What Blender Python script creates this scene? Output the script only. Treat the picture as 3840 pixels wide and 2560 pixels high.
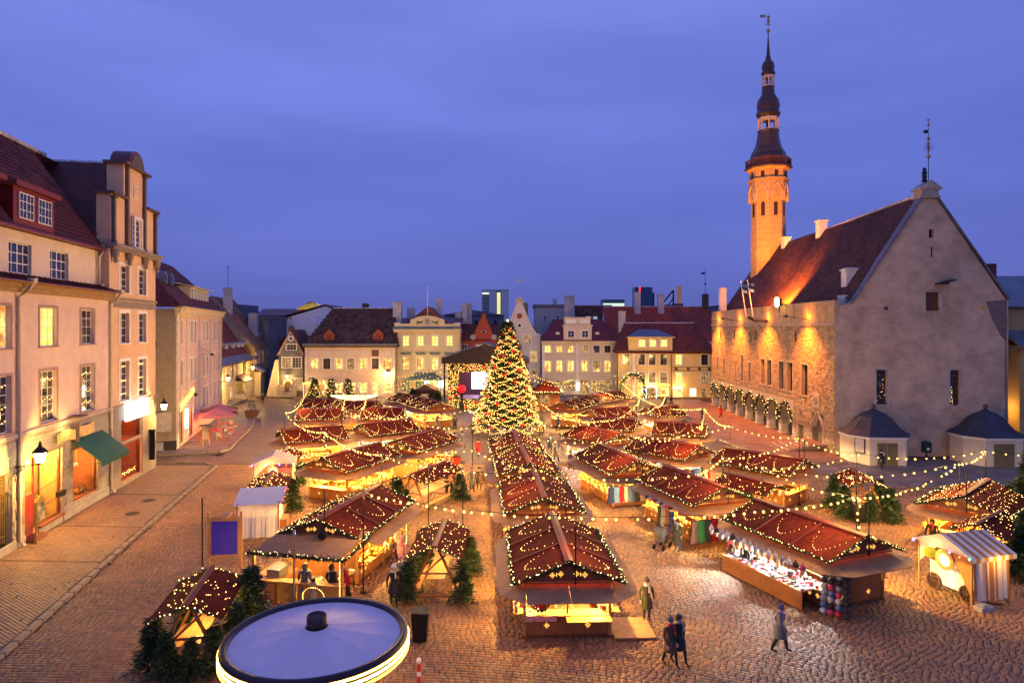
import bpy, bmesh, math, random
import numpy as np
from mathutils import Matrix, Vector
for o in list(bpy.data.objects): bpy.data.objects.remove(o)
sc = bpy.context.scene
COL = sc.collection
random.seed(7); RNG = np.random.default_rng(7)
R = math.radians; PI = math.pi
# ------------------------------------------------------------------ camera
cam = bpy.data.cameras.new('camera'); camo = bpy.data.objects.new('camera', cam); COL.objects.link(camo)
camo.location = (0, 0, 12); camo.rotation_euler = (R(90), 0, 0)
cam.sensor_width = 36; cam.lens = 23.14; cam.shift_y = -0.0145; cam.clip_start = .1; cam.clip_end = 4000
sc.camera = camo
# ------------------------------------------------------------------ world: late blue-hour twilight under thin streaky cloud
W = bpy.data.worlds.new('World'); sc.world = W; W.use_nodes = True
nt = W.node_tree; N = nt.nodes; Lk = nt.links; N.clear()
out = N.new('ShaderNodeOutputWorld'); add = N.new('ShaderNodeAddShader')
sky = N.new('ShaderNodeTexSky'); sky.sky_type = 'NISHITA'; sky.sun_disc = False
sky.sun_elevation = R(-4); sky.sun_rotation = R(200)
b1 = N.new('ShaderNodeBackground'); b1.inputs[1].default_value = .05; Lk.new(sky.outputs[0], b1.inputs[0])
tc = N.new('ShaderNodeTexCoord'); sep = N.new('ShaderNodeSeparateXYZ'); Lk.new(tc.outputs['Generated'], sep.inputs[0])
rmp = N.new('ShaderNodeValToRGB'); Lk.new(sep.outputs[2], rmp.inputs[0])
e = rmp.color_ramp.elements
e[0].position = 0.0; e[0].color = (.072, .086, .30, 1)
e[1].position = 1.0; e[1].color = (.098, .148, .50, 1)
for p, c in ((.03, (.074, .089, .31, 1)), (.08, (.076, .097, .35, 1)), (.2, (.088, .119, .425, 1)), (.34, (.106, .142, .475, 1)), (.5, (.110, .146, .47, 1))):
    k = e.new(p); k.color = c
mp = N.new('ShaderNodeMapping'); mp.inputs['Scale'].default_value = (1.2, 1.2, 6); mp.inputs['Rotation'].default_value = (0, R(7), 0)
Lk.new(tc.outputs['Generated'], mp.inputs[0])
nz = N.new('ShaderNodeTexNoise'); nz.inputs['Scale'].default_value = 1.5; nz.inputs['Detail'].default_value = 4; nz.inputs['Roughness'].default_value = .45
Lk.new(mp.outputs[0], nz.inputs['Vector'])
cr = N.new('ShaderNodeValToRGB'); Lk.new(nz.outputs[0], cr.inputs[0])
cr.color_ramp.elements[0].position = .3; cr.color_ramp.elements[0].color = (.86, .87, .89, 1)
cr.color_ramp.elements[1].position = .68; cr.color_ramp.elements[1].color = (1.17, 1.14, 1.08, 1)
mx = N.new('ShaderNodeMix'); mx.data_type = 'RGBA'; mx.blend_type = 'MULTIPLY'; mx.inputs[0].default_value = 1
Lk.new(rmp.outputs[0], mx.inputs[6]); Lk.new(cr.outputs[0], mx.inputs[7])
b2 = N.new('ShaderNodeBackground'); b2.inputs[1].default_value = 1.28; Lk.new(mx.outputs[2], b2.inputs[0])
Lk.new(b1.outputs[0], add.inputs[0]); Lk.new(b2.outputs[0], add.inputs[1]); Lk.new(add.outputs[0], out.inputs[0])
# the sun is below the horizon: only a faint broad afterglow is left of it
sl = bpy.data.lights.new('sun', 'SUN'); sl.energy = .12; sl.angle = R(40); sl.color = (.75, .78, 1)
so = bpy.data.objects.new('sun', sl); so.rotation_euler = (R(62), 0, R(-20)); COL.objects.link(so)
sc.view_settings.view_transform = 'Standard'; sc.view_settings.look = 'None'
sc.view_settings.exposure = 0.25; sc.view_settings.gamma = 1.0
sc.cycles.use_denoising = True
try: sc.cycles.denoiser = 'OPENIMAGEDENOISE'
except Exception: pass
sc.cycles.max_bounces = 5; sc.cycles.diffuse_bounces = 2; sc.cycles.glossy_bounces = 2; sc.cycles.transmission_bounces = 3
sc.cycles.sample_clamp_indirect = 3; sc.cycles.caustics_reflective = False; sc.cycles.caustics_refractive = False
sc.cycles.use_light_tree = True
# ------------------------------------------------------------------ materials
MATS = {}
def mat(name, col, rough=.75, var=.18, vs=3., bump=.0, bs=30., metal=0., emit=None, es=1., sampled=True, spec=.4, island=0., stain=0., trans=0., cols=None, brick=None, vert=False, orand=0.):
    if name in MATS: return MATS[name]
    m = bpy.data.materials.new(name); m.use_nodes = True; MATS[name] = m
    t = m.node_tree; n = t.nodes; l = t.links
    p = n['Principled BSDF']; p.inputs['Roughness'].default_value = rough; p.inputs['Metallic'].default_value = metal
    p.inputs['Specular IOR Level'].default_value = spec
    if trans: p.inputs['Transmission Weight'].default_value = trans
    co = n.new('ShaderNodeTexCoord')
    def noise(s, d=5, r=.55):
        x = n.new('ShaderNodeTexNoise'); x.inputs['Scale'].default_value = s; x.inputs['Detail'].default_value = d; x.inputs['Roughness'].default_value = r
        l.new(co.outputs['Object'], x.inputs['Vector']); return x
    def ramp(src, a, b, p0=.3, p1=.7):
        r = n.new('ShaderNodeValToRGB'); l.new(src, r.inputs[0]); q = r.color_ramp.elements
        q[0].position = p0; q[1].position = p1; q[0].color = (*a, 1); q[1].color = (*b, 1); return r
    c = Vector(col[:3])
    cur = ramp(noise(vs).outputs[0], c*(1-var), [min(1, x*(1+var)) for x in c]).outputs[0]
    def mix(mode, fac, a, b):
        x = n.new('ShaderNodeMix'); x.data_type = 'RGBA'; x.blend_type = mode
        if isinstance(fac, (int, float)): x.inputs[0].default_value = fac
        else: l.new(fac, x.inputs[0])
        l.new(a, x.inputs[6]); l.new(b, x.inputs[7]); return x.outputs[2]
    h = None
    if orand:
        oi = n.new('ShaderNodeObjectInfo'); cur = mix('MULTIPLY', 1., cur, ramp(oi.outputs['Random'], (1-orand,)*3, (1+orand,)*3, 0, 1).outputs[0])
    if brick:      # (scale, w, h, mortar, dark, variation)
        bv = brick[5] if len(brick) > 5 else .25
        b = n.new('ShaderNodeTexBrick'); b.inputs['Scale'].default_value = brick[0]; b.inputs['Brick Width'].default_value = brick[1]
        b.inputs['Row Height'].default_value = brick[2]; b.inputs['Mortar Size'].default_value = brick[3]; b.inputs['Mortar Smooth'].default_value = .4
        b.inputs['Color1'].default_value = (1-bv, 1-bv, 1-bv, 1); b.inputs['Color2'].default_value = (1+bv, 1+bv*.8, 1+bv*.6, 1); b.inputs['Mortar'].default_value = (brick[4],)*3+(1,)
        v = co.outputs['Object']
        if vert:
            sx_ = n.new('ShaderNodeSeparateXYZ'); cx_ = n.new('ShaderNodeCombineXYZ'); ax_ = n.new('ShaderNodeMath'); ax_.operation = 'ADD'
            l.new(v, sx_.inputs[0]); l.new(sx_.outputs[0], ax_.inputs[0]); l.new(sx_.outputs[1], ax_.inputs[1]); l.new(ax_.outputs[0], cx_.inputs[0]); l.new(sx_.outputs[2], cx_.inputs[1]); v = cx_.outputs[0]
        l.new(v, b.inputs['Vector'])
        cur = mix('MULTIPLY', 1., cur, b.outputs[0]); h = b.outputs['Fac']
    if island:
        g = n.new('ShaderNodeNewGeometry')
        if cols:
            r = n.new('ShaderNodeValToRGB'); r.color_ramp.interpolation = 'CONSTANT' if len(cols) > 6 else 'LINEAR'
            l.new(g.outputs['Random Per Island'], r.inputs[0]); q = r.color_ramp.elements
            for i, cc in enumerate(cols):
                k = q[i] if i < 2 else q.new(.5)
                k.color = (*cc, 1)
            for i, k in enumerate(sorted(q, key=lambda z: z.position)): pass
            for i in range(len(cols)): q[i].position = i/len(cols) if len(cols) > 6 else i/(len(cols)-1)
            for i in range(len(cols)): q[i].color = (*cols[i], 1)
            cur = mix('MULTIPLY', 1., cur, r.outputs[0])
        else:
            r = ramp(g.outputs['Random Per Island'], (1-island,)*3, (1+island,)*3, 0, 1); cur = mix('MULTIPLY', 1., cur, r.outputs[0])
    if stain:
        s = ramp(noise(.35, 6, .65).outputs[0], (1-stain,)*3, (1, 1, 1), .38, .6); cur = mix('MULTIPLY', 1., cur, s.outputs[0])
    l.new(cur, p.inputs['Base Color'])
    if bump or h is not None:
        bn = n.new('ShaderNodeBump'); bn.inputs['Strength'].default_value = bump or .5; bn.inputs['Distance'].default_value = .03
        src = noise(bs, 6).outputs[0]
        if h is not None:
            mm = n.new('ShaderNodeMath'); mm.operation = 'MULTIPLY_ADD'; l.new(h, mm.inputs[0]); mm.inputs[1].default_value = -1.2; l.new(src, mm.inputs[2]); src = mm.outputs[0]
        l.new(src, bn.inputs['Height']); l.new(bn.outputs[0], p.inputs['Normal'])
    if emit:
        p.inputs['Emission Color'].default_value = (*emit, 1); p.inputs['Emission Strength'].default_value = es
        if not sampled: m.cycles.emission_sampling = 'NONE'
    return m
def glow(name, col, s, sampled=False): return mat(name, (.1, .08, .05), emit=col, es=s, sampled=sampled, var=0)
def litwin(name, c1, c2, s, sc_=1.6):
    """a lit room behind glass: lamp glow, dark furniture and curtains, uneven"""
    if name in MATS: return MATS[name]
    m = mat(name, (.05, .04, .03), rough=.12, var=0); t = m.node_tree; n = t.nodes; l = t.links; p = n['Principled BSDF']
    co = n.new('ShaderNodeTexCoord'); oi = n.new('ShaderNodeObjectInfo')
    ad = n.new('ShaderNodeVectorMath'); ad.operation = 'ADD'; l.new(co.outputs['Object'], ad.inputs[0])
    sv = n.new('ShaderNodeVectorMath'); sv.operation = 'SCALE'; l.new(oi.outputs['Random'], sv.inputs[3]); sv.inputs[0].default_value = (60, 40, 90); l.new(sv.outputs[0], ad.inputs[1])
    v = n.new('ShaderNodeTexNoise'); v.inputs['Scale'].default_value = sc_; v.inputs['Detail'].default_value = 3; l.new(ad.outputs[0], v.inputs['Vector'])
    r = n.new('ShaderNodeValToRGB'); l.new(v.outputs[0], r.inputs[0]); q = r.color_ramp.elements
    q[0].position = .36; q[0].color = (*c2, 1); q[1].position = .62; q[1].color = (*c1, 1)
    l.new(r.outputs[0], p.inputs['Emission Color']); p.inputs['Emission Strength'].default_value = s
    m.cycles.emission_sampling = 'NONE'
    return m
# ------------------------------------------------------------------ mesh helpers
class MB:
    def __init__(s): s.v = []; s.f = []; s.m = []; s.uv = None
    def add(s, vs, fs, M=None, mi=0):
        b = len(s.v)
        s.v.extend([tuple(M @ Vector(p)) for p in vs] if M is not None else [tuple(p) for p in vs])
        for f in fs: s.f.append([b+i for i in f]); s.m.append(mi)
        return s
    def box(s, x0, x1, y0, y1, z0, z1, M=None, mi=0):
        return s.add([(x0,y0,z0),(x1,y0,z0),(x1,y1,z0),(x0,y1,z0),(x0,y0,z1),(x1,y0,z1),(x1,y1,z1),(x0,y1,z1)],
                     [(0,3,2,1),(4,5,6,7),(0,1,5,4),(1,2,6,5),(2,3,7,6),(3,0,4,7)], M, mi)
    def bar(s, a, b, w, h=None, M=None, mi=0, up=(0,0,1)):
        a = Vector(a); b = Vector(b); h = h or w; d = (b-a); L = d.length
        if L < 1e-6: return s
        d /= L; u = Vector(up)
        if abs(d.dot(u)) > .98: u = Vector((1,0,0))
        x = d.cross(u).normalized(); y = x.cross(d)
        c = [(-w/2,-h/2),(w/2,-h/2),(w/2,h/2),(-w/2,h/2)]
        return s.add([a+x*p+y*q for p,q in c]+[b+x*p+y*q for p,q in c], [(3,2,1,0),(4,5,6,7),(0,1,5,4),(1,2,6,5),(2,3,7,6),(3,0,4,7)], M, mi)
    def tube(s, pts, r, n=6, M=None, mi=0, caps=True):
        pts = [Vector(p) for p in pts]; rs = r if isinstance(r, (list, tuple)) else [r]*len(pts); V = []; F = []
        for i, p in enumerate(pts):
            d = (pts[min(i+1, len(pts)-1)]-pts[max(i-1, 0)]).normalized()
            u = Vector((0,0,1)) if abs(d.z) < .95 else Vector((1,0,0))
            x = d.cross(u).normalized(); y = x.cross(d)
            for k in range(n):
                a = 2*PI*k/n; V.append(p+(x*math.cos(a)+y*math.sin(a))*rs[i])
        for i in range(len(pts)-1):
            for k in range(n):
                k2 = (k+1) % n; F.append((i*n+k, i*n+k2, (i+1)*n+k2, (i+1)*n+k))
        if caps: F.append(list(range(n))[::-1]); F.append([(len(pts)-1)*n+k for k in range(n)])
        return s.add(V, F, M, mi)
    def lathe(s, prof, n=16, M=None, mi=0, ph=0.):
        V = []; F = []
        for r, z in prof:
            for k in range(n):
                a = ph+2*PI*k/n; V.append((r*math.cos(a), r*math.sin(a), z))
        for i in range(len(prof)-1):
            for k in range(n):
                k2 = (k+1) % n; F.append((i*n+k, i*n+k2, (i+1)*n+k2, (i+1)*n+k))
        if prof[0][0] > 1e-3: F.append(list(range(n))[::-1])
        if prof[-1][0] > 1e-3: F.append([(len(prof)-1)*n+k for k in range(n)])
        return s.add(V, F, M, mi)
    def ball(s, c, r, n=8, M=None, mi=0, sz=1.):
        h = n//2+1
        return s.lathe([(max(1e-4, r*math.sin(PI*i/h)), -r*sz*math.cos(PI*i/h)) for i in range(h+1)], n, (M or Matrix())@Matrix.Translation(c), mi)
    def prism(s, poly, y0, y1, M=None, mi=0):       # polygon in x,z (counter-clockwise seen from -y) pushed from y0 to y1
        n = len(poly)
        return s.add([(x,y0,z) for x,z in poly]+[(x,y1,z) for x,z in poly],
                     [list(range(n)), list(range(n, 2*n))[::-1]]+[(i, n+i, n+(i+1)%n, (i+1)%n) for i in range(n)], M, mi)
    def slab(s, poly, z0, z1, M=None, mi=0):        # polygon in x,y extruded in z
        n = len(poly)
        return s.add([(x,y,z0) for x,y in poly]+[(x,y,z1) for x,y in poly],
                     [list(range(n))[::-1], list(range(n, 2*n))]+[(i, (i+1)%n, n+(i+1)%n, n+i) for i in range(n)], M, mi)
    def plate(s, pts, th, M=None, mi=0):            # thin slab from a planar 3-D polygon, thickness below its normal
        P = [Vector(p) for p in pts]; nn = (P[1]-P[0]).cross(P[2]-P[0]).normalized(); n = len(P)
        return s.add(P+[p-nn*th for p in P], [list(range(n)), list(range(n, 2*n))[::-1]]+[(i, n+i, n+(i+1)%n, (i+1)%n) for i in range(n)], M, mi)
    def mesh(s, name, mats, smooth=False):
        me = bpy.data.meshes.new(name); me.from_pydata(s.v, [], s.f)
        for m in (mats if isinstance(mats, (list, tuple)) else [mats]): me.materials.append(m)
        if any(s.m): me.polygons.foreach_set('material_index', s.m)
        if smooth: me.polygons.foreach_set('use_smooth', [True]*len(s.f))
        me.update(); return me
    def build(s, name, mats, parent=None, smooth=False, **k): return obj(name, s.mesh(name, mats, smooth), parent, **k)
def obj(name, me, parent=None, loc=None, rot=None, kind=None, label=None, cat=None, group=None):
    o = bpy.data.objects.new(name, me); COL.objects.link(o)
    if parent: o.parent = parent
    if loc: o.location = loc
    if rot is not None: o.rotation_euler = (0, 0, rot) if isinstance(rot, (int, float)) else rot
    for a, b in (('kind', kind), ('label', label), ('category', cat), ('group', group)):
        if b: o[a] = b
    return o
def thing(name, label, cat, loc=(0,0,0), rot=0., group=None): return obj(name, None, None, loc, rot, None, label, cat, group)
def npmesh(name, V, F, mats, smooth=False):
    me = bpy.data.meshes.new(name); V = np.asarray(V, np.float32).reshape(-1, 3); F = np.asarray(F, np.int32); k = F.shape[1]
    me.vertices.add(len(V)); me.vertices.foreach_set('co', V.ravel())
    me.loops.add(F.size); me.loops.foreach_set('vertex_index', F.ravel())
    me.polygons.add(len(F)); me.polygons.foreach_set('loop_start', np.arange(0, F.size, k, dtype=np.int32)); me.polygons.foreach_set('loop_total', np.full(len(F), k, np.int32))
    if smooth: me.polygons.foreach_set('use_smooth', np.ones(len(F), bool))
    for m in (mats if isinstance(mats, (list, tuple)) else [mats]): me.materials.append(m)
    me.update(calc_edges=True); return me
_ICO = None
def dots(name, pts, r, m, parent=None, kind='stuff', jit=.35):
    """many tiny lamp bulbs as one part (octahedra, too small to pick apart)"""
    P = np.asarray([tuple(p) for p in pts], float)
    if len(P) == 0: return None
    o = np.array([(1,0,0),(-1,0,0),(0,1,0),(0,-1,0),(0,0,1),(0,0,-1)], float)
    f = np.array([(0,2,4),(2,1,4),(1,3,4),(3,0,4),(2,0,5),(1,2,5),(3,1,5),(0,3,5)])
    rr = r*(1+jit*(RNG.random(len(P))-.5)*2)
    V = (P[:,None,:]+o[None]*rr[:,None,None]).reshape(-1,3); F = (f[None]+6*np.arange(len(P))[:,None,None]).reshape(-1,3)
    return obj(name, npmesh(name, V, F, m), parent, kind=kind)
def light(kind, name, parent, loc, power, col, r=.12, aim=None, spot=120, blend=.6, sz=None):
    l = bpy.data.lights.new(name, kind); l.energy = power; l.color = col
    if kind == 'AREA': l.shape = 'RECTANGLE'; l.size, l.size_y = sz
    else: l.shadow_soft_size = r
    if kind == 'SPOT': l.spot_size = R(spot); l.spot_blend = blend
    o = bpy.data.objects.new(name, l); COL.objects.link(o); o.parent = parent; o.location = loc
    if aim is not None: o.rotation_euler = Vector(aim).to_track_quat('-Z', 'Y').to_euler()
    return o
WARM = (1, .55, .12); WARM2 = (1, .60, .17); COOL = (.80, .92, 1)
def frame(origin, ang): return Matrix.Translation(origin) @ Matrix.Rotation(ang, 4, 'Z')
# common materials
M_white = mat('white_paint', (.78, .76, .72), .5, .06, 4)
M_cream = mat('cream_paint', (.66, .58, .42), .6, .1, 3, bump=.15)
M_glass = mat('window_glass', (.025, .027, .035), .06, .1, 2, spec=.9)
M_lit = litwin('lit_room', (1, .62, .16), (.42, .13, .02), 1.5)
M_lity = litwin('lit_room_yellow', (1, .80, .22), (.95, .60, .10), 1.35)
M_litdim = litwin('lit_room_dim', (.55, .30, .10), (.05, .03, .02), 1.0, 2.2)
M_shopw = litwin('lit_shop', (1, .66, .2), (.35, .10, .02), 2.2, 2.5)
M_dark = mat('dark_metal', (.02, .02, .022), .5, .2, 8, metal=.6)
M_zinc = mat('zinc_sheet', (.15, .16, .19), .5, .25, 1.2, metal=.2, stain=.3)
M_pipe = mat('painted_pipe', (.58, .50, .38), .5, .1, 3)
M_rtile = mat('roof_tile_red', (.17, .032, .016), .7, .2, 2.5, island=.35, stain=.25)
M_btile = mat('roof_tile_brown', (.105, .047, .026), .8, .3, 1.2, island=.45, stain=.3)
M_dtile = mat('roof_tile_dark_red', (.105, .022, .017), .7, .3, 2.0, island=.65, stain=.3)
M_brd = mat('roof_sheet_burgundy', (.14, .022, .030), .45, .2, 1.5, stain=.3)
M_ridge = mat('ridge_mortar', (.50, .48, .50), .8, .3, 6, island=.25, bump=.2)
M_plinth = mat('limestone', (.40, .35, .28), .8, .22, 1.6, bump=.3, bs=14, island=.22, stain=.25)
M_wood = mat('raw_pine', (.44, .22, .075), .55, .22, 5, bump=.1)
M_bulb = glow('bulb_warm', (1, .52, .11), 4.5)
M_fairy = glow('fairy_warm', (1, .50, .12), 6.5)
M_fairyw = glow('fairy_white', (1, .64, .22), 7)
M_fir = mat('fir_needles', (.030, .058, .018), .6, .45, 3, island=.5)
M_bark = mat('bark', (.07, .045, .03), .9, .3, 9, bump=.4)
M_red = mat('red_cloth', (.45, .015, .02), .6, .15, 6)
# ------------------------------------------------------------------ building helpers
def tiles(name, parent, o, u, v, Wd, Sl, tw, th, m, clip=None, lift=.035, kind='stuff', split=0, jit=.008):
    """overlapping curved roof tiles laid on a slope: o = lower corner, u along the eave, v up the slope"""
    o, u, v = (np.array(tuple(q), float) for q in (o, u, v)); u /= np.linalg.norm(u); v /= np.linalg.norm(v); n = np.cross(u, v)
    nu = max(1, round(Wd/tw)); nv = max(1, round(Sl/th)); tw = Wd/nu; th = Sl/nv
    A, B = np.meshgrid(np.arange(nu)*tw, np.arange(nv)*th); A = A.ravel(); B = B.ravel()
    if clip:
        k = np.array([clip(a+tw/2, b+th/2) for a, b in zip(A, B)], bool); A = A[k]; B = B[k]
    n_ = len(A)
    if not n_: return None
    px = np.array([0, .36, .72, 1.04])*tw; ph = np.array([0.0, .035, .03, -.002])
    y = np.array([-.02, th*1.06]); hz = np.array([lift, .006])
    ja = RNG.normal(0, jit, n_); jb = RNG.normal(0, jit, n_)
    V = np.zeros((n_, 2, 4, 3))
    for r in range(2):
        for c in range(4):
            V[:, r, c] = o+(A+px[c]+ja)[:, None]*u+(B+y[r]+jb)[:, None]*v+(ph[c]+hz[r]+jb*.5)[:, None]*n
    q = np.array([(0,1,5,4),(1,2,6,5),(2,3,7,6)])
    V = V.reshape(n_, 8, 3)
    if split:
        sel = np.arange(n_); d = np.linalg.norm(V[:, 0], axis=1) if split < 0 else None
        idx = sel[:split]; base = np.array([V[0]-V[0, 0]])
        sh = [npmesh('roof_tile', V[i]-V[i, 0], q, m) for i in idx[:6]]
        for j, i in enumerate(idx): obj('roof_tile', sh[j % len(sh)], parent, tuple(V[i, 0]))
        V = V[split:]; n_ = len(V)
        if not n_: return None
    F = (q[None]+8*np.arange(n_)[:, None, None]).reshape(-1, 4)
    return obj(name, npmesh(name, V, F, m), parent, kind=kind)
def wall(name, parent, L, H, holes, m, M=None, top=None, rev=.28, x0=0., z0=0., back=None):
    """front skin of a wall in local x,z with real openings and reveals; top = [(x,z)...] profile of a gable"""
    mb = MB(); top = top or [(x0, H), (x0+L, H)]
    def zt(x):
        for (a, za), (b, zb) in zip(top, top[1:]):
            if a-1e-9 <= x <= b+1e-9: return za if b-a < 1e-9 else za+(zb-za)*(x-a)/(b-a)
        return top[-1][1]
    xs = sorted({x0, x0+L, *[h[0] for h in holes], *[h[1] for h in holes], *[p[0] for p in top]})
    zs = sorted({z0, *[h[2] for h in holes], *[h[3] for h in holes], max(p[1] for p in top)})
    xs = [x for i, x in enumerate(xs) if i == 0 or x-xs[i-1] > 1e-6]; zs = [z for i, z in enumerate(zs) if i == 0 or z-zs[i-1] > 1e-6]
    for a, b in zip(xs, xs[1:]):
        e = 1e-5; ta, tb = zt(a+e), zt(b-e)
        for c, d in zip(zs, zs[1:]):
            xm, zm = (a+b)/2, (c+d)/2
            if any(h[0] < xm < h[1] and h[2] < zm < h[3] for h in holes): continue
            if c >= max(ta, tb)-1e-6: continue
            p = [(a, c), (b, c)] if c < min(ta, tb) else None
            if d <= min(ta, tb)+1e-6: p = [(a, c), (b, c), (b, d), (a, d)]
            else:
                poly = [(a, c), (b, c), (b, d), (a, d)]; res = []
                g = lambda q: ta+(tb-ta)*(q[0]-a)/(b-a)-q[1]
                for i in range(4):
                    q, w_ = poly[i], poly[(i+1) % 4]; gq, gw = g(q), g(w_)
                    if gq >= 0: res.append(q)
                    if gq*gw < 0: t_ = gq/(gq-gw); res.append((q[0]+(w_[0]-q[0])*t_, q[1]+(w_[1]-q[1])*t_))
                p = res
            if p and len(p) > 2: mb.add([(x, 0, z) for x, z in p], [list(range(len(p)))], M)
    for a, b, c, d in [h[:4] for h in holes]:
        mb.add([(a,0,c),(a,rev,c),(a,rev,d),(a,0,d)], [(0,1,2,3)], M); mb.add([(b,0,c),(b,0,d),(b,rev,d),(b,rev,c)], [(0,1,2,3)], M)
        mb.add([(a,0,d),(a,rev,d),(b,rev,d),(b,0,d)], [(0,1,2,3)], M); mb.add([(a,0,c),(b,0,c),(b,rev,c),(a,rev,c)], [(0,1,2,3)], M)
    if back:   # side and back walls of the body, depth 'back'
        zl, zr = top[0][1], top[-1][1]; x1 = x0+L
        mb.add([(x0,0,z0),(x0,0,zl),(x0,back,zl),(x0,back,z0)], [(0,1,2,3)], M); mb.add([(x1,0,z0),(x1,back,z0),(x1,back,zr),(x1,0,zr)], [(0,1,2,3)], M)
        n = len(top); mb.add([(x0,back,z0),(x1,back,z0)]+[(p[0],back,p[1]) for p in top[::-1]], [list(range(n+2))[::-1]], M)
    return mb.build(name, m, parent)
WC = {}
def window(parent, x, z, w, h, pane=None, nx=2, nz=3, M=None, tr=.12, trm=None, sill=True, frm=None, dep=.17, bar=.035, name='window', arch=False):
    """window: frame with glazing bars > pane, surround, sill"""
    pane = pane or M_glass; frm = frm or M_white; M = M or Matrix()
    key = (round(w, 3), round(h, 3), nx, nz, tr, sill, frm.name, bar, dep)
    if key not in WC:
        f = MB(); e = .055
        f.box(-w/2, -w/2+e, dep-.04, dep+.03, 0, h); f.box(w/2-e, w/2, dep-.04, dep+.03, 0, h)
        f.box(-w/2+e, w/2-e, dep-.04, dep+.03, 0, e); f.box(-w/2+e, w/2-e, dep-.04, dep+.03, h-e, h)
        for i in range(1, nx):
            xx = -w/2+w*i/nx; k = bar*(1.7 if (nx % 2 == 0 and i == nx//2) else 1); f.box(xx-k/2, xx+k/2, dep-.03, dep+.02, e, h-e)
        for i in range(1, nz):
            zz = h*i/nz; f.box(-w/2+e, w/2-e, dep-.027, dep+.017, zz-bar/2, zz+bar/2)
        p = MB().add([(-w/2, dep, 0), (w/2, dep, 0), (w/2, dep, h), (-w/2, dep, h)], [(0,1,2,3)])
        s = t = None
        if sill: s = MB().box(-w/2-tr-.05, w/2+tr+.05, -.11, dep-.045, -.075, -.004)
        if tr:
            t = MB(); t.box(-w/2-tr, -w/2-.002, -.035, .03, -.002, h+tr); t.box(w/2+.002, w/2+tr, -.035, .03, -.002, h+tr); t.box(-w/2-.002, w/2+.002, -.035, .03, h+.002, h+tr)
        WC[key] = (f.mesh('window', frm), p, s, t)
    f, p, s, t = WC[key]
    o = obj(name, f, parent); o.matrix_local = M @ Matrix.Translation((x, 0, z))
    pk = key+(pane.name,)
    if pk not in WC: WC[pk] = p.mesh('pane', pane)
    obj('pane', WC[pk], o)
    trm = trm or M_white
    if t:
        tk = key+('t', trm.name)
        if tk not in WC: WC[tk] = t.mesh('surround', trm)
        obj('surround', WC[tk], o)
    if s:
        sk = key+('s', trm.name)
        if sk not in WC: WC[sk] = s.mesh('sill', trm)
        obj('sill', WC[sk], o)
    return o
def pipe(parent, pts, r=.06, m=None, M=None, name='downpipe'): return MB().tube(pts, r, 7, M).build(name, m or M_pipe, parent, True)
def chimney(parent, x, y, z0, z1, w, d, m, cap=.08, M=None, name='chimney'):
    mb = MB().box(x-w/2, x+w/2, y-d/2, y+d/2, z0, z1, M).box(x-w/2-cap, x+w/2+cap, y-d/2-cap, y+d/2+cap, z1+.001, z1+.14, M)
    mb.box(x-w/2+.1, x+w/2-.1, y-d/2+.1, y+d/2-.1, z1+.141, z1+.26, M)
    return mb.build(name, m, parent)
def gable_roof(parent, L, D, ze, zr, m, tw=.3, th=.4, over=.3, hipL=0., hipR=0., x0=0., y0=0., name='roof', M=None, ridge=True, split=0):
    """roof with ridge along x over a body of depth D: deck slabs, tiles and a mortared ridge"""
    M = M or Matrix(); ym = y0+D/2; xa, xb = x0-over, x0+L+over; ya, yb = y0-over, y0+D+over
    ze2 = ze-(zr-ze)*over/(D/2)
    ra, rb = (xa+hipL if hipL else xa), (xb-hipR if hipR else xb)
    mb = MB()
    mb.plate([(xa,ya,ze2),(xb,ya,ze2),(rb,ym,zr),(ra,ym,zr)], .12, M); mb.plate([(xb,yb,ze2),(xa,yb,ze2),(ra,ym,zr),(rb,ym,zr)], .12, M)
    if hipL: mb.plate([(xa,yb,ze2),(xa,ya,ze2),(ra,ym,zr)], .12, M)
    if hipR: mb.plate([(xb,ya,ze2),(xb,yb,ze2),(rb,ym,zr)], .12, M)
    rf = mb.build(name, m, parent)
    S = math.hypot(ym-ya, zr-ze2); g = M.to_3x3()
    def cl(a, b):
        t = b/S
        return a > hipL*t-.05 and a < (xb-xa)-hipR*t+.05 if (hipL or hipR) else True
    tiles('roof_tiles', rf, M@Vector((xa,ya,ze2+.0)), g@Vector((1,0,0)), g@Vector((0,ym-ya,zr-ze2)), xb-xa, S, tw, th, m, cl if (hipL or hipR) else None, split=split)
    if hipL:
        S2 = math.hypot(hipL, zr-ze2); Wd = yb-ya
        tiles('roof_tiles', rf, M@Vector((xa,yb,ze2)), g@Vector((0,-1,0)), g@Vector((hipL,0,zr-ze2)), Wd, S2, tw, th, m, lambda a, b: abs(a-Wd/2) < Wd/2*(1-b/S2)+.05)
    if hipR:
        S2 = math.hypot(hipR, zr-ze2); Wd = yb-ya
        tiles('roof_tiles', rf, M@Vector((xb,ya,ze2)), g@Vector((0,1,0)), g@Vector((-hipR,0,zr-ze2)), Wd, S2, tw, th, m, lambda a, b: abs(a-Wd/2) < Wd/2*(1-b/S2)+.05)
    if ridge:
        q = MB(); n = max(2, int((rb-ra)/.4)); st = (rb-ra)/n
        for i in range(n): q.tube([(ra+i*st, ym, zr+.01), (ra+(i+1)*st+.04, ym, zr+.03)], .12, 6, M)
        q.build('ridge_tiles', M_ridge, rf, kind='stuff')
    return rf
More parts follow.
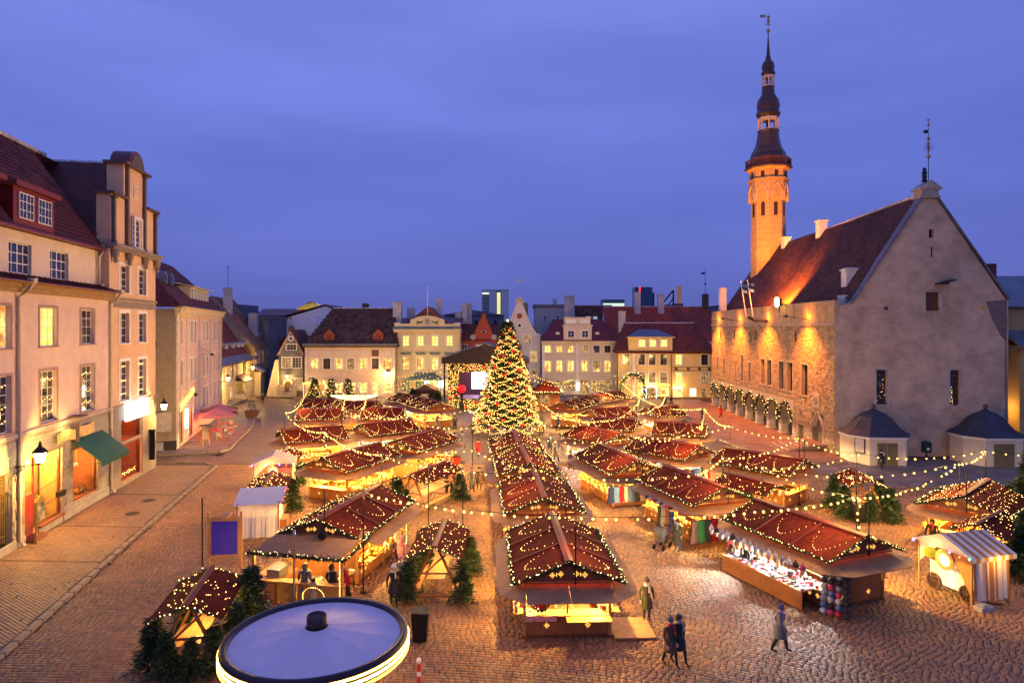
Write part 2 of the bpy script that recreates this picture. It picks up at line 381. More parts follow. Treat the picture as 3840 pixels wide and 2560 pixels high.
def lantern(parent, p, out, M=None, power=60, s=1., name='wall_lantern'):
    """iron bracket lantern with a lit glass body; returns part"""
    M = M or Matrix(); x, y, z = p; b = MB()
    b.tube([(x, y, z-.35*s), (x, y-out*.6, z-.30*s), (x, y-out, z-.25*s)], .02*s, 5, M); b.tube([(x, y, z-.6*s), (x, y-out*.5, z-.33*s)], .015*s, 5, M)
    T = M@Matrix.Translation((x, y-out, z))
    b.lathe([(.06*s, -.27*s), (.10*s, -.24*s), (.12*s, -.2*s)], 8, T); b.lathe([(.27*s, .16*s), (.25*s, .2*s), (.12*s, .33*s), (.07*s, .36*s), (.05*s, .46*s), (.012*s, .58*s)], 8, T)
    o = b.build(name, M_dark, parent)
    MB().lathe([(.12*s, -.19*s), (.2*s, .15*s)], 8, T).build('lamp_glass', glow('lantern_glass', (1, .72, .30), 16), o)
    light('POINT', 'lamp', parent, tuple(T@Vector((0, -.30*s, -.12*s))), power*1.6, WARM, .12)
    return o
# ------------------------------------------------------------------ ground
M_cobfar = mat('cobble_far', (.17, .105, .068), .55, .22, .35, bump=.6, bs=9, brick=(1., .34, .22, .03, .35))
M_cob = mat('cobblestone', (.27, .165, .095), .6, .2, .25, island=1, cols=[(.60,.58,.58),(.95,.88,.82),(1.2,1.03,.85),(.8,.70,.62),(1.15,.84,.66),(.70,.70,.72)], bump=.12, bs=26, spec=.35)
M_joint = mat('joint_sand', (.055, .042, .034), .9, .3, 2)
M_pav = mat('pavement_brick', (.23, .135, .085), .5, .16, .4, island=.22, bump=.2, bs=30)
M_slab = mat('paving_slab', (.22, .165, .13), .65, .2, .5, bump=.35, bs=8, brick=(1., .9, .55, .02, .45))
M_kerb = mat('kerb_stone', (.20, .15, .115), .7, .18, 2, island=.15, bump=.25)
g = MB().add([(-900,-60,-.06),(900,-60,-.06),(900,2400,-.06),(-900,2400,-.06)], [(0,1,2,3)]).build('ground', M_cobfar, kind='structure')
sq = MB().add([(-30,6,-.045),(50,6,-.045),(50,58,-.045),(-30,58,-.045)], [(0,1,2,3)]).build('square', M_joint, kind='structure')
def seen(x, y, mx=4.): return y > 15.5 and abs(x) < .80*y+mx
def stones(rows, gap=.012, ins2=.032):
    """rows of cobbles; each = (x, y, heading, length, width)"""
    a = np.array(rows); n = len(a); c, s = np.cos(a[:,2]), np.sin(a[:,2]); hl = a[:,3]/2-gap; hw = a[:,4]/2-gap
    V = np.zeros((n, 12, 3)); top = RNG.normal(.008, .003, n); tx = RNG.normal(0, .010, n); ty = RNG.normal(0, .010, n)
    for lv, (ins, z) in enumerate(((0., -.05), (.006, -.006), (ins2, None))):
        for k, (i, j) in enumerate(((-1,-1),(1,-1),(1,1),(-1,1))):
            jx = RNG.normal(0, gap*.55, n) if lv == 1 else 0
            lx = i*(hl-ins)+jx; ly = j*(hw-ins)+jx
            V[:, lv*4+k, 0] = a[:,0]+lx*c-ly*s; V[:, lv*4+k, 1] = a[:,1]+lx*s+ly*c
            V[:, lv*4+k, 2] = z if z is not None else top+lx*tx+ly*ty
    q = [(8,9,10,11)]+[(l*4+k, l*4+(k+1)%4, (l+1)*4+(k+1)%4, (l+1)*4+k) for l in (0,1) for k in range(4)]
    return V, np.array(q)
KERB = [(-17.4, 18), (-18.6, 24), (-19.95, 30.4), (-22.3, 41.5), (-24.4, 51.5), (-25.4, 56.5)]
def kerbx(y): return float(np.interp(y, [p[1] for p in KERB], [p[0] for p in KERB])) if y < 56.5 else -26.5
rows = []
xs = np.arange(-60, 70, .1); head = np.interp(xs, [-12, -2, 9, 30], [-.02, -.10, -.60, -.66])
bx = np.concatenate([[0], np.cumsum(np.cos(head[:-1])*.1)]); by = np.concatenate([[0], np.cumsum(np.sin(head[:-1])*.1)])
bx += -60-0; by += 16.5-np.interp(0, bx, by)
for t in np.arange(-8, 62, .178):
    cx, cy = bx-np.sin(head)*t, by+np.cos(head)*t
    ds = np.concatenate([[0], np.cumsum(np.hypot(np.diff(cx), np.diff(cy)))])
    if ds[-1] < 1: continue
    p = []; d_ = random.random()*.3
    while d_ < ds[-1]: L_ = random.uniform(.19, .30); p.append((d_, L_)); d_ += L_
    p = np.array(p); mid = p[:,0]+p[:,1]/2
    X = np.interp(mid, ds, cx); Y = np.interp(mid, ds, cy); Hd = np.interp(mid, ds, head)
    for x, y, h_, l_ in zip(X, Y, Hd, p[:,1]):
        if 15.5 < y < 57.5 and abs(x) < .80*y+3 and x > kerbx(y)+.18 and x < 46: rows.append((x, y, h_, l_, .178))
rows.sort(key=lambda r: math.hypot(r[0], r[1]+0)); V, q = stones(rows)
near = [i for i, r in enumerate(rows) if r[1] > 20.6 and -.78*r[1] < r[0] < .78*r[1]][:300]
ns = set(near); sh = {}
for j, i in enumerate(near):
    c = np.array([rows[i][0], rows[i][1], 0]); obj('cobble', npmesh('cobble', V[i]-c, q, M_cob), sq, tuple(c))
keep = np.array([i for i in range(len(rows)) if i not in ns]); VV = V[keep]
obj('cobbles', npmesh('cobbles', VV, (q[None]+12*np.arange(len(VV))[:,None,None]).reshape(-1,4), M_cob), sq, kind='stuff')
# raised pavement along the tall houses, its kerb and brick paving
pv = MB(); pl = [(x-.02, y) for x, y in KERB]+[(-26.9, 57.6), (-29.5, 57.2), (-40, 57.2), (-40, 12), (-16.4, 12)]
pv.slab(pl, -.05, .085); pave = pv.build('pavement', M_joint, kind='structure')
rows = []
fd = math.atan2(.984, -.177)
for a in np.arange(0, 46, .2):
    for b in np.arange(-.2, 9, .105):
        off = .1 if int(round(b/.105)) % 2 else 0.
        x = -28.7+.18*(46.8-16)+math.cos(fd)*(a+off)+math.sin(fd)*b; y = 16+math.sin(fd)*(a+off)-math.cos(fd)*b
        if y > 18 and x < kerbx(y)-.26 and y < 56.6 and x > -.8*y-3 and x > -20.2-.18*y-.1: rows.append((x, y, fd+PI*0, .2, .105))
rows.sort(key=lambda r: math.hypot(r[0], r[1])); V, q = stones(rows, .003, .012); V[:,:,2] += .085
vis = [i for i, r in enumerate(rows) if r[0] > -.775*r[1]][:300]; ns = set(vis)
for i in vis:
    c = np.array([rows[i][0], rows[i][1], 0]); obj('paving_brick', npmesh('paving_brick', V[i]-c, q, M_pav), pave, tuple(c))
VV = V[[i for i in range(len(rows)) if i not in ns]]
obj('paving_bricks', npmesh('paving_bricks', VV, (q[None]+12*np.arange(len(VV))[:,None,None]).reshape(-1,4), M_pav), pave, kind='stuff')
def kerb_line(pts, h=.12, w=.24, parent=None):
    for (a, b) in zip(pts, pts[1:]):
        a = Vector((*a, 0)); b = Vector((*b, 0)); L = (b-a).length; n = max(1, round(L/1.0)); 
        for i in range(n):
            p, r_ = a.lerp(b, i/n), a.lerp(b, (i+1)/n-.012); ang = math.atan2(r_.y-p.y, r_.x-p.x)
            MB().box(0, (r_-p).length, -w/2, w/2, -.05, h).build('kerb_stone', M_kerb, parent, loc=(p.x, p.y, random.uniform(-.006, .006)), rot=ang)
kerb_line(KERB+[(-26.9, 57.8), (-29.6, 58.0)], .125, .26, pave)
# two sunken drainage gutters cross the pavement, three iron covers
for y in (33.6, 46.9, 39.4):
    x0 = -20.28-.18*y; MB().box(0, abs(x0-kerbx(y)-.3), -.09, .09, .093, .106).build('gutter', mat('gutter_stone', (.13, .085, .06), .8), pave, loc=(x0+.1, y, 0), rot=-.05)
M_iron = mat('cast_iron', (.05, .04, .035), .5, .3, 12, metal=.5, bump=.3)
for x, y, z, w_ in ((-24.9, 45.2, .105, 'in the brick pavement by the peach house'), (-24.2, 42.0, .105, 'in the brick pavement by the green awning'), (-27.5, 62, .01, 'in the cobbled side lane mouth'), (8.8, 68.5, .01, 'between the huts facing the tree'), (-4.6, 58.5, .01, 'in the aisle by the litter bin'), (-25.2, 84, .01, 'on the far cobbles by the lane')):
    mb = MB().lathe([(.42, -.04), (.42, .02), (.36, .024), (.36, .018)], 20)
    for k in range(-3, 4): mb.box(-.3, .3, k*.09-.02, k*.09+.02, .018, .026)
    mb.build('manhole_cover', M_iron, loc=(x, y, z), label='iron manhole cover '+w_, cat='manhole cover', group='manhole covers in the paving')
# second pavement in front of the far left houses
p2 = [(-33.6, 61.2), (-28.0, 63.2), (-27.8, 64.2), (-31.6, 80), (-37.5, 96), (-42, 108), (-46, 118), (-52, 118), (-40, 80), (-34.6, 61.2)]
s2 = MB().slab(p2, -.05, .1).build('far_pavement', M_slab, kind='structure')
kerb_line([(-33.9, 61.0), (-28.0, 63.0), (-27.6, 64.2), (-31.5, 80), (-37.3, 96), (-41.8, 108)], .13, .25, s2)
# broad pavement along the town hall, and the forecourt of its gable
th = MB().slab([(24.6, 57.5), (22.6, 66), (21.2, 80), (21.0, 104), (34, 104), (34, 57.5)], -.05, .11).build('town_hall_pavement', mat('town_hall_paving', (.24, .135, .09), .6, .2, .5, bump=.35, bs=9, brick=(1., .7, .38, .018, .5)), kind='structure')
kerb_line([(34, 57.4), (24.5, 57.4), (22.5, 66), (21.1, 80), (20.9, 104)], .14, .22, th)
fc = MB().slab([(24.8, 49.5), (70, 47.5), (70, 64), (24.8, 57.2)], -.05, .06).build('forecourt', M_slab, kind='structure')
kerb_line([(24.7, 57.2), (24.7, 49.4), (47, 48.4)], .08, .2, fc)
fr = MB().slab([(-36.5, 108.2), (30.5, 103.5), (30.5, 112), (-36.5, 116)], -.05, .1).build('house_row_pavement', M_slab, kind='structure')
# ------------------------------------------------------------------ left row of houses
def clearglass():
    if 'clear_glass' in MATS: return MATS['clear_glass']
    m = bpy.data.materials.new('clear_glass'); m.use_nodes = True; MATS['clear_glass'] = m; t = m.node_tree; n = t.nodes; n.clear()
    o = n.new('ShaderNodeOutputMaterial'); a = n.new('ShaderNodeBsdfTransparent'); b = n.new('ShaderNodeBsdfGlossy'); b.inputs['Roughness'].default_value = .05
    x = n.new('ShaderNodeMixShader'); f = n.new('ShaderNodeFresnel'); f.inputs[0].default_value = 1.5
    t.links.new(f.outputs[0], x.inputs[0]); t.links.new(a.outputs[0], x.inputs[1]); t.links.new(b.outputs[0], x.inputs[2]); t.links.new(x.outputs[0], o.inputs[0]); return m
CG = clearglass()
FD = math.atan2(.984, -.177)
M_pink = mat('pink_plaster', (.70, .52, .42), .85, .07, 1.2, bump=.12, bs=40, stain=.10)
M_peach = mat('peach_plaster', (.70, .46, .27), .85, .07, 1.2, bump=.12, bs=40, stain=.10)
M_upper = mat('pale_plaster', (.72, .58, .43), .85, .07, 1.2, bump=.12, bs=40, stain=.1)
M_stone = mat('grey_dolomite', (.23, .19, .16), .8, .2, 3, bump=.25, bs=18, island=.15)
M_brown = mat('brown_trim', (.10, .055, .04), .6, .2, 4)
M_redp = mat('red_dormer_paint', (.16, .012, .008), .5, .15, 3)
M_shopwall = mat('shop_inner_wall', (.55, .36, .14), .8, .2, 1.5)
L1 = thing('pink_house', 'tall pink plastered house with limestone shop front and green awning', 'building', (-25.32, 28, 0), FD)
c2, c1, ct = (6.0, 10.85, 15.85), (6.0, 10.85, 15.85), (5.2, 9.3, 13.7)
hol = [(c-.95, c+.95, 10.85, 13.1) for c in c2]+[(c-.95, c+.95, 6.4, 9.4) for c in c1]+[(-0.1+.3, 1.9+.3, 10.85, 13.1), (.2, 2.2, 6.4, 9.4)]
wall('wall', L1, 19.2, 14.4, hol, M_pink, z0=6.05)
wall('lower_wall', L1, 19.2, 6.05, [(5.2, 7.15, .1, 4.3), (8.35, 12.5, .12, 4.65), (13.9, 17.45, .85, 4.2), (.6, 4.4, .7, 4.2)], mat('limestone_backing', (.30, .25, .19), .85), rev=.35)
MB().box(0, 19.2, .5, 11, 0, 14.3).box(0, 19.2, 1.0, 10.4, 14.3, 17.3).build('inner_block', mat('inner_dark', (.03, .025, .02)), L1)
# limestone facing blocks of the shop front
bl = []
for r in range(26):
    z = .55+r*.212; x = .02+random.random()*.2
    while x < 19.1:
        w = random.uniform(.38, .74); x1 = min(x+w, 19.18)
        if not any(a-.05 < x1 and x < b+.05 and c-.1 < z+.2 and z < d+.12 for a, b, c, d in ((5.2, 7.15, .1, 4.3), (8.35, 12.5, .12, 4.65), (13.9, 17.45, .85, 4.2), (.6, 4.4, .7, 4.2))) and z < 5.85: bl.append((x+.006, x1-.006, z))
        x = x1
bl.sort(key=lambda b: -b[0]*0+abs(b[0]-9))
for k, (a, b, z) in enumerate(bl[:300]): MB().box(0, b-a, -random.uniform(.022, .04), .05, 0, .2).build('stone_block', M_plinth, L1, loc=(a, 0, z))
mb = MB()
for a, b, z in bl[300:]: mb.box(a, b, -random.uniform(.022, .04), .05, z, z+.2)
if mb.v: mb.build('stone_blocks', M_plinth, L1, kind='stuff')
MB().box(-.02, 8.3, -.07, .02, 0, .54).box(12.55, 19.2, -.07, .02, 0, .54).build('plinth', mat('plinth_stone', (.33, .30, .27), .8, .2, 2, bump=.2), L1)
MB().box(0, 19.2, -.12, .02, 6.02, 6.26).build('ledge', mat('ledge_stone', (.42, .34, .30), .8), L1)
for c in c2: window(L1, c, 10.85, 1.9, 2.25, M_lity if c == 10.85 else (M_lit if c == 6.0 else M_glass), 3, 4, tr=.16, trm=mat('pink_stone_trim', (.38, .24, .20), .8), dep=.22)
for c in c1: window(L1, c, 6.4, 1.9, 3.0, M_glass, 3, 6, tr=.16, trm=MATS['pink_stone_trim'], dep=.22)
window(L1, 1.2, 10.85, 2, 2.25, None, 3, 4, tr=.16, trm=MATS['pink_stone_trim']); window(L1, 1.2, 6.4, 2, 3.0, M_litdim, 3, 6, tr=.16, trm=MATS['pink_stone_trim'])
# glowing dots stand in for fairy lights reflected in the first-floor glass
for c in c1:
    dots('reflection_dots', [(c-.8+i*.27, .19, z+.08*math.sin(i*2.1)) for z in (7.0, 7.75, 8.9) for i in range(7)], .035, M_fairy, L1)
# cornice, skirt roof, set-back top storey
MB().box(-.1, 19.5, -.35, .1, 14.1, 14.4).box(-.1, 19.5, -.2, .1, 13.85, 14.098).build('cornice', mat('ochre_cornice', (.32, .20, .10), .8), L1)
sk = MB().plate([(-.1, -.75, 14.42), (19.7, -.75, 14.42), (19.7, .75, 14.95), (-.1, .75, 14.95)], .06)
for i in range(34): sk.bar((i*.59, -.75, 14.45), (i*.59, .74, 14.98), .03, .05)
sk.build('skirt_roof', mat('dark_red_sheet', (.11, .022, .018), .45, .2), L1)
MB().tube([(-.1, -.78, 14.40), (19.7, -.78, 14.40)], .07, 6).tube([(-.1, .42, 17.42), (19.0, .42, 17.42)], .07, 6).build('gutter', mat('red_gutter', (.14, .02, .02), .4), L1)
wall('top_storey', L1, 19.2, 17.35, [(c-1.15, c+1.15, 14.98, 16.7) for c in ct], M_upper, M=Matrix.Translation((0, .7, 0)), z0=14.6)
for c in ct: window(L1, c, 14.98, 2.3, 1.72, None, 4, 3, M=Matrix.Translation((0, .7, 0)), tr=0, sill=False, dep=.2, bar=.05)
rf = MB().plate([(-.2, .35, 17.45), (19.6, .35, 17.45), (19.6, 5.4, 24.6), (-.2, 5.4, 24.6)], .15).plate([(24, 10.6, 17.45), (-.2, 10.6, 17.45), (-.2, 5.42, 24.6), (24, 5.42, 24.6)], .15).build('roof', M_dtile, L1)
tiles('roof_tiles', rf, (5.0, .36, 17.46), (1, 0, 0), (0, 5.05, 7.15), 14.8, 8.75, .26, .36, M_dtile, split=300, lift=.07,
      clip=lambda a, b: not (8.0 < a+5.0 < 12.9 and b < 3.1) and not (a+5 < 7.1 and b < 3.1))
MB().box(-.2, 19.6, .2, 1.0, 17.4, 17.5).build('eave_sheet', mat('purple_sheet', (.17, .03, .06), .35, .3, 2), L1)
q = MB()
for i in range(48): q.tube([(-.2+i*.46, 5.4, 24.66), (.3+i*.46, 5.4, 24.7)], .16, 6)
q.build('ridge_tiles', M_ridge, rf, kind='stuff')
for xa, xb in ((8.3, 12.7), (2.4, 6.9)):    # red box dormers
    d = MB().prism([(xa, 17.75), (xb, 17.75), (xb, 19.75), (xa, 19.75)], .55, 2.6).box(xa-.25, xb+.25, .25, 3.2, 19.75, 20.05).build('dormer', M_redp, L1)
    for c in ((xa+xb)/2-1.0, (xa+xb)/2+1.0): window(d, c, 18.05, 1.5, 1.45, None, 4, 3, M=Matrix.Translation((0, .4, 0)), tr=0, sill=False, dep=.1)
chimney(L1, 5.4, 5.9, 24, 26.1, 2.4, 1.1, mat('grey_render', (.36, .34, .36), .85, .2, 2, stain=.3), .1)
for s_, z1 in ((7.55, 14.3), (19.25, 14.3)):
    pipe(L1, [(s_+.1, -.72, z1), (s_+.05, -.5, z1-.35), (s_, -.14, z1-.7), (s_, -.14, .45), (s_, -.4, .2)], .1)
    MB().lathe([(.1, 0), (.2, .12), (.24, .3), (.24, .34)], 10, Matrix.Translation((s_+.1, -.72, z1-.02))).build('hopper', M_pipe, L1)
pipe(L1, [(18.9, .3, 17.35), (18.9, .5, 16.9), (18.9, .52, 15.0), (18.9, .2, 14.9)], .09)
# iron gate with scrolls
gt = MB()
for i in range(11): gt.bar((5.28+i*.18, .3, .15), (5.28+i*.18, .3, 3.2), .03)
for z in (.2, .95, 2.2, 3.2, 4.2): gt.box(5.2, 7.15, .28, .33, z-.025, z+.025)
def spiral(cx, cz, r, t0, t1, n=22): return [(cx+r*(1-.75*i/n)*math.cos(t0+(t1-t0)*i/n), .3, cz+r*(1-.75*i/n)*math.sin(t0+(t1-t0)*i/n)) for i in range(n+1)]
for cx, sg in ((5.7, 1), (6.65, -1)): gt.tube(spiral(cx, 3.7, .42, PI/2, PI/2+sg*4*PI), .02, 5); gt.tube(spiral(cx, 2.7, .2, 0, sg*4*PI), .015, 5)
gt.build('gate', mat('iron_gate', (.10, .07, .045), .5, metal=.3), L1)
MB().box(5.2, 7.15, 2.2, 2.3, 0, 4.3).build('passage_wall', mat('passage_wall', (.62, .55, .42), .9), L1)
light('POINT', 'passage_lamp', L1, (6.2, 1.0, 3.9), 240, WARM2, .15)
MB().box(7.5, 7.78, -.14, -.02, 1.35, 1.75).build('letter_box', M_dark, L1)
# shop rooms
def room(parent, x0, x1, z0, z1, d, wallm, y0=.36):
    mb = MB(); mb.add([(x0,d,z0),(x1,d,z0),(x1,d,z1),(x0,d,z1)], [(0,1,2,3)]); mb.add([(x0,y0,z0),(x0,d,z0),(x0,d,z1),(x0,y0,z1)], [(0,1,2,3)]); mb.add([(x1,y0,z0),(x1,d,z0),(x1,d,z1),(x1,y0,z1)], [(3,2,1,0)])
    mb.add([(x0,y0,z0),(x1,y0,z0),(x1,d,z0),(x0,d,z0)], [(0,1,2,3)]); mb.add([(x0,y0,z1),(x1,y0,z1),(x1,d,z1),(x0,d,z1)], [(3,2,1,0)]); return mb.build('shop_room', wallm, parent)
for o in [o for o in bpy.data.objects if o.name.startswith('inner_block')]: bpy.data.objects.remove(o)
MB().box(0, 19.2, 3.2, 11, 0, 14.3).box(0, 19.2, .5, 3.2, 4.8, 14.3).box(0, 19.2, 1.25, 10.4, 14.3, 17.3).build('inner_block', MATS['inner_dark'], L1)
M_lamp_red = glow('red_lamp', (1, .05, .02), 9, True); M_lamp_y = glow('yellow_display', (1, .55, .05), 5, True)
def shopwin(parent, x0, x1, z0, z1, nv, y=.2):
    f = MB(); e = .09
    f.box(x0, x0+e, y-.05, y+.05, z0, z1).box(x1-e, x1, y-.05, y+.05, z0, z1).box(x0+e, x1-e, y-.05, y+.05, z0, z0+e).box(x0+e, x1-e, y-.05, y+.05, z1-e, z1)
    for v in nv: f.box(v-.04, v+.04, y-.045, y+.045, z0+e, z1-e)
    w = f.build('shop_window', mat('shop_frame', (.13, .03, .02), .4), parent)
    xs_ = [x0]+list(nv)+[x1]
    for a, b in zip(xs_, xs_[1:]): MB().add([(a,y,z0),(b,y,z0),(b,y,z1),(a,y,z1)], [(0,1,2,3)]).build('pane', CG, w)
    return w
room(L1, 8.35, 12.5, .12, 4.65, 2.6, M_shopwall); shopwin(L1, 8.35, 12.5, .62, 4.65, (9.55,))
room(L1, 13.9, 17.45, .85, 4.2, 2.4, mat('shop_dark_wall', (.30, .12, .05), .8)); shopwin(L1, 13.9, 17.45, .85, 4.2, ())
MB().box(8.4, 9.5, .16, .24, .15, 2.6).build('door_panel', mat('red_door', (.30, .03, .02), .5), L1)
MB().box(8.3, 9.7, -.5, .15, .08, .3).box(9.7, 12.55, -.16, .14, .5, .62).build('step', mat('red_step', (.20, .07, .04), .7), L1)
MB().box(9.7, 12.5, -.05, .1, .08, .5).build('stall_riser', M_plinth, L1)
MB().box(10.9, 12.2, 1.2, 1.3, 1.2, 4.4).build('poster', mat('yellow_poster', (.75, .48, .12), .7), L1)
for x, z, r_, m_ in ((8.95, 3.0, .22, M_lamp_red), (14.6, 2.1, .16, M_lamp_red), (15.9, 2.9, .16, M_lamp_red)): MB().ball((x, .7, z), r_, 10, sz=.8).tube([(x, .7, z), (x, .7, z+1.1)], .01, 4).build('paper_lamp', m_, L1)
MB().prism([(15.0, 1.3), (16.6, 1.3), (16.9, 2.6), (16.2, 3.0), (15.2, 2.4)], 1.5, 1.56).build('lit_display', M_lamp_y, L1)
MB().prism([(9.7, .7), (10.1, .7), (10.15, 1.9), (9.8, 2.1)], .5, .56).build('lit_display', M_lamp_y, L1)
def bush(parent, c, r, h, n, m=None, name='plant', smin=.06, smax=.14):
    P = []; F = []
    for i in range(n):
        a = random.random()*2*PI; t = random.random(); rr = r*math.sqrt(random.random())*(1-.5*t); p = Vector((c[0]+rr*math.cos(a), c[1]+rr*math.sin(a), c[2]+h*t))
        s_ = random.uniform(smin, smax); u = Vector((random.gauss(0,1), random.gauss(0,1), random.gauss(0,.6))).normalized()*s_; w = Vector((random.gauss(0,1), random.gauss(0,1), random.gauss(0,1))).normalized().cross(u)*.45
        b = len(P); P += [p-u, p+w, p+u, p-w]; F.append((b, b+1, b+2, b+3))
    return obj(name, npmesh(name, [tuple(p) for p in P], F, m or mat('leaf_green', (.05, .10, .025), .6, .4, 4, island=.4)), parent)
bush(L1, (11.3, .8, .7), .5, 1.4, 160); bush(L1, (14.5, .7, .95), .6, .5, 90); bush(L1, (16.6, .7, .95), .5, .5, 80)
def wares(parent, x0, x1, y, zs, m, name='display_shelf'):
    g_ = MB(); sh_ = MB()
    for z in zs:
        sh_.box(x0, x1, y-.14, y+.14, z-.03, z); x = x0+.08
        while x < x1-.1:
            s_ = random.uniform(.05, .13); hh_ = s_*random.uniform(.8, 2.8)
            g_.box(x, x+s_*1.5, y-.1, y+.1, z, z+hh_) if random.random() < .6 else g_.lathe([(s_*.6, z), (s_*.75, z+hh_*.4), (s_*.3, z+hh_)], 7, Matrix.Translation((x+s_*.7, y, 0)))
            x += s_*1.5+random.uniform(.03, .2)
    sh_.build(name, mat('shelf_wood', (.16, .08, .03), .6), parent); g_.build('wares', m, parent, kind='stuff')
M_ware = mat('shop_wares', (.42, .34, .26), .5, .2, 6, island=1, cols=[(1.4,.2,.15),(1.5,1.2,.6),(.5,.3,.15),(1.5,1.4,1.3),(.3,.1,.08),(.2,.4,.25),(1.5,.7,.2),(.2,.2,.25),(1.2,.3,.2)])
wares(L1, 9.7, 12.4, 2.3, (1.2, 1.9, 2.6, 3.3), M_ware); wares(L1, 14.0, 17.4, 2.1, (1.3, 1.9, 2.5, 3.1), M_ware); wares(L1, 14.1, 17.3, .75, (.98,), M_ware)
light('POINT', 'shop_lamp', L1, (10.8, 1.0, 4.2), 1100, WARM, .2); light('POINT', 'shop_lamp', L1, (15.2, .9, 3.6), 900, (1, .36, .08), .2); light('POINT', 'shop_lamp', L1, (9.2, .5, 3.2), 200, (1, .12, .03), .15)
light('POINT', 'door_lamp', L1, (9.3, -.35, 2.6), 60, (1, .10, .02), .25)
aw = MB().plate([(13.6, -1.75, 3.45), (18.0, -1.75, 3.45), (18.0, -.05, 4.85), (13.6, -.05, 4.85)], .03).plate([(13.6, -1.752, 3.25), (18.0, -1.752, 3.25), (18.0, -1.75, 3.45), (13.6, -1.75, 3.45)], .02)
aw.bar((13.7, -.05, 3.3), (13.7, -1.7, 3.35), .03).bar((17.9, -.05, 3.3), (17.9, -1.7, 3.35), .03)
for i in range(15): aw.prism([(13.6+i*.293, 3.12), (13.6+(i+1)*.293-.02, 3.12), (13.6+(i+1)*.293-.02, 3.26), (13.6+i*.293, 3.26)], -1.775, -1.765)
aw.build('awning', mat('green_canvas', (.006, .085, .055), .7, .2, 3, bump=.15), L1)
sg = MB()
sg.prism([(11.4+i*.3, 4.98+.1*math.sin(i*.55)) for i in range(8)]+[(11.4+i*.3, 5.62+.1*math.sin(i*.55)) for i in range(7, -1, -1)], -.32, -.24)
sg.prism([(14.0+i*.3, 5.05-.1*math.sin(i*.5)) for i in range(8)]+[(14.0+i*.3, 5.72-.1*math.sin(i*.5)) for i in range(7, -1, -1)], -.32, -.24)
sg.build('shop_sign', mat('blank_sign', (.62, .42, .16), .6), L1)
MB().prism([(13.58, 4.75), (13.92, 4.75), (13.82, 5.3), (13.92, 5.9), (13.58, 5.9), (13.68, 5.3)], -.36, -.22).build('sign_bracket', M_brown, L1)
MB().box(13.0, 14.2, -.75, -.05, 6.32, 6.4).build('sign_canopy', M_brown, L1)
light('POINT', 'sign_lamp', L1, (12.3, -.6, 5.9), 60, WARM2, .08)
for y_, z in ((.3, 3.1), (.3, 2.05)): MB().tube([(8.2, -.5, z-.25), (13.7, -.4, z+.1)], .015, 4).build('sign_rail', M_dark, L1)
MB().box(10.9, 11.6, -.62, -.35, 1.95, 2.25).build('hanging_basket', M_dark, L1)
mc = MB().prism([(8.0, 1.2), (8.9, 1.2), (8.9, 2.4), (8.45, 2.65), (8.0, 2.4)], -.75, -.6).bar((8.1, -.68, .1), (8.1, -.68, 1.3), .08).build('menu_board', mat('brass_frame', (.35, .22, .06), .4, metal=.6), L1)
MB().box(8.08, 8.82, -.765, -.752, 1.3, 2.3).build('menu_sheet', M_litdim, mc)
lantern(L1, (7.0+.3, 0, 5.0), 1.25, power=1100, s=1.5)
# peach gabled house
L2 = thing('peach_gabled_house', 'peach plastered house with a tall stepped gable and arched top', 'building', (-25.32-.177*19.2, 28+.984*19.2, 0), FD)
Mo = Matrix.Translation((-19.2, 0, 0))
cx = (22.0, 25.5); hh = [(c-.85, c+.85, z0, z1) for c in cx for z0, z1 in ((14.55, 16.6), (10.75, 13.05), (6.45, 9.4))]+[(21.2, 25.4, 3.3, 5.0), (21.2, 25.4, .35, 3.15)]
wall('wall', L2, 9.25, 17.9, hh, M_peach, M=Mo, x0=19.25, back=9)
for c in cx:
    for z0, z1, k in ((14.55, 16.6, 4), (10.75, 13.05, 4), (6.45, 9.4, 6)): window(L2, c, z0, 1.7, z1-z0, M_glass, 2, k, M=Mo, tr=.22, dep=.25)
for c in cx: dots('reflection_dots', [(c-19.2-.6+i*.25, .21, z) for z in (6.9, 7.9, 9.0) for i in range(6)], .035, M_fairy, L2)  # reflections put in as glowing dots at the peach house's first-floor panes
MB().box(19.3, 28.6, -.12, .05, 13.95, 14.15, Mo).box(19.3, 28.55, -.03, .02, 13.4, 13.9, Mo).build('string_course', M_stone, L2)
gf = [(19.32, 21.2), (25.4, 28.5)]
mb = MB()
for a, b in gf: mb.box(a, b, -.06, .02, 0, 6.0, Mo)
mb.box(21.2, 25.4, -.06, .02, 3.15, 3.3, Mo).box(21.2, 25.4, -.06, .02, 0, .35, Mo).box(21.2, 25.4, -.06, .02, 5.0, 6.0, Mo).box(19.3, 28.6, -.14, .02, 6.0, 6.2, Mo); mb.build('stone_base', M_stone, L2)
room(L2, 2.0, 6.2, .35, 3.15, 2.4, mat('bar_wall', (.22, .05, .02), .8)); room(L2, 2.0, 6.2, 3.3, 5.0, 2.4, mat('bar_wall_up', (.30, .05, .03), .8))
shopwin(L2, 2.0, 6.2, .35, 3.15, ()); shopwin(L2, 2.0, 6.2, 3.3, 5.0, ())
dots('fairy_lights', [(2.2+i*.08, .4+.1*random.random(), .5+.22*abs(math.sin(i*.6))+.12*random.random()) for i in range(50)], .03, M_fairy, L2)
wares(L2, 2.2, 6.0, 2.1, (1.0, 1.7, 2.3), M_ware); wares(L2, 2.2, 6.0, 2.0, (3.8, 4.3), M_ware)
light('POINT', 'bar_lamp', L2, (4, 1.0, 2.7), 260, (1, .3, .05), .2); light('POINT', 'bar_lamp', L2, (4, 1.0, 4.6), 140, (1, .4, .1), .2)
bs = MB().box(2.0, 6.3, -.5, -.3, 4.95, 6.3)
bs.build('lit_sign', glow('blank_lit_sign', (1, .97, .9), 3.2, True), L2)
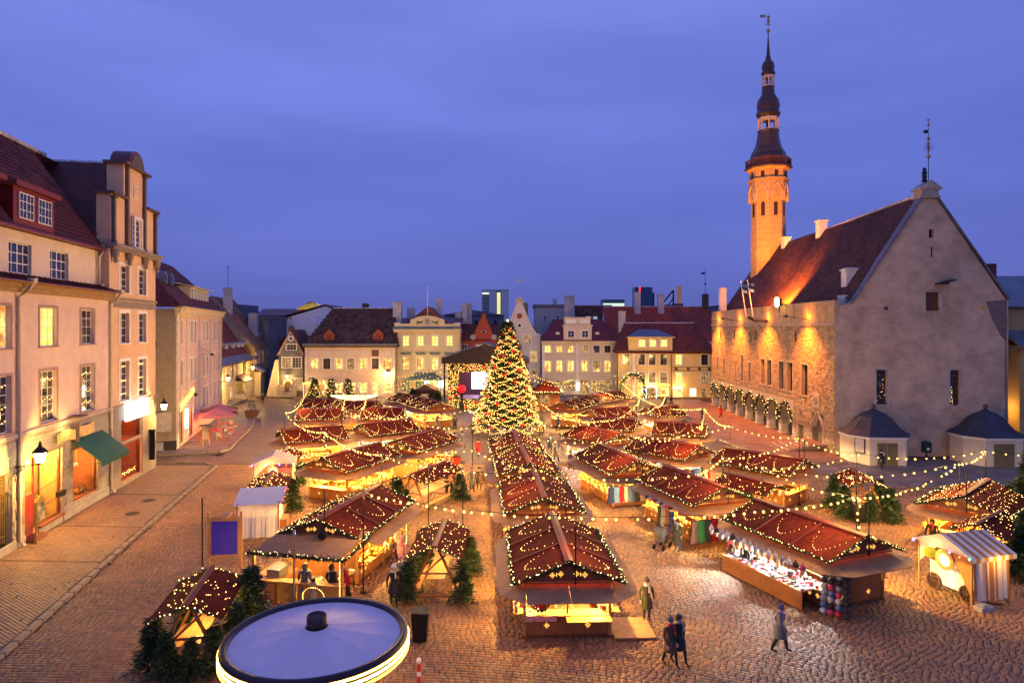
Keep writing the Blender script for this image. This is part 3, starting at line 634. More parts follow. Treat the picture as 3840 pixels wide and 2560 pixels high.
MB().box(7.6, 7.75, -.5, -.1, 1.0, 3.4).box(7.55, 7.8, -.55, -.05, 3.4, 3.5).build('menu_case', M_dark, L2)
MB().box(7.755, 7.77, -.48, -.12, 1.1, 3.3).build('menu_light', glow('menu_glow', (1, .75, .3), 4, True), L2)
lantern(L2, (9.3-.1, 0, 5.2), .7, M=Mo@Matrix.Translation((19.2, 0, 0)), power=700, s=1.35)
# shelf cornice, brackets and the stepped gable block
MB().box(19.1, 28.8, -.55, .3, 17.75, 18.0, Mo).box(19.2, 28.7, -.35, .2, 17.55, 17.75, Mo).build('shelf_cornice', M_stone, L2)
for c in (19.7, 22.3, 25.6, 28.2): MB().lathe([(.02, -1.0), (.2, -.8), (.12, -.7), (.26, -.35), (.3, 0)], 8, Mo@Matrix.Translation((c, -.25, 17.55))).build('bracket', M_stone, L2)
gb = MB().box(19.5, 28.4, 0, .95, 18.0, 21.55, Mo).box(21.75, 26.1, -.02, 1.15, 21.55, 24.2, Mo).build('stepped_gable', M_peach, L2)
for s_, z1, w in ((19.75, 21.3, .32), (22.2, 24.0, .36), (25.7, 24.0, .36), (28.15, 21.3, .32)):
    MB().box(s_-w/2, s_+w/2, -.22, .02, 18.0, z1, Mo).box(s_-w/2-.1, s_+w/2+.1, -.32, .02, z1, z1+.14, Mo).box(s_-w/2-.05, s_+w/2+.05, -.27, .02, 18.0, 18.25, Mo).build('pilaster', mat('dark_stone', (.10, .08, .075), .8, .2, 4), gb)
for a, b, z in ((19.25, 21.9, 21.55), (26.0, 28.65, 21.55)): MB().box(a, b, -.35, 1.1, z, z+.18, Mo).build('coping', M_brown, gb)
MB().box(21.4, 26.5, -.38, 1.3, 24.2, 24.4, Mo).build('coping', M_brown, gb)
ar = [(23.95+1.5*math.cos(PI*i/14), 24.4+1.25*math.sin(PI*i/14)) for i in range(15)]
MB().prism(ar, -.2, 1.2, Mo).build('arched_top', mat('dark_red_copper', (.12, .022, .03), .4, .2), gb)
MB().prism([(23.95+1.25*math.cos(PI*i/14), 24.4+1.0*math.sin(PI*i/14)) for i in range(15)], -.26, -.205, Mo).build('tympanum', MATS['dark_stone'], gb)
window(gb, 23.95, 18.15, 1.35, 2.2, None, 2, 5, M=Mo@Matrix.Translation((0, -.28, 0)), tr=.18, dep=.22, sill=True)
MB().box(23.6, 24.3, -.1, -.02, 22.1, 23.0, Mo).build('niche_window', M_white, gb); MB().box(23.7, 24.2, -.13, -.101, 22.2, 22.9, Mo).build('niche_pane', M_peach, gb)
r2 = MB().plate([(19.3, .9, 18.3), (23.95, .9, 24.6), (23.95, 10, 24.6), (19.3, 10, 18.3)], -.12, Mo).plate([(23.95, .9, 24.6), (28.6, .9, 18.3), (28.6, 10, 18.3), (23.95, 10, 24.6)], -.12, Mo).build('roof', M_dtile, L2)
tiles('roof_tiles', r2, Mo@Vector((19.3, 9.9, 18.32)), (0, -1, 0), (4.65, 0, 6.3), 9.0, 7.8, .24, .34, mat('roof_tile_shade', (.11, .030, .024), .75, .3, 2.5, island=.4), lift=.045)
q = MB()
for i in range(19): q.tube([(4.75, 1.3+i*.46, 24.68), (4.75, 1.8+i*.46, 24.72)], .16, 6)
q.build('ridge_tiles', M_ridge, r2, kind='stuff')
# cream corner house with pink front, clad in boards on the lane side
fd3 = math.atan2(25.2, -6.9)
L3 = thing('corner_house', 'long cream corner house with pink panels between white pilasters', 'building', (-32.5, 63.7, 0), fd3)
M_rose = mat('rose_plaster', (.70, .48, .40), .85, .08, 1.5, bump=.1, stain=.1); M_sand = mat('sand_plaster', (.56, .44, .28), .85, .08, 1.2, bump=.12, stain=.12)
wx = [(2.3, 1), (7.2, 1), (9.1, 1), (14.3, 1), (16.3, 1), (21.6, 1), (24.4, 1)]
hs = [(x-.5, x+.5, z0, z1) for x, _ in wx for z0, z1 in ((10.3, 12.6), (6.2, 8.6), (2.6, 4.9))]
hs = [h for h in hs if not (h[2] < 5 and h[0] < 8)]+[(1.0, 3.3, .3, 3.6), (5.2, 8.2, .3, 3.4)]
wall('wall', L3, 26.1, 13.6, hs, M_rose, rev=.22, back=11)
for i, (x, _) in enumerate(wx):
    window(L3, x, 10.3, 1.0, 2.3, M_litdim if i % 3 == 0 else M_glass, 2, 4, tr=.14); window(L3, x, 6.2, 1.0, 2.4, M_litdim if i == 5 else M_glass, 2, 4, tr=.14)
    if x > 8: window(L3, x, 2.6, 1.0, 2.3, M_glass, 2, 4, tr=.14)
for x in (.35, 4.9, 11.8, 18.9, 25.7):
    mb = MB()
    for k in range(28): mb.box(x-.32, x+.32, -.12-.03*(k % 2), .02, .3+k*.47, .3+k*.47+.44)
    mb.build('pilaster', mat('white_quoin', (.66, .60, .52), .8, .1), L3)
MB().box(-.2, 26.2, -.2, .05, 13.0, 13.3).box(-.3, 26.3, -.5, .1, 13.3, 13.75).box(-.35, 26.4, -.7, .1, 13.75, 13.95).build('cornice', mat('cream_cornice', (.60, .50, .34), .8), L3)
Ms = Matrix.Rotation(PI/2, 4, 'Z'); Ms = Matrix.Translation((0, 0, 0))@Matrix.Rotation(PI/2, 4, 'Z')@Matrix.Rotation(PI, 4, 'Z')
# lane side: local frame with x running from the back to the corner
Ml = Matrix(((0, 0-1, 0, 0), (-1, 0, 0, 0), (0, 0, 1, 0), (0, 0, 0, 1)))
Ml = Matrix.Translation((0, 11, 0))@Matrix.Rotation(-PI/2, 4, 'Z')
wall('lane_wall', L3, 11, 13.6, [(3.0, 4.2, 8.2, 10.2)], M_sand, M=Ml@Matrix.Translation((0, -.02, 0)))
window(L3, 3.6, 8.2, 1.2, 2.0, None, 2, 4, M=Ml)
for k in range(34): MB().box(7.3, 10.98, -.06-.02, -.03, 1.0+k*.375, 1.0+k*.375+.36, Ml).build('board', mat('grey_board', (.33, .27, .17), .7, .15, 3, bump=.1), L3)
MB().box(5.0, 11.05, -.1, -.03, 0, .98, Ml).build('dark_plinth', mat('black_plinth', (.035, .03, .03), .7), L3)
MB().box(9.0, 9.9, -.13, -.1, .1, .9, Ml).build('meter_box', mat('grey_box', (.4, .38, .38), .5), L3)
MB().box(8.2, 10.6, -.12, -.085, 1.9, 3.7, Ml).build('notice_board', mat('pale_notice', (.55, .50, .42), .7), L3)
MB().box(8.8, 9.3, -.11, -.085, 10.0, 10.6, Ml).build('vent_grille', M_brown, L3)
r3 = MB().plate([(-.6, -.6, 13.96), (26.6, -.6, 13.96), (24, 5.5, 19.8), (4, 5.5, 19.8)], .12).plate([(-.6, 11.6, 13.96), (-.6, -.6, 13.96), (4, 5.5, 19.8)], .12).plate([(26.6, 11.6, 13.96), (-.6, 11.6, 13.96), (4, 5.5, 19.8), (24, 5.5, 19.8)], .12).build('roof', M_dtile, L3)
S_ = math.hypot(6.1, 5.84); tiles('roof_tiles', r3, (-.6, -.6, 13.97), (1, 0, 0), (0, 6.1, 5.84), 27.2, S_, .3, .4, M_dtile, lambda a, b: a > 4.6*b/S_ and a < 27.2-2.6*b/S_)
S2 = math.hypot(4.6, 5.84); tiles('roof_tiles', r3, (-.6, 11.6, 13.97), (0, -1, 0), (4.6, 0, 5.84), 12.2, S2, .3, .4, M_rtile, lambda a, b: abs(a-6.1) < 6.1*(1-b/S2))
MB().box(-.7, 26.7, -.85, -.3, 13.93, 14.03).build('eave_sheet', M_zinc, L3)
dm = MB().box(9.5, 20.5, .6, 5, 14.6, 16.5).plate([(9.1, .1, 16.5), (20.9, .1, 16.5), (20.9, 4.6, 17.3), (9.1, 4.6, 17.3)], .12).build('dormer', mat('dormer_cream', (.5, .42, .30), .8), L3)
for k in range(6): window(dm, 10.6+k*1.75, 14.95, 1.35, 1.35, None, 3, 3, M=Matrix.Translation((0, .5, 0)), tr=.04, sill=False, dep=.06)
for x in (3.2, 6.0): MB().prism([(x-.6, 16.4), (x+.6, 16.4), (x+.6, 17.1)]+[(x+.6*math.cos(PI*i/8), 17.1+.5*math.sin(PI*i/8)) for i in range(9)]+[(x-.6, 17.1)], 1.6, 4).build('arched_dormer', M_zinc, L3)
for x in (3.2, 6.0): MB().box(x-.4, x+.4, 1.52, 1.6, 16.5, 17.2).build('dormer_pane', M_glass, L3)
pipe(L3, [(25.9, -.7, 13.8), (25.6, -.25, 13.1), (25.6, -.2, .3)]); pipe(L3, [(.7, -.7, 13.8), (.75, -.25, 13.1), (.75, -.2, .3)])
room(L3, 1.0, 3.3, .3, 3.6, 2, M_shopwall, .24); shopwin(L3, 1.0, 3.3, .3, 3.6, (2.2,)); room(L3, 5.2, 8.2, .3, 3.4, 2, M_shopwall, .24); shopwin(L3, 5.2, 8.2, .3, 3.4, ())
light('POINT', 'shop_lamp', L3, (2.1, 1, 3), 300, WARM, .2); light('POINT', 'shop_lamp', L3, (6.6, 1, 3), 400, (1, .45, .3), .2)
dots('fairy_lights', [(.4+i*.075+random.gauss(0,.08), -.25-.1*random.random(), 3.85+.5*abs(math.sin(i*.35))+random.gauss(0,.08)+i*.012) for i in range(90)], .05, glow('fairy_gold', (1, .62, .05), 9), L3)
MB().box(3.75, 4.05, -.3, -.1, 1.6, 3.6).build('lit_box_sign', glow('white_box_sign', (.95, .95, 1), 3, True), L3)
for x, z in ((3.0, 5.1), (12.4, 8.8)): MB().bar((x, -.05, z), (x, -1.4, z+.1), .05).bar((x, -.05, z+.7), (x, -1.2, z+.12), .03).box(x-.03, x+.03, -1.35, -1.05, z-.15, z+.05).build('sign_bracket', M_dark, L3)
# low cream house with bays, red tile roof
fd4 = math.atan2(24.5, -4.4)
L4 = thing('low_cream_house', 'low cream house with a bay window, wall lanterns and steep red tile roof', 'building', (-41.0, 91.5, 0), fd4)
M_cr = mat('cream_plaster', (.62, .54, .38), .85, .08, 1.2, bump=.12, stain=.12)
wl = [1.2, 4.2, 9.2, 11.5, 16.5, 18.2]; h4 = [(x-.75, x+.75, 4.0, 6.3) for x in wl]+[(x-.7, x+.7, .9, 3.0) for x in (4.2, 8.2, 18.8, 21.3)]+[(1.6, 2.8, .1, 2.6)]
wall('wall', L4, 24.9, 7.0, h4, M_cr, back=9)
for i, x in enumerate(wl): window(L4, x, 4.0, 1.5, 2.3, M_litdim if i in (1, 3) else M_glass, 3, 4, tr=0, sill=False, frm=mat('tan_frame', (.42, .32, .2), .6))
for x in (4.2, 8.2, 18.8, 21.3): window(L4, x, .9, 1.4, 2.1, M_lit, 3, 3, tr=0, frm=MATS['tan_frame'])
MB().box(1.6, 2.8, .12, .18, .1, 2.6).build('door', mat('brown_door', (.12, .07, .04), .6), L4)
by_ = MB().slab([(10.6, .02), (11.4, -1.2), (15.8, -1.2), (16.6, .02)], .9, 1.5).slab([(10.6, .02), (11.4, -1.2), (15.8, -1.2), (16.6, .02)], 3.2, 3.5).build('bay', M_cr, L4)
for k in range(4): window(by_, 11.95+k*1.1, 1.55, 1.0, 1.6, M_lit, 3, 4, M=Matrix.Translation((0, -1.35, 0)), tr=.02, sill=False, frm=MATS['tan_frame'])
MB().plate([(10.3, -1.5, 3.5), (16.9, -1.5, 3.5), (16.4, 0, 4.4), (10.8, 0, 4.4)], .1).build('bay_roof', M_brd, by_)
gable_roof(L4, 24.9, 9, 7.0, 13.2, M_rtile, .32, .42, .5, name='roof')
MB().plate([(-.5, -.75, 6.5), (25.4, -.75, 6.5), (25.4, .2, 7.5), (-.5, .2, 7.5)], .05).build('eave_sheet', M_zinc, L4)
for x in (1.5, 5.0, 9.5, 14, 17.5, 20.5): MB().prism([(x-.5, 8.6), (x+.5, 8.6), (x+.5, 9.2), (x-.5, 9.2)], .9, 2.0).plate([(x-.7, .6, 9.25), (x+.7, .6, 9.25), (x+.7, 2.1, 9.5), (x-.7, 2.1, 9.5)], .05).build('roof_vent', mat('white_metal', (.6, .6, .62), .4), L4)
lantern(L4, (2.2, 0, 4.6), .9, power=600, s=1.3); lantern(L4, (17.4, 0, 5.2), 1.2, power=600, s=1.3)
MB().box(22, 24.9, -1.6, 0, 0, 4.2).plate([(21.7, -2.0, 4.2), (25.1, -2.0, 4.2), (25.1, 0, 5.3), (21.7, 0, 5.3)], .1).build('porch', M_cr, L4)
# tall gabled house behind, and the ochre one at the lane
L5 = thing('stepped_back_house', 'old house with a bare grey firewall gable and orange tile roof', 'building', (-47.5, 112, 0), fd4)
tp = [(-1, 6.8), (5.5, 17.0), (6.5, 17.0), (13, 8.5)]
Mg = Matrix.Rotation(-PI/2, 4, 'Z')@Matrix.Translation((-9.5, 0, 0))
wall('firewall', L5, 14, 17, [], mat('grey_firewall', (.26, .22, .19), .9, .2, .8, bump=.25, bs=6, stain=.3), M=Mg, top=tp, x0=-1)
gr = MB().plate([(0, -3.5, 8.5), (16, -3.5, 8.5), (16, 3.5, 17.2), (0, 3.5, 17.2)], .12).plate([(16, 10.5, 6.8), (0, 10.5, 6.8), (0, 3.5, 17.2), (16, 3.5, 17.2)], .12).build('roof', M_btile, L5)
tiles('roof_tiles', gr, (0, -3.5, 8.5), (1, 0, 0), (0, 7, 8.7), 16, 11.1, .4, .5, mat('roof_tile_orange', (.26, .10, .045), .8, .25, 2, island=.4))
wall('wall', L5, 14, 9, [(2.0, 3.2, 5.5, 7.5), (4.6, 5.8, 5.5, 7.5), (8, 9.2, 5.5, 7.5), (4.6, 5.8, 1.5, 3.5), (8, 9.2, 1.5, 3.5)], mat('ochre_plaster', (.45, .31, .14), .85, .12, 1.2, stain=.2), M=Matrix.Translation((0, -3.2, 0)), back=12)
for x, z, l_ in ((2.6, 5.5, 1), (5.2, 5.5, 0), (8.6, 5.5, 0), (5.2, 1.5, 1), (8.6, 1.5, 0)): window(L5, x, z, 1.2, 2, M_lit if l_ else M_glass, 2, 3, M=Matrix.Translation((0, -3.2, 0)))
chimney(L5, 3, 1.5, 12, 18.5, 1.6, 1.2, mat('white_chimney', (.55, .53, .52), .85, .15, 2, stain=.3)); chimney(L5, 9, -1.5, 9, 14.2, 2.0, 1.4, MATS['white_chimney'])
MB().bar((3, 1.5, 18.7), (3, 1.5, 22.6), .06).bar((1.8, 1.5, 22.3), (4.2, 1.5, 22.3), .05).bar((2.2, 1.5, 22.1), (2.2, 1.5, 22.5), .03).bar((3.6, 1.5, 22.1), (3.6, 1.5, 22.5), .03).build('aerial', M_dark, L5)
for k in range(3): MB().box(6+k*1.5, 6.7+k*1.5, 1.0-k*.8, 1.2-k*.8, 14.6-k*1.0, 15.3-k*1.0).build('skylight', M_zinc, L5)
# ------------------------------------------------------------------ row of houses across the square
def rowwin(parent, xs_, z, w, h, lits, **k):
    for x, l_ in zip(xs_, lits): window(parent, x, z, w, h, {0: M_glass, 1: M_lit, 2: M_lity, 3: M_litdim, 4: M_shopw}[l_], **k)
    return [(x-w/2, x+w/2, z, z+h) for x in xs_]
def curve_emit(): pass
# small grey gabled house
B1 = thing('grey_gable_house', 'narrow grey gabled house with white trim and arched door up steps', 'building', (-39.98, 113, 0))
M_slate = mat('slate_grey_plaster', (.16, .155, .17), .8, .2, 1.2, brick=(1., .5, .25, .012, .7), vert=True, bump=.2)
tp = [(0, 7.4), (2.05, 11.1), (4.1, 7.4)]
hs = rowwin(B1, [2.1], 8.0, 1.65, .95, [0], nx=3, nz=2, tr=.14); hs += rowwin(B1, [1.25, 3.0], 4.9, 1.5, 1.8, [3, 0], nx=3, nz=4, tr=.12); hs += rowwin(B1, [3.35], 1.1, 1.15, 2.0, [3], nx=3, nz=4, tr=.1)
hs.append((.95, 2.1, .75, 2.7)); wall('wall', B1, 4.1, 11, hs, M_slate, top=tp, back=7)
mb = MB().bar((-.15, -.06, 7.2), (2.05, -.06, 11.25), .1, .32, up=(0, 1, 0)).bar((4.25, -.06, 7.2), (2.05, -.06, 11.25), .1, .32, up=(0, 1, 0)); mb.build('gable_trim', M_white, B1)
rr = MB().plate([(-.35, -.3, 6.9), (2.05, -.3, 11.3), (2.05, 7.2, 11.3), (-.35, 7.2, 6.9)], -.12).plate([(2.05, -.3, 11.3), (4.45, -.3, 6.9), (4.45, 7.2, 6.9), (2.05, 7.2, 11.3)], -.12).build('roof', M_rtile, B1)
tiles('roof_tiles', rr, (4.45, -.3, 7.03), (0, 1, 0), (-2.4, 0, 4.4), 7.5, 5.0, .35, .42, M_btile)
MB().lathe([(.5, 0), (.5, .06)], 18, Matrix.Translation((2.05, -.05, 9.95))@Matrix.Rotation(PI/2, 4, 'X')).build('clock_disc', M_white, B1); MB().lathe([(.3, 0), (.3, .04)], 14, Matrix.Translation((2.05, -.09, 9.95))@Matrix.Rotation(PI/2, 4, 'X')).build('clock_emblem', mat('blue_emblem', (.05, .08, .2)), B1)
MB().box(1.6, 2.5, -.1, .5, 11.2, 11.9).lathe([(.5, 0), (.1, .3)], 4, Matrix.Translation((2.05, .2, 11.9))).bar((2.05, .2, 12.1), (2.05, .2, 14), .05).box(1.6, 2.05, .18, .2, 13.3, 13.6).build('weathervane', M_brown, B1)
MB().prism([(1.0, .75), (2.05, .75), (2.05, 2.0)]+[(1.52+.53*math.cos(PI*i/8), 2.1+.5*math.sin(PI*i/8)) for i in range(9)]+[(1.0, 2.0)], .05, .15).build('door', mat('brown_door', (.12, .07, .04), .6), B1)
mb = MB()
for i in range(12): a, b = PI*i/12, PI*(i+1)/12; mb.prism([(1.52+.58*math.cos(a), 2.1+.58*math.sin(a)), (1.52+.85*math.cos(a), 2.1+.85*math.sin(a)), (1.52+.85*math.cos(b), 2.1+.85*math.sin(b)), (1.52+.58*math.cos(b), 2.1+.58*math.sin(b))], -.08, .02)
mb.box(.68, .95, -.08, .02, .5, 2.1).box(2.1, 2.37, -.08, .02, .5, 2.1).build('door_arch', M_cream, B1)
for k in range(5): MB().box(.7, 2.3, -1.9+k*.36, .02, .12+k*.13-.02*0, .25+k*.13).build('step', M_plinth, B1)
for x in (.3, 2.45): MB().box(x-.05, x+.6, -2.0, -.02, .1, 1.9).lathe([(.36, 0), (.3, .3), (.06, .45)], 4, Matrix.Translation((x+.28, -1.6, 1.9)), ph=PI/4).build('stone_cheek', M_plinth, B1)
MB().prism([(-2.0, .05), (-.02, .05), (-.02, 6.4), (-.5, 6.2)], -.6, .6).build('buttress', M_cream, B1)
lantern(B1, (1.5, 0, 3.5), .45, power=200, s=1.1)
# wide rose house with brown roof
B2 = thing('wide_rose_house', 'wide rose-beige house with steep brown tiled roof and two red dormers', 'building', (-35.6, 113, 0))
M_rb = mat('rose_beige_plaster', (.64, .48, .37), .85, .08, 1.0, bump=.1, stain=.12)
u = lambda zx: (zx-805)*.01946
cs = [u(x) for x in (890, 1000, 1105, 1213, 1320, 1428, 1535)]
hs = rowwin(B2, cs, 4.7, 1.25, 1.85, [1, 0, 1, 3, 1, 0, 1], nx=2, nz=3, tr=.14, frm=M_brown)
hs += rowwin(B2, [u(x) for x in (1105, 1213, 1320, 1535)], .6, 1.35, 1.75, [4]*4, nx=2, nz=3, tr=.12, frm=M_brown); hs += rowwin(B2, [u(865)], 1.9, 1.3, 1.5, [3], nx=2, nz=2, tr=.12)
hs += [(u(960), u(1030), .2, 2.8), (u(1404), u(1450), .2, 2.5)]
wall('wall', B2, 15.6, 8.6, hs, M_rb, back=12)
for x in (u(995), u(1427)): MB().box(x-.7, x+.7, .2, .26, .2, 2.8).build('door', M_shopw, B2)
for c in cs[:5]+cs[6:]:
    p = [(c-.68, 7.15), (c-.6, 7.05), (c+.6, 7.05), (c+.68, 7.15), (c+.68, 7.75), (c+.6, 7.85), (c-.6, 7.85), (c-.68, 7.75)]; MB().prism(p, -.04, .02).build('cartouche', mat('pale_panel', (.60, .52, .46), .8), B2)
MB().box(cs[5]-.6, cs[5]+.6, -.05, .02, 6.9, 8.0).build('hatch', mat('brown_hatch', (.12, .045, .03), .6), B2)
for x in (.1, 15.2):
    mb = MB()
    for k in range(17): mb.box(x-.02*(k % 2), x+.32+.1*(k % 2), -.05, .02, .1+k*.5, .1+k*.5+.46)
    mb.build('quoin', mat('white_quoin', (.66, .60, .52), .8, .1), B2)
MB().box(-.2, 15.8, -.35, .05, 8.6, 8.75).box(-.3, 15.9, -.6, .3, 8.752, 9.1).build('cornice', M_zinc, B2)
r_ = gable_roof(B2, 15.6, 12, 8.9, 15.3, M_btile, .34, .42, .35, hipL=3.6, hipR=1.6)
def dormer(parent, x, y, z, w, h, rh, m, mr, d=2.6, pane=None):
    o = MB().box(x-w/2, x+w/2, y, y+d, z, z+h).prism([(x-w/2, z+h), (x+w/2, z+h), (x, z+h+rh)], y, y+d).build('dormer', m, parent)
    MB().plate([(x-w/2-.25, y-.2, z+h-.15), (x, y-.2, z+h+rh+.08), (x, y+d, z+h+rh+.08), (x-w/2-.25, y+d, z+h-.15)], -.08).plate([(x, y-.2, z+h+rh+.08), (x+w/2+.25, y-.2, z+h-.15), (x+w/2+.25, y+d, z+h-.15), (x, y+d, z+h+rh+.08)], -.08).build('dormer_roof', mr, o)
    if pane: MB().prism([(x-w*.3, z+.2), (x+w*.3, z+.2), (x+w*.3, z+h*.7)]+[(x+w*.3*math.cos(PI*i/6), z+h*.7+w*.28*math.sin(PI*i/6)) for i in range(7)]+[(x-w*.3, z+h*.7)], y-.05, y-.001).build('shutter', pane, o)
    return o
M_terr = mat('terracotta_paint', (.30, .075, .03), .7, .15, 2)
for x in (u(1010), u(1445)): dormer(B2, x, .7, 9.2, 1.8, 1.5, .9, M_terr, M_btile, 3, mat('dark_terracotta', (.20, .045, .02), .7))
chimney(B2, 15.1, 5, 12, 16.2, 1.5, 1.2, mat('white_chimney', (.55, .53, .52), .85, .15, 2, stain=.3)); chimney(B2, 17.0, 8, 9, 15.2, 1.3, 1.0, MATS['white_chimney']); chimney(B2, 8.8, 7.5, 14, 16, 1.1, .8, M_brown)
pipe(B2, [(15.7, -.5, 8.8), (15.45, -.15, 8.2), (15.45, -.12, .2)])
lantern(B2, (u(1545), 0, 4.0), .5, power=600, s=1.4)
MB().box(u(820), u(950), -2.2, -.05, 2.3, 2.55).bar((u(830), -2.1, .1), (u(830), -2.1, 2.3), .12).bar((u(940), -2.1, .1), (u(940), -2.1, 2.3), .12).build('entrance_canopy', glow('lit_canopy', (1, .6, .15), 1.5), B2)
light('POINT', 'canopy_lamp', B2, (u(885), -1.0, 2.1), 120, WARM, .2)
# yellow house with the crest
B3 = thing('yellow_crest_house', 'yellow house with a crest on its pediment and green porch roof', 'building', (-20.5, 115, 0))
M_yel = mat('yellow_plaster', (.72, .61, .33), .85, .06, 1.0, bump=.1, stain=.08); M_grn = mat('verdigris', (.10, .19, .17), .5, .25, 2, metal=.3)
u = lambda zx: (zx-1600)*.01981
cs = [u(x) for x in (1698, 1827, 1955, 2083)]
hs = rowwin(B3, cs, 8.6, 1.1, 1.8, [2]*4, nx=2, nz=3, tr=.16, frm=M_brown); hs += rowwin(B3, cs, 4.45, 1.15, 2.25, [1]*4, nx=2, nz=2, tr=.16, frm=M_brown)
hs += rowwin(B3, [u(1698), u(2070)], .7, 1.4, 2.3, [3, 4], nx=2, nz=3, tr=.12, frm=M_grn); hs += [(u(1785), u(1865), .15, 2.5), (u(1925), u(1995), .15, 2.9)]
wall('wall', B3, 11.4, 11.5, hs, M_yel, back=12)
for c in cs: MB().box(c-.95, c+.95, -.3, .02, 7.35, 7.5).box(c-.8, c+.8, -.12, .02, 7.1, 7.35).build('window_hood', M_grn, B3)
MB().box(u(1785), u(1865), .15, .2, .15, 2.5).build('door', M_grn, B3); MB().box(u(1925), u(1995), .15, .2, .15, 2.9).build('door', M_shopw, B3)
MB().box(-.1, 11.5, -.08, .02, 4.0, 4.3).box(-.1, 11.5, -.35, .05, 11.0, 11.35).box(-.2, 11.6, -.6, .3, 11.35, 11.6).build('cornice', M_cream, B3)
MB().plate([(-.3, -.75, 11.62), (11.7, -.75, 11.62), (11.7, .1, 12.0), (-.3, .1, 12.0)], .06).build('eave_sheet', M_grn, B3)
xc = u(1888); pd = [(0, 11.6), (.9, 11.6), (10.5, 11.6), (11.4, 11.6)]
MB().prism([(-.05, 11.6), (11.45, 11.6), (11.45, 12.5), (xc+3.0, 12.5), (xc+3.0, 13.2), (xc+1.5, 13.75), (xc, 13.95), (xc-1.5, 13.75), (xc-3.0, 13.2), (xc-3.0, 12.5), (-.05, 12.5)], .05, .35).build('pediment', M_yel, B3)
MB().box(-.1, 1.0, -.02, .4, 12.5, 12.65).box(10.4, 11.5, -.02, .4, 12.5, 12.65).build('pedestal', M_white, B3)
cr_ = MB().prism([(xc-.62*math.sin(2*PI*i/20)*1.0, 12.85+.78*math.cos(2*PI*i/20)) for i in range(20)], -.02, .045).build('crest', mat('crest_grey', (.45, .43, .45), .7), B3)
MB().prism([(xc-.34, 13.35), (xc-.34, 12.7), (xc, 12.35), (xc+.34, 12.7), (xc+.34, 13.35)][::1], -.08, -.021).build('shield', mat('gold_leaf', (.70, .42, .05), .35, metal=.5), cr_)
for k in range(3): MB().box(xc-.27, xc+.27, -.1, -.081, 12.62+k*.22, 12.75+k*.22).build('lion_bar', mat('crest_blue', (.02, .06, .3), .5), cr_)
for sg_ in (-1, 1):
    MB().tube([(xc+sg_*.75, .0, 13.05), (xc+sg_*1.1, .0, 12.7), (xc+sg_*1.5, .0, 12.7), (xc+sg_*1.75, .0, 13.0)], [.06, .17, .17, .06], 6).tube([(xc+sg_*1.75, .0, 13.0), (xc+sg_*1.78, .0, 12.5), (xc+sg_*1.7, 0, 12.3)], [.1, .1, .03], 6).build('festoon', mat('green_festoon', (.08, .14, .04), .7), cr_)
    MB().bar((xc+sg_*1.0, -.05, 12.4), (xc+sg_*1.4, -.05, 12.9), .07).bar((xc+sg_*1.4, -.05, 12.4), (xc+sg_*1.0, -.05, 12.9), .07).build('ribbon', M_white, cr_)
rr = MB().prism([(xc-4.2, 12.2), (xc+4.2, 12.2), (xc, 15.6)], .5, 9).build('roof', M_brd, B3); MB().plate([(-.2, .4, 12.1), (11.6, .4, 12.1), (11.6, 6, 13.6), (-.2, 6, 13.6)], .1).build('back_roof', M_brd, rr)
for x, y, z in ((xc+1.5, 5, 16.9), (xc+4.8, 7, 14.6), (xc+6.0, 7, 15.9), (xc+6.8, 8, 16.2)): chimney(B3, x, y, 12.5, z, 1.0, .9, MATS['white_chimney'])
MB().tube([(xc, .3, 13.9), (xc, .3, 19.0)], .06, 6).build('flagpole', M_white, B3)
pr = MB().plate([(u(1720), -2.2, 3.0), (u(2030), -2.2, 3.0), (u(1960), 0, 4.0), (u(1790), 0, 4.0)], .1).box(u(1720), u(2030), -2.2, -2.1, 2.8, 3.0).build('porch_roof', M_grn, B3)
for x in (u(1735), u(2015)): MB().bar((x, -2.0, .1), (x, -2.0, 2.85), .12).build('porch_post', M_grn, pr)
for x in (u(1885), u(2010)): MB().box(x-.4, x+.4, -.35, -.2, 1.4, 2.6).build('lit_poster', glow('poster_glow', (.7, .85, 1), 2.4, True), B3)
light('POINT', 'porch_lamp', B3, (u(1880), -1.2, 2.7), 150, WARM2, .2)
for x in (0, 11.35): pipe(B3, [(x, -.6, 11.7), (x+.05, -.12, 10.9), (x+.05, -.12, .2)])
# red gabled house
B4 = thing('red_gable_house', 'brick-red house with scrolled gable behind the stage', 'building', (-9.3, 118, 0))
M_rr = mat('red_plaster', (.42, .085, .04), .85, .1, 1.0, bump=.1, stain=.12)
ctr = 4.2; tp = [(0, 9.7), (2.3, 9.7)]+[(2.3+.35*i/4, 9.7+1.2*math.sin(PI/2*i/4)) for i in range(1, 5)]+[(ctr, 14.6)]+[(6.1-.35*i/4, 9.7+1.2*math.sin(PI/2*i/4)) for i in range(4, 0, -1)]+[(6.1, 9.7), (7.2, 9.7)]
hs = rowwin(B4, [.75], 7.4, 1.0, 1.4, [0], nx=2, nz=2, tr=.08); hs += rowwin(B4, [3.4, 4.9], 7.3, 1.1, 1.5, [2, 2], nx=2, nz=2, tr=.1)
wall('wall', B4, 7.2, 14, hs, M_rr, top=tp, back=9)
for x in (2.3, 6.1): MB().lathe([(.5, 0), (.5, .12), (.28, .12), (.28, .18), (.1, .18)], 16, Matrix.Translation((x, -.02, 10.1))@Matrix.Rotation(PI/2, 4, 'X')).build('volute', mat('volute_stone', (.5, .42, .36), .8), B4)
MB().bar((2.6, -.03, 10.9), (ctr, -.03, 14.75), .1, .2, up=(0, 1, 0)).bar((5.8, -.03, 10.9), (ctr, -.03, 14.75), .1, .2, up=(0, 1, 0)).build('coping', M_brown, B4)
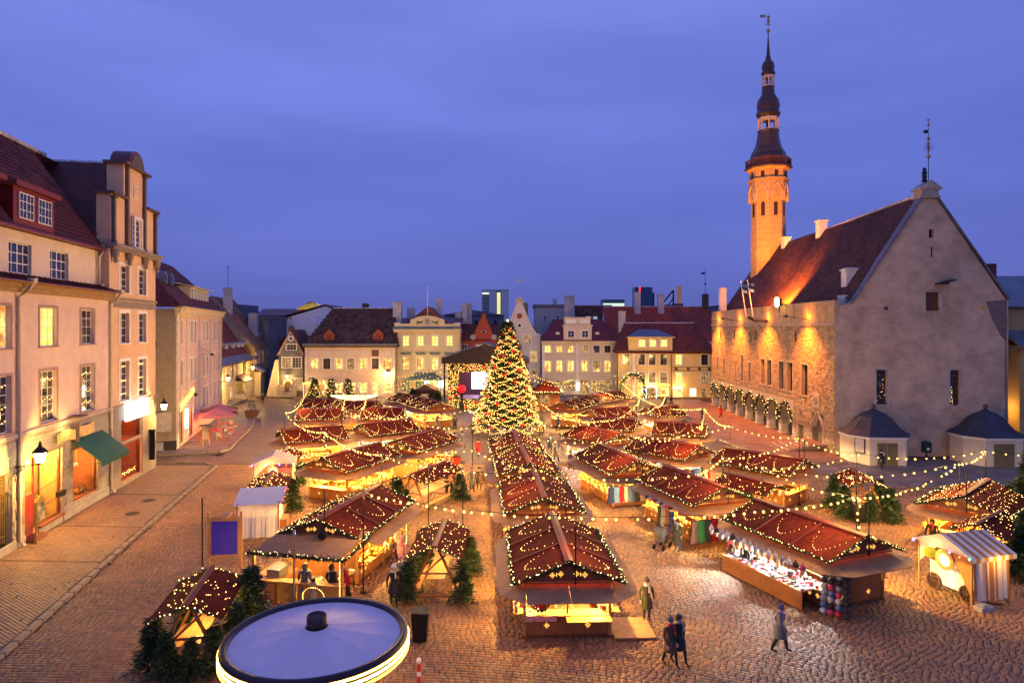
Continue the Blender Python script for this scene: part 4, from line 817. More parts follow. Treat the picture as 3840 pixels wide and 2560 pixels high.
MB().prism([(ctr+.5*math.cos(PI*i/10), 10.9+.5*math.sin(PI*i/10)) for i in range(11)], -.06, .02).build('lunette', mat('lunette_trim', (.5, .36, .26), .8), B4); MB().prism([(ctr+.34*math.cos(PI*i/10), 10.92+.34*math.sin(PI*i/10)) for i in range(11)], -.09, -.061).build('lunette_pane', M_glass, B4)
rr = MB().plate([(-.2, -.2, 9.6), (7.4, -.2, 9.6), (7.4, 4, 12.4), (-.2, 4, 12.4)], .1).prism([(2.4, 9.8), (6.0, 9.8), (ctr, 14.4)], .2, 8).build('roof', M_rtile, B4)
# pale gabled house
B5 = thing('pale_gable_house', 'tall pale greenish-white stepped gable house beside the Christmas tree', 'building', (-2.4, 118, 0))
M_pg = mat('pale_green_plaster', (.64, .60, .52), .85, .07, 1.0, bump=.1, stain=.12)
ctr = 3.75; tp = [(0, 10.7), (.6, 10.75), (1.3, 11.7), (2.2, 13.6), (3.1, 15.9), (3.3, 16.2), (4.2, 16.2), (4.4, 15.9), (5.3, 13.6), (6.2, 11.7), (6.9, 10.75), (7.5, 10.7)]
hs = rowwin(B5, [1.9, 5.1], 8.9, 1.4, 1.7, [0, 3], nx=3, nz=3, tr=.12); hs += rowwin(B5, [1.6, 6.3], 5.6, 1.3, 2.1, [0, 3], nx=3, nz=4, tr=.12); hs += rowwin(B5, [1.6, 6.3], 2.4, 1.3, 2.1, [0, 3], nx=3, nz=4, tr=.12); hs += rowwin(B5, [ctr], 11.9, .6, .6, [0], nx=1, nz=1, tr=.1)
wall('wall', B5, 7.5, 16, hs, M_pg, top=tp, back=9)
MB().box(3.0, 4.5, -.2, .6, 16.2, 16.7).prism([(2.9, 16.7), (4.6, 16.7), (3.75, 17.4)], -.25, .65).bar((3.75, .2, 17.3), (3.75, .2, 21.2), .06).box(3.0, 3.75, .18, .22, 20.1, 20.5).ball((3.75, .2, 19.0), .14, 8).build('weathervane', mat('pale_finial', (.48, .44, .38), .8), B5)
MB().lathe([(.5, 0), (.5, .08), (.3, .08), (.3, .04)], 16, Matrix.Translation((ctr, 0, 13.9))@Matrix.Rotation(PI/2, 4, 'X')).build('round_window', M_terr, B5)
for a, b in ((.4, 2.9), (4.6, 7.1)): MB().box(a, b, -.06, .02, 10.55, 10.68).build('string_course', M_white, B5)
MB().prism([(.3, 10.6), (7.2, 10.6), (3.75, 15.8)], .3, 9).build('roof', M_rtile, B5); chimney(B5, 4.9, 5, 13, 16.2, 1.0, .8, M_zinc)
# beige house with burgundy mansard
B6 = thing('beige_mansard_house', 'beige house with white pilasters, burgundy mansard roof and big dormer', 'building', (5.3, 116, 0))
M_bg = mat('beige_plaster', (.66, .56, .44), .85, .06, 1.0, bump=.1, stain=.08)
u = lambda zx: (zx-785)*.01998
cs = [u(x) for x in (835, 938, 1037, 1160, 1265, 1363)]
hs = rowwin(B6, cs, 7.4, 1.1, 1.25, [2, 1, 1, 3, 0, 0], nx=2, nz=2, tr=.14, frm=M_brown); hs += rowwin(B6, cs, 4.0, 1.15, 2.0, [1, 1, 1, 1, 3, 1], nx=2, nz=2, tr=.16, frm=M_brown)
hs += rowwin(B6, [u(985), u(1310)], .55, 3.6, 2.0, [3, 3], nx=2, nz=1, tr=.1); hs += [(u(805), u(865), .2, 2.4), (u(1120), u(1195), .2, 2.5)]
wall('wall', B6, 13.3, 9.2, hs, M_bg, back=11)
for x in (u(835), u(1157)): MB().box(x-.75, x+.75, .15, .2, .2, 2.5).build('door', M_litdim, B6)
for x in (.25, u(1097), 13.05): MB().box(x-.22, x+.22, -.09, .02, .1, 9.0).build('pilaster', M_white, B6)
MB().box(-.05, 13.35, -.1, .02, 6.45, 6.7).box(-.05, 13.35, -.14, .02, 2.9, 3.1).box(-.1, 13.4, -.3, .05, 9.0, 9.25).box(-.2, 13.5, -.5, .3, 9.25, 9.45).build('cornice', M_cream, B6)
rr = MB().plate([(-.3, -.4, 9.46), (13.6, -.4, 9.46), (11.0, 3.4, 13.3), (2.3, 3.4, 13.3)], .1).plate([(-.3, 11.3, 9.46), (-.3, -.4, 9.46), (2.3, 3.4, 13.3), (2.3, 8, 13.3)], .1).plate([(13.6, -.4, 9.46), (13.6, 11.3, 9.46), (11, 8, 13.3), (11, 3.4, 13.3)], .1).plate([(2.3, 3.4, 13.3), (11, 3.4, 13.3), (11, 8, 13.4), (2.3, 8, 13.4)], .1)
for i in range(20):
    a = i/19; rr.bar((-.3+13.9*a, -.42, 9.5), (2.3+8.7*a, 3.38, 13.36), .04, .05)
rr = rr.build('roof', M_brd, B6)
dm = MB().box(u(975), u(1222), -.2, 4, 9.45, 12.1).box(u(965), u(1232), -.4, 4.2, 12.1, 12.3).box(u(985), u(1212), .0, 3.8, 12.3, 13.5).box(u(978), u(1219), -.1, 3.9, 13.5, 13.65).build('dormer', M_bg, B6)
rowwin(dm, [u(1040), u(1163)], 10.1, 1.15, 1.2, [0, 0], nx=2, nz=2, tr=.14, M=Matrix.Translation((0, -.32, 0)), dep=.09)
for x in (u(1040), u(1163)): MB().box(x-.85, x+.85, -.06, .0, 12.55, 13.3).build('panel', M_white, dm)
for x in (u(925), u(1275)): MB().prism([(x+.42*math.cos(PI*i/8), 10.6+.5*math.sin(PI*i/8)) for i in range(9)], .5, 2.2).build('eyebrow_dormer', M_cream, B6)
pipe(B6, [(13.4, -.5, 9.3), (13.2, -.15, 8.8), (13.2, -.15, .2)], m=M_dark)
lantern(B6, (13.0, 0, 3.2), .6, power=600, s=1.5)
MB().box(u(1083), u(1112), -.9, -.7, .9, 2.1).build('lit_box_sign', glow('white_box_sign', (.95, .95, 1), 3, True), B6)
chimney(B6, u(1050), 9, 12, 16.6, 1.3, 1.1, MATS['white_chimney'])
# yellow corner house
an7 = -.10
B7 = thing('yellow_red_roof_house', 'yellow house with red tile roof, long dormer and shop row', 'building', (17.4, 109, 0), an7)
M_yl2 = mat('warm_yellow_plaster', (.72, .54, .23), .85, .06, 1.0, bump=.1, stain=.08)
u = lambda zx: (zx-1455)*.0187
c4 = [u(x) for x in (1533, 1670, 1762, 1860)]; c5 = [u(1992), u(2212)]
hs = rowwin(B7, c4+c5, 5.7, 1.05, 1.75, [0, 0, 0, 0, 2, 0], nx=2, nz=3, tr=.14, frm=M_brown); hs += rowwin(B7, c4+c5, 2.75, 1.05, 1.75, [1, 3, 3, 3, 2, 3], nx=2, nz=3, tr=.14, frm=M_brown)
hs += [(u(1710), u(1795), .1, 2.0), (u(1945), u(2025), .1, 1.8), (u(1640), u(1695), .6, 1.95), (u(1825), u(1905), .6, 1.95), (u(2085), u(2140), .6, 1.9), (u(2180), u(2230), .1, 1.9)]
wall('wall', B7, 15.6, 7.9, hs, M_yl2, back=11)
for x, w, z0, z1, m_ in ((1752, 1.6, .1, 2.0, M_litdim), (1985, 1.5, .1, 1.8, M_shopw), (1667, 1.05, .6, 1.95, M_shopw), (1865, 1.5, .6, 1.95, M_shopw), (2112, 1.05, .6, 1.9, glow('bright_room', (1, .92, .62), 1.6)), (2205, .95, .1, 1.9, M_litdim)): MB().box(u(x)-w/2, u(x)+w/2, .15, .2, z0, z1).build('shop_pane', m_, B7)
MB().box(-.05, 15.7, -.1, .02, 0, .45).build('plinth', mat('brown_plinth', (.16, .09, .05), .8), B7)
MB().box(-.1, 15.8, -.4, .1, 7.9, 8.05).build('cornice', M_brown, B7)
MB().box(u(1935), 15.6, -.06, .02, 4.75, 4.85).box(u(1935), 15.6, -.06, .02, 5.3, 5.4).build('band', M_brown, B7)
for x in (1968, 2072, 2168, 2250): MB().box(u(x)-.22, u(x)+.22, -.06, .02, 4.87, 5.28).build('medallion', M_brown, B7)
MB().box(u(1590), u(1615), -.06, .02, 0.4, 7.9).build('pilaster', M_white, B7)
r7 = gable_roof(B7, 15.6, 11, 8.0, 12.6, M_rtile, .3, .4, .4, hipL=2.0, hipR=2.6)
d7 = MB().box(u(1555), u(1935), -.1, 5, 8.05, 10.3).plate([(u(1535), -.5, 10.3), (u(1955), -.5, 10.3), (u(1830), 3.5, 11.5), (u(1660), 3.5, 11.5)], .1).build('dormer', M_yl2, B7)
MB().plate([(u(1535), -.5, 10.32), (u(1955), -.5, 10.32), (u(1830), 3.5, 11.52), (u(1660), 3.5, 11.52)], .02).build('dormer_roof', M_zinc, d7)
rowwin(d7, [u(1672), u(1765), u(1863)], 8.65, 1.05, 1.2, [2, 2, 2], nx=2, nz=1, tr=.12, M=Matrix.Translation((0, -.22, 0)), dep=.09)
dots('fairy_lights', [(u(1640)+i*.05, -.15, 2.25+.25*abs(math.sin(i*.9))+.1*random.random()) for i in range(100)], .05, MATS['fairy_gold'], B7)
dots('door_lights', [(u(1710)+.0, -.1, .2+.1*i) for i in range(20)]+[(u(1795), -.1, .2+.1*i) for i in range(20)]+[(u(1710)+i*.1, -.1, 2.15) for i in range(16)], .045, glow('fairy_cool', (.6, .8, 1), 6), B7)
dots('door_lights', [(u(1940)+i*.08, -.1, 1.95) for i in range(20)], .05, glow('fairy_violet', (.3, .2, 1), 9), B7)
MB().box(u(1670), u(1700), -.6, -.5, 1.2, 2.0).build('lit_box_sign', MATS['white_box_sign'], B7)
light('POINT', 'shop_lamp', B7, (u(1750), -.7, 2.3), 260, WARM2, .2); light('POINT', 'shop_lamp', B7, (u(1990), -.6, 2.4), 160, WARM, .2)
MB().bar((u(1580), -.05, 3.0), (u(1600), -1.3, 4.2), .04).plate([(u(1590), -.7, 3.6), (u(1592), -1.3, 2.8), (u(1605), -1.25, 4.1), (u(1600), -.8, 4.1)], .02).build('flag', M_red, B7)
pipe(B7, [(u(1930), -.4, 7.8), (u(1925), -.12, 7.2), (u(1925), -.12, .2)], m=M_dark); pipe(B7, [(.0, -.4, 7.8), (.05, -.12, 7.2), (.05, -.12, .2)], m=M_dark)
chimney(B7, u(1520), 6.5, 11, 14.5, 1.2, 1.0, MATS['white_chimney'])
# ------------------------------------------------------------------ houses and blocks behind
H1 = thing('long_red_roof_house', 'long steep bright red tiled roof rising behind the yellow house', 'building', (18.5, 126, 0))
wall('wall', H1, 21, 9.5, [], MATS['white_quoin'], back=13); gable_roof(H1, 21, 13, 9.5, 16.0, mat('roof_tile_bright', (.30, .045, .02), .7, .12, 2, island=.2), .4, .5, .2)
wall('gable_wall', H1, 13, 16, [], mat('white_gable', (.55, .52, .50), .85, .1), M=Matrix.Translation((-.05, 13, 0))@Matrix.Rotation(-PI/2, 4, 'Z'), top=[(0, 9.5), (6.5, 15.8), (13, 9.5)])
for x, z in ((6.5, 18.6), (11.2, 18.3)): chimney(H1, x, 5.5, 14, z, 1.2, 1, MATS['white_chimney'])
chimney(H1, 20.4, 6.5, 15, 18.3, 1.1, 1.0, M_brown); MB().bar((20.4, 6.5, 18.4), (20.4, 6.5, 24), .07).box(19.6, 20.3, 6.48, 6.52, 22.5, 22.9).ball((20.4, 6.5, 20.6), .22, 8).build('weathervane', M_dark, H1)
H2 = thing('grey_flat_block', 'grey-white block with small windows and dark flat roof behind the mansard', 'building', (4.7, 134, 0))
hs = rowwin(H2, [2.0, 4.6, 6.2], 13.0, .7, 1.3, [0, 0, 0], nx=2, nz=2, tr=.1); hs += rowwin(H2, [2.0], 9.6, .8, 1.2, [3], nx=2, nz=2, tr=.1)
wall('wall', H2, 7.4, 16, hs, mat('grey_white_render', (.46, .45, .46), .85, .12, .8, stain=.2), back=9); MB().box(-.3, 7.7, -.4, 9.3, 16, 16.5).build('roof', M_zinc, H2); chimney(H2, 4.2, 3, 16.4, 17.6, .8, .8, MATS['white_chimney'])
H3 = thing('dark_red_roof_house', 'house with dark red hipped roof and two skylights behind the mansard', 'building', (12.2, 132, 0))
wall('wall', H3, 8.4, 10.5, [], MATS['white_quoin'], back=10); gable_roof(H3, 8.4, 10, 10.5, 16.4, M_dtile, .42, .5, .2)
for x in (3.0, 4.4): MB().plate([(x, 1.6, 12.7), (x+.8, 1.6, 12.7), (x+.8, 2.7, 14.0), (x, 2.7, 14.0)], -.12).build('skylight', glow('sky_blue_pane', (.5, .6, .8), .5), H3)
chimney(H3, -.6, 1, 10, 18.0, 2.0, 1.2, MATS['white_chimney'])
H4 = thing('white_gable_wall_house', 'plain white gable wall with red sheet roof and tall chimney', 'building', (-49.5, 134, 0))
wall('wall', H4, 18.5, 12, [(1.2, 2.0, 9.6, 10.8), (1.2, 2.0, 6.0, 7.4)], mat('white_wall', (.80, .79, .80), .85, .06, .6, stain=.1), top=[(0, 13.0), (3, 13.6), (11.5, 16.2), (18.5, 13.2)], back=12)
for z in (9.6, 6.0): window(H4, 1.6, z, .8, 1.25, M_litdim, 2, 2, tr=.08)
MB().plate([(-.4, -.3, 13.1), (11.5, -.3, 16.4), (11.5, 12, 16.4), (-.4, 12, 13.1)], -.15).plate([(11.5, -.3, 16.4), (19, -.3, 13.3), (19, 12, 13.3), (11.5, 12, 16.4)], -.15).build('roof', M_brd, H4)
mb = MB().box(9.3, 11.2, -2.2, -.6, 6, 12.6)
mb.lathe([(.45, 0), (.45, .5), (.3, .8), (.05, .95)], 10, Matrix.Translation((9.8, -1.4, 12.6))).lathe([(.45, 0), (.45, .5), (.3, .8), (.05, .95)], 10, Matrix.Translation((10.7, -1.4, 12.6))).build('chimney', MATS['white_wall'], H4)
MB().box(1.0, 9.4, -4, -.4, 5.5, 9.3).plate([(.8, -4.4, 9.0), (9.6, -4.4, 9.0), (9.6, -.4, 10.2), (.8, -.4, 10.2)], .1).build('annex', M_rtile, H4)
H5 = thing('gold_lit_roof_house', 'flat red roofed building topped by a gold-lit glass pyramid roof', 'building', (-57, 146, 0))
wall('wall', H5, 26, 14.4, [], mat('blue_grey_cladding', (.10, .12, .17), .6), back=12); MB().plate([(-.3, -.4, 14.4), (26.3, -.4, 14.4), (26.3, 6, 16.1), (-.3, 6, 16.1)], .15).build('roof', M_brd, H5)
M_gold = mat('gold_glass', (.25, .16, .03), .25, .2, 2, emit=(1, .62, .06), es=.42, sampled=False)
py = thing('glass_pyramid', 'gold-lit glass pyramid skylight rising over the red roofs', 'skylight', (-45.7, 150, 15.9)); py.scale = (.55, .55, .52)
MB().add([(-5.6, -3, 0), (5.6, -3, 0), (5.6, 5, 0), (-5.6, 5, 0), (-.9, .4, 3.3), (.9, .4, 3.3), (.9, 1.6, 3.3), (-.9, 1.6, 3.3)], [(0,1,5,4),(1,2,6,5),(2,3,7,6),(3,0,4,7),(4,5,6,7)]).build('glazing', M_gold, py)
mb = MB()
for i in range(13): a = i/12; mb.bar((-5.6+11.2*a, -3.03, .02), (-.9+1.8*a, .37, 3.32), .1)
for t in (.25, .5, .75): mb.bar((-5.6+4.7*t, -3.03+3.4*t, 3.3*t), (5.6-4.7*t, -3.03+3.4*t, 3.3*t), .08)
mb.build('glazing_bars', mat('gold_bars', (.12, .08, .02), .5), py)
H6 = thing('dark_lane_house', 'dark blue-grey house closing the narrow lane', 'building', (-51.3, 124, 0))
hs = rowwin(H6, [1.3, 3.4], 9.2, .9, 1.5, [3, 0], nx=2, nz=3, tr=.12) + rowwin(H6, [1.3, 3.4], 6, .9, 1.5, [0, 3], nx=2, nz=3, tr=.12) + rowwin(H6, [1.3, 3.4], 2.5, .9, 1.5, [0, 0], nx=2, nz=3, tr=.12)
wall('wall', H6, 5.4, 13.5, hs, mat('blue_grey_render', (.17, .18, .22), .85, .15, .8, stain=.25), back=10); MB().box(-.3, 5.7, -.3, 10, 13.5, 13.9).build('roof', M_zinc, H6); MB().box(-4.6, -.3, 1, 10, 0, 16.2).build('dark_wing', MATS['blue_grey_cladding'], H6)
def tower(name, label, X, Y, w, d, h, m, parts=(), rot=0.):
    t = thing(name, label, 'building', (X, Y, 0), rot); MB().box(0, w, 0, d, 0, h).build('tower_block', m, t); return t
K = tower('hotel_tower', 'white high-rise hotel with a lit column of windows', -23.0, 500, 20.5, 16, 39.5, mat('hotel_white', (.62, .60, .62), .7, .04, .1))
for i in range(17): MB().box(.6, 5.6, -.5, -.02, 5+i*2.0, 6.1+i*2.0).build('balcony_band', mat('hotel_band', (.12, .11, .12), .6), K)
for i in range(24): MB().box(11.6, 14.2, -.4, -.02, 2.2+i*1.5, 3.3+i*1.5).build('window', glow('hotel_window', (1, .92, .4), 1.1), K)
MB().box(11.3, 14.5, -.35, -.01, 1, 39).build('window_strip', mat('hotel_strip', (.05, .05, .06), .4), K)
MB().box(.5, 5.5, -.9, -.4, 36.6, 37.8).build('roof_sign', glow('roof_sign', (.85, .95, .85), 1.0), K); MB().box(-.3, 20.8, -.3, 16.3, 39.5, 40.3).build('parapet', MATS['hotel_white'], K)
K = tower('blue_glass_tower', 'blue glass office tower with a red light strip', 112, 600, 16, 14, 48, mat('blue_glass', (.03, .07, .16), .15, .3, .15, brick=(1., 1.6, 1.2, .08, .4), vert=True, spec=.8))
MB().box(3.9, 4.9, -.5, 0, 26, 48.5).build('light_strip', glow('red_strip', (1, .03, .03), 2.2), K); MB().box(16, 18.5, 3, 12, 0, 43).build('service_core', mat('dark_core', (.05, .06, .09), .5), K)
K = tower('brick_office_tower', 'low brick and glass office block with a slender lit shaft', 136, 600, 20, 14, 32, mat('office_grey', (.14, .16, .22), .4, .2, .2, brick=(1., 2., 1.4, .1, .5), vert=True))
MB().box(12, 20, -.5, 8, 22, 33).build('brick_wing', mat('office_brick', (.26, .10, .07), .8), K); MB().box(15.5, 19, 2, 6, 33, 49.5).build('shaft', mat('copper_shaft', (.42, .22, .13), .4, emit=(1, .45, .2), es=.12), K)
K = tower('lit_office_block', 'small green-lit glass office block on the skyline', 62, 450, 15, 12, 30.5, mat('office_green', (.08, .12, .14), .3))
for i in range(4): MB().box(.3, 14.7, -.4, -.02, 17+i*3, 18.9+i*3).build('window_band', glow('office_glow', (.75, 1, .72), .9), K)
K = thing('roof_crane', 'slanting black steel roof truss on the skyline', 'roof truss', (40, 200, 0)); MB().bar((0, 0, 12), (9, 0, 23), .4).bar((9, 0, 12), (9, 0, 23), .4).bar((2, 0, 12), (9, 0, 20.5), .3).build('truss', M_dark, K)
for x0, y0, w, h, d, lab in ((-16, 150, 14, 14.6, 10, 'dark old block with pale lit windows behind the red gable'), (54, 170, 30, 17.5, 14, 'far grey block just beyond the town hall corner'), (-95, 160, 30, 13, 14, 'dark roofed block beyond the firewall house'), (24, 160, 18, 15.6, 12, 'dark house behind the long red roof')):
    K = tower('far_block', lab, x0, y0, w, d, h, mat('far_render', (.16, .16, .19), .85, .2, .3))
    MB().prism([(-.4, h), (w+.4, h), (w/2, h+1.2)], -.4, d+.4).build('roof', M_zinc, K)
    for i in range(int(w/2.2)): MB().box(.8+i*2.2, 1.7+i*2.2, -.1, -.02, h-2.6, h-1.2).build('window', glow('far_window', (.8, .9, .8), .6) if i % 3 == 1 else M_glass, K)
# ------------------------------------------------------------------ greenery helpers
def along(pts, step):
    pts = [Vector(p) for p in pts]; outp = []; carry = 0.
    for a, b in zip(pts, pts[1:]):
        L = (b-a).length; t = carry
        while t < L: outp.append(a.lerp(b, t/L)); t += step
        carry = t-L
    return outp
def garland(parent, pts, r=.09, dens=60, lights=True, lm=None, step=.14, lr=.022, name='garland'):
    P = np.array([tuple(p) for p in along(pts, 1./dens)]); n = len(P); k = 2
    P = np.repeat(P, k, 0)+RNG.normal(0, r*.25, (n*k, 3)); D = RNG.normal(0, 1, (n*k, 3)); D /= np.linalg.norm(D, axis=1)[:, None]; D *= r*RNG.uniform(.8, 1.5, n*k)[:, None]
    E_ = np.cross(D, RNG.normal(0, 1, (n*k, 3))); E_ /= np.linalg.norm(E_, axis=1)[:, None]+1e-9; E_ *= r*.28
    V = np.stack([P-D*.3-E_, P-D*.3+E_, P+D+E_*.3, P+D-E_*.3], 1); F = np.arange(n*k*4).reshape(-1, 4)
    o = obj(name, npmesh(name, V, F, M_fir), parent)
    if lights: dots('fairy_lights', [p+Vector((random.gauss(0, r*.5), random.gauss(0, r*.5), random.gauss(0, r*.4)+r*.5)) for p in along(pts, step)], lr, lm or M_fairyw, o)
    return o
# ------------------------------------------------------------------ town hall
TH = thing('town_hall', 'Gothic limestone town hall with arcade, steep roof and slender spired tower', 'town hall', (30.1, 61.3, 0))
M_lime = mat('limestone_rubble', (.38, .27, .16), .85, .25, 1.5, bump=.5, bs=10, island=.3, stain=.15)
M_mortar = mat('lime_mortar', (.27, .21, .15), .9, .2, 3, bump=.4)
M_gab = mat('gable_render', (.58, .43, .295), .9, .14, .9, bump=.5, bs=7, stain=.28, brick=(1., .55, .15, .014, .84, .07), vert=True)
M_arch = mat('dressed_limestone', (.36, .31, .25), .8, .2, 1.5, bump=.3, island=.2)
aS = math.atan2(-38.7, -.3); Ms = Matrix.Translation((.3, 38.7, 0))@Matrix.Rotation(aS, 4, 'Z'); LS = 38.7
sw = [(2.8, .7, 5.6, 7.6), (5.9, .7, 5.2, 7.4), (10.9, .75, 5.0, 7.4), (13.4, .65, 4.9, 8.3), (16.2, .75, 5.0, 7.4), (20.6, 1.3, 5.1, 8.1), (22.7, 1.3, 5.1, 8.1), (26.2, 1.35, 5.0, 8.1), (28.5, 1.4, 5.0, 8.1), (32.2, 1.5, 4.9, 8.1)]
hs = [(s-w/2, s+w/2, a, b) for s, w, a, b in sw]
hol = hs+[(.2, 29.6, 0, 4.1), (33.9, 36.4, .3, 3.4), (30.7, 31.9, 0, 1.75), (31.2, 31.5, 2.6, 3.2)]
wall('side_wall', TH, LS, 12.3, hol, M_mortar, M=Ms, rev=.5)
V = []; q = None; rows_ = []
z = .05
while z < 12.1:
    h_ = random.uniform(.13, .24); x = 0.02
    while x < LS-.05:
        w = random.uniform(.25, .75); x1 = min(x+w, LS-.02)
        if not any(a-.06 < x1 and x < b+.06 and c-.05 < z+h_ and z < d+.05 for a, b, c, d in hol): rows_.append((x, x1, z, z+h_))
        x = x1
    z += h_
mb = MB()
for a, b, c, d in rows_:
    p = random.uniform(.01, .075); i = .012; j = .05
    mb.add([(a+i, .0, c+i), (b-i, .0, c+i), (b-i, .0, d-i), (a+i, .0, d-i), (a+i+j*random.random(), -p, c+i+.02), (b-i-j*random.random(), -p*random.uniform(.4, 1), c+i+.02), (b-i-j*random.random(), -p, d-i-.02), (a+i+j*random.random(), -p*random.uniform(.4, 1), d-i-.02)],
           [(4,5,6,7),(0,1,5,4),(1,2,6,5),(2,3,7,6),(3,0,4,7)], Ms)
mb.build('rubble_stones', M_lime, TH, kind='stuff')
for s, w, a, b in sw:
    nx = 1 if w < 1 else 2
    window(TH, s, a, w, b-a, M_glass, nx, 5, M=Ms, tr=.16, trm=M_arch, dep=.42, frm=M_dark, bar=.03)
# arcade
n = 8; bw = 29.4/n
for i in range(n):
    a, b = .2+i*bw, .2+(i+1)*bw; c = (a+b)/2; hwid = bw/2-.36
    arc = [(c+hwid*math.cos(PI*k/12), 1.75+1.85*math.sin(PI*k/12)) for k in range(13)]
    MB().prism([(a, 1.75), (c-hwid, 1.75)]+arc[::-1][1:-1]+[(c+hwid, 1.75), (b, 1.75), (b, 4.1), (a, 4.1)], -.02, .75, Ms).build('arch', M_arch, TH)
    v = MB()
    for k in range(11):
        t0, t1 = PI*k/11, PI*(k+1)/11-.02
        v.prism([(c+hwid*math.cos(t0)*.99, 1.75+1.85*math.sin(t0)), (c+(hwid+.28)*math.cos(t0), 1.75+2.15*math.sin(t0)), (c+(hwid+.28)*math.cos(t1), 1.75+2.15*math.sin(t1)), (c+hwid*math.cos(t1)*.99, 1.75+1.85*math.sin(t1))], -.1, .0, Ms)
    v.build('arch_ring', M_arch, TH)
    garland(TH, [Ms@Vector((c+(hwid+.2)*math.cos(PI*k/10), -.22, 1.7+2.0*math.sin(PI*k/10))) for k in range(11)], .2, 30, step=.2, lr=.04)
for i in range(n+1):
    x = .2+i*bw; p = MB()
    for k in range(6): j = random.uniform(-.02, .02); p.box(x-.36+j, x+.36+j, -.04+j, .75, k*.29, k*.29+.275, Ms)
    p.box(x-.46, x+.46, -.14, .8, 0, .28, Ms).box(x-.43, x+.43, -.1, .78, 1.62, 1.74, Ms); p.build('pillar', M_arch, TH)
MB().box(0, 30, 4.0, 4.1, 0, 4.2, Ms).box(0, 30, .8, 4.0, 4.12, 4.3, Ms).build('arcade_back_wall', mat('arcade_plaster', (.40, .32, .22), .9, .15, 1), TH)
for s in (5.5, 12.5, 20, 27): MB().box(s-.6, s+.6, 3.94, 3.999, 0, 2.3, Ms).build('arcade_door', mat('brown_door', (.12, .07, .04), .6), TH)
for s in (7, 16, 25): light('POINT', 'arcade_lamp', TH, tuple(Ms@Vector((s, 2, 3.6))), 30, WARM, .15)
# portal, small door, relief niche, medallion
def pointed(c, w, z0, zs, zt, n=7):
    L_ = [(c-w/2, z0)]; pts = [(c-w/2+w/2*math.sin(PI/2*k/n)*1.0, zs+(zt-zs)*(math.sin(PI/2*k/n)**.8 if k else 0)) for k in range(n+1)]
    rgt = [(2*c-x, z) for x, z in pts[::-1][1:]]; return [(c-w/2, z0), (c+w/2, z0)]+[(x, z) for x, z in rgt[::-1]]+pts[::-1][0:]
MB().prism(pointed(35.15, 1.5, .3, 2.0, 3.2), .3, .36, Ms).build('portal_door', MATS['brown_door'], TH)
for k, (w, y) in enumerate(((2.9, -.12), (2.4, .0), (2.0, .12))):
    o_ = pointed(35.15, w, .3, 2.0, 3.2+(w-1.5)*.42); i_ = pointed(35.15, w-.45, .3, 2.0, 3.2+(w-1.95)*.42); mb = MB(); m_ = len(o_)
    for t in range(1, m_-1 if m_ == len(i_) else 1):
        a, b = t, (t+1) % m_
        mb.prism([o_[a], o_[b], i_[b], i_[a]], y, y+.28, Ms)
    mb.build('portal_arch', M_arch, TH)
MB().prism(pointed(31.3, 1.1, 0, 1.2, 1.75), .3, .36, Ms).build('side_door', MATS['brown_door'], TH)
nb = MB().box(34.2, 35.6, -.1, .0, 4.0, 5.4, Ms).build('relief_frame', M_arch, TH); MB().prism([(34.9+.42*math.sin(2*PI*i/16), 4.75-.0+.42*math.cos(2*PI*i/16)) for i in range(16)][::-1], -.16, -.1, Ms).build('relief', mat('relief_grey', (.22, .20, .19), .8), nb)
md = MB().prism([(16.5+.42*math.sin(2*PI*i/18), 10.6+.62*math.cos(2*PI*i/18)) for i in range(18)][::-1], -.14, .0, Ms).build('medallion', mat('verdigris', (.10, .19, .17)), TH); MB().prism([(16.5+.2*math.sin(2*PI*i/10), 10.6+.38*math.cos(2*PI*i/10)) for i in range(10)][::-1], -.2, -.14, Ms).build('figure', mat('gold_leaf', (.70, .42, .05)), md)
for k in range(5): MB().box(33.2-.3*0, 37.2, -4.3+k*.62, .1, k*.0, .3-k*.0 if 0 else .16+k*.14, Ms).build('step', mat('red_granite', (.27, .15, .11), .7, .2), TH)
# string course, parapet with slits, roof
MB().box(0, LS, -.16, .1, 12.1, 12.32, Ms).build('string_course', M_arch, TH)
x = 0; k = 0
while x < LS-.3:
    w = min(1.85, LS-x); MB().box(x+.06, x+w-.06, -.06, .5, 13.1, 14.25+.25*x/LS, Ms).build('merlon', M_lime, TH); x += 1.85
MB().box(0, LS, -.05, .52, 12.32, 13.1, Ms).build('parapet', M_lime, TH)
MB().box(0, LS, .35, .5, 13.1, 14.0, Ms).build('parapet_back', M_mortar, TH)
rp = [(1.6, 14.3), (8.3, 24.3)]
rf = MB().plate([(1.6, .4, 14.2), (1.9, 38.4, 14.0), (8.4, 38.4, 23.1), (8.3, .4, 24.3)], -.2).plate([(8.3, .4, 24.3), (8.4, 38.4, 23.1), (15.6, 38.4, 14.2), (15.3, .4, 14.2)], -.2).build('roof', mat('old_roof_tile', (.12, .038, .021), .75, .3, 1.2, island=.45, stain=.3), TH)
vv = Vector((6.6, 0, 9.55)); tiles('roof_tiles', rf, (1.75, 38.4, 14.08), (-.003, -1, .016), vv, 38, vv.length, .24, .33, MATS['old_roof_tile'], lift=.05)
q = MB()
for i in range(84): y = .5+i*.45; zz = 24.42-1.2*i/84; q.tube([(8.3+.1*i/84, y, zz), (8.3+.1*i/84, y+.5, zz-.01)], .17, 6)
q.build('ridge_tiles', M_ridge, rf, kind='stuff')
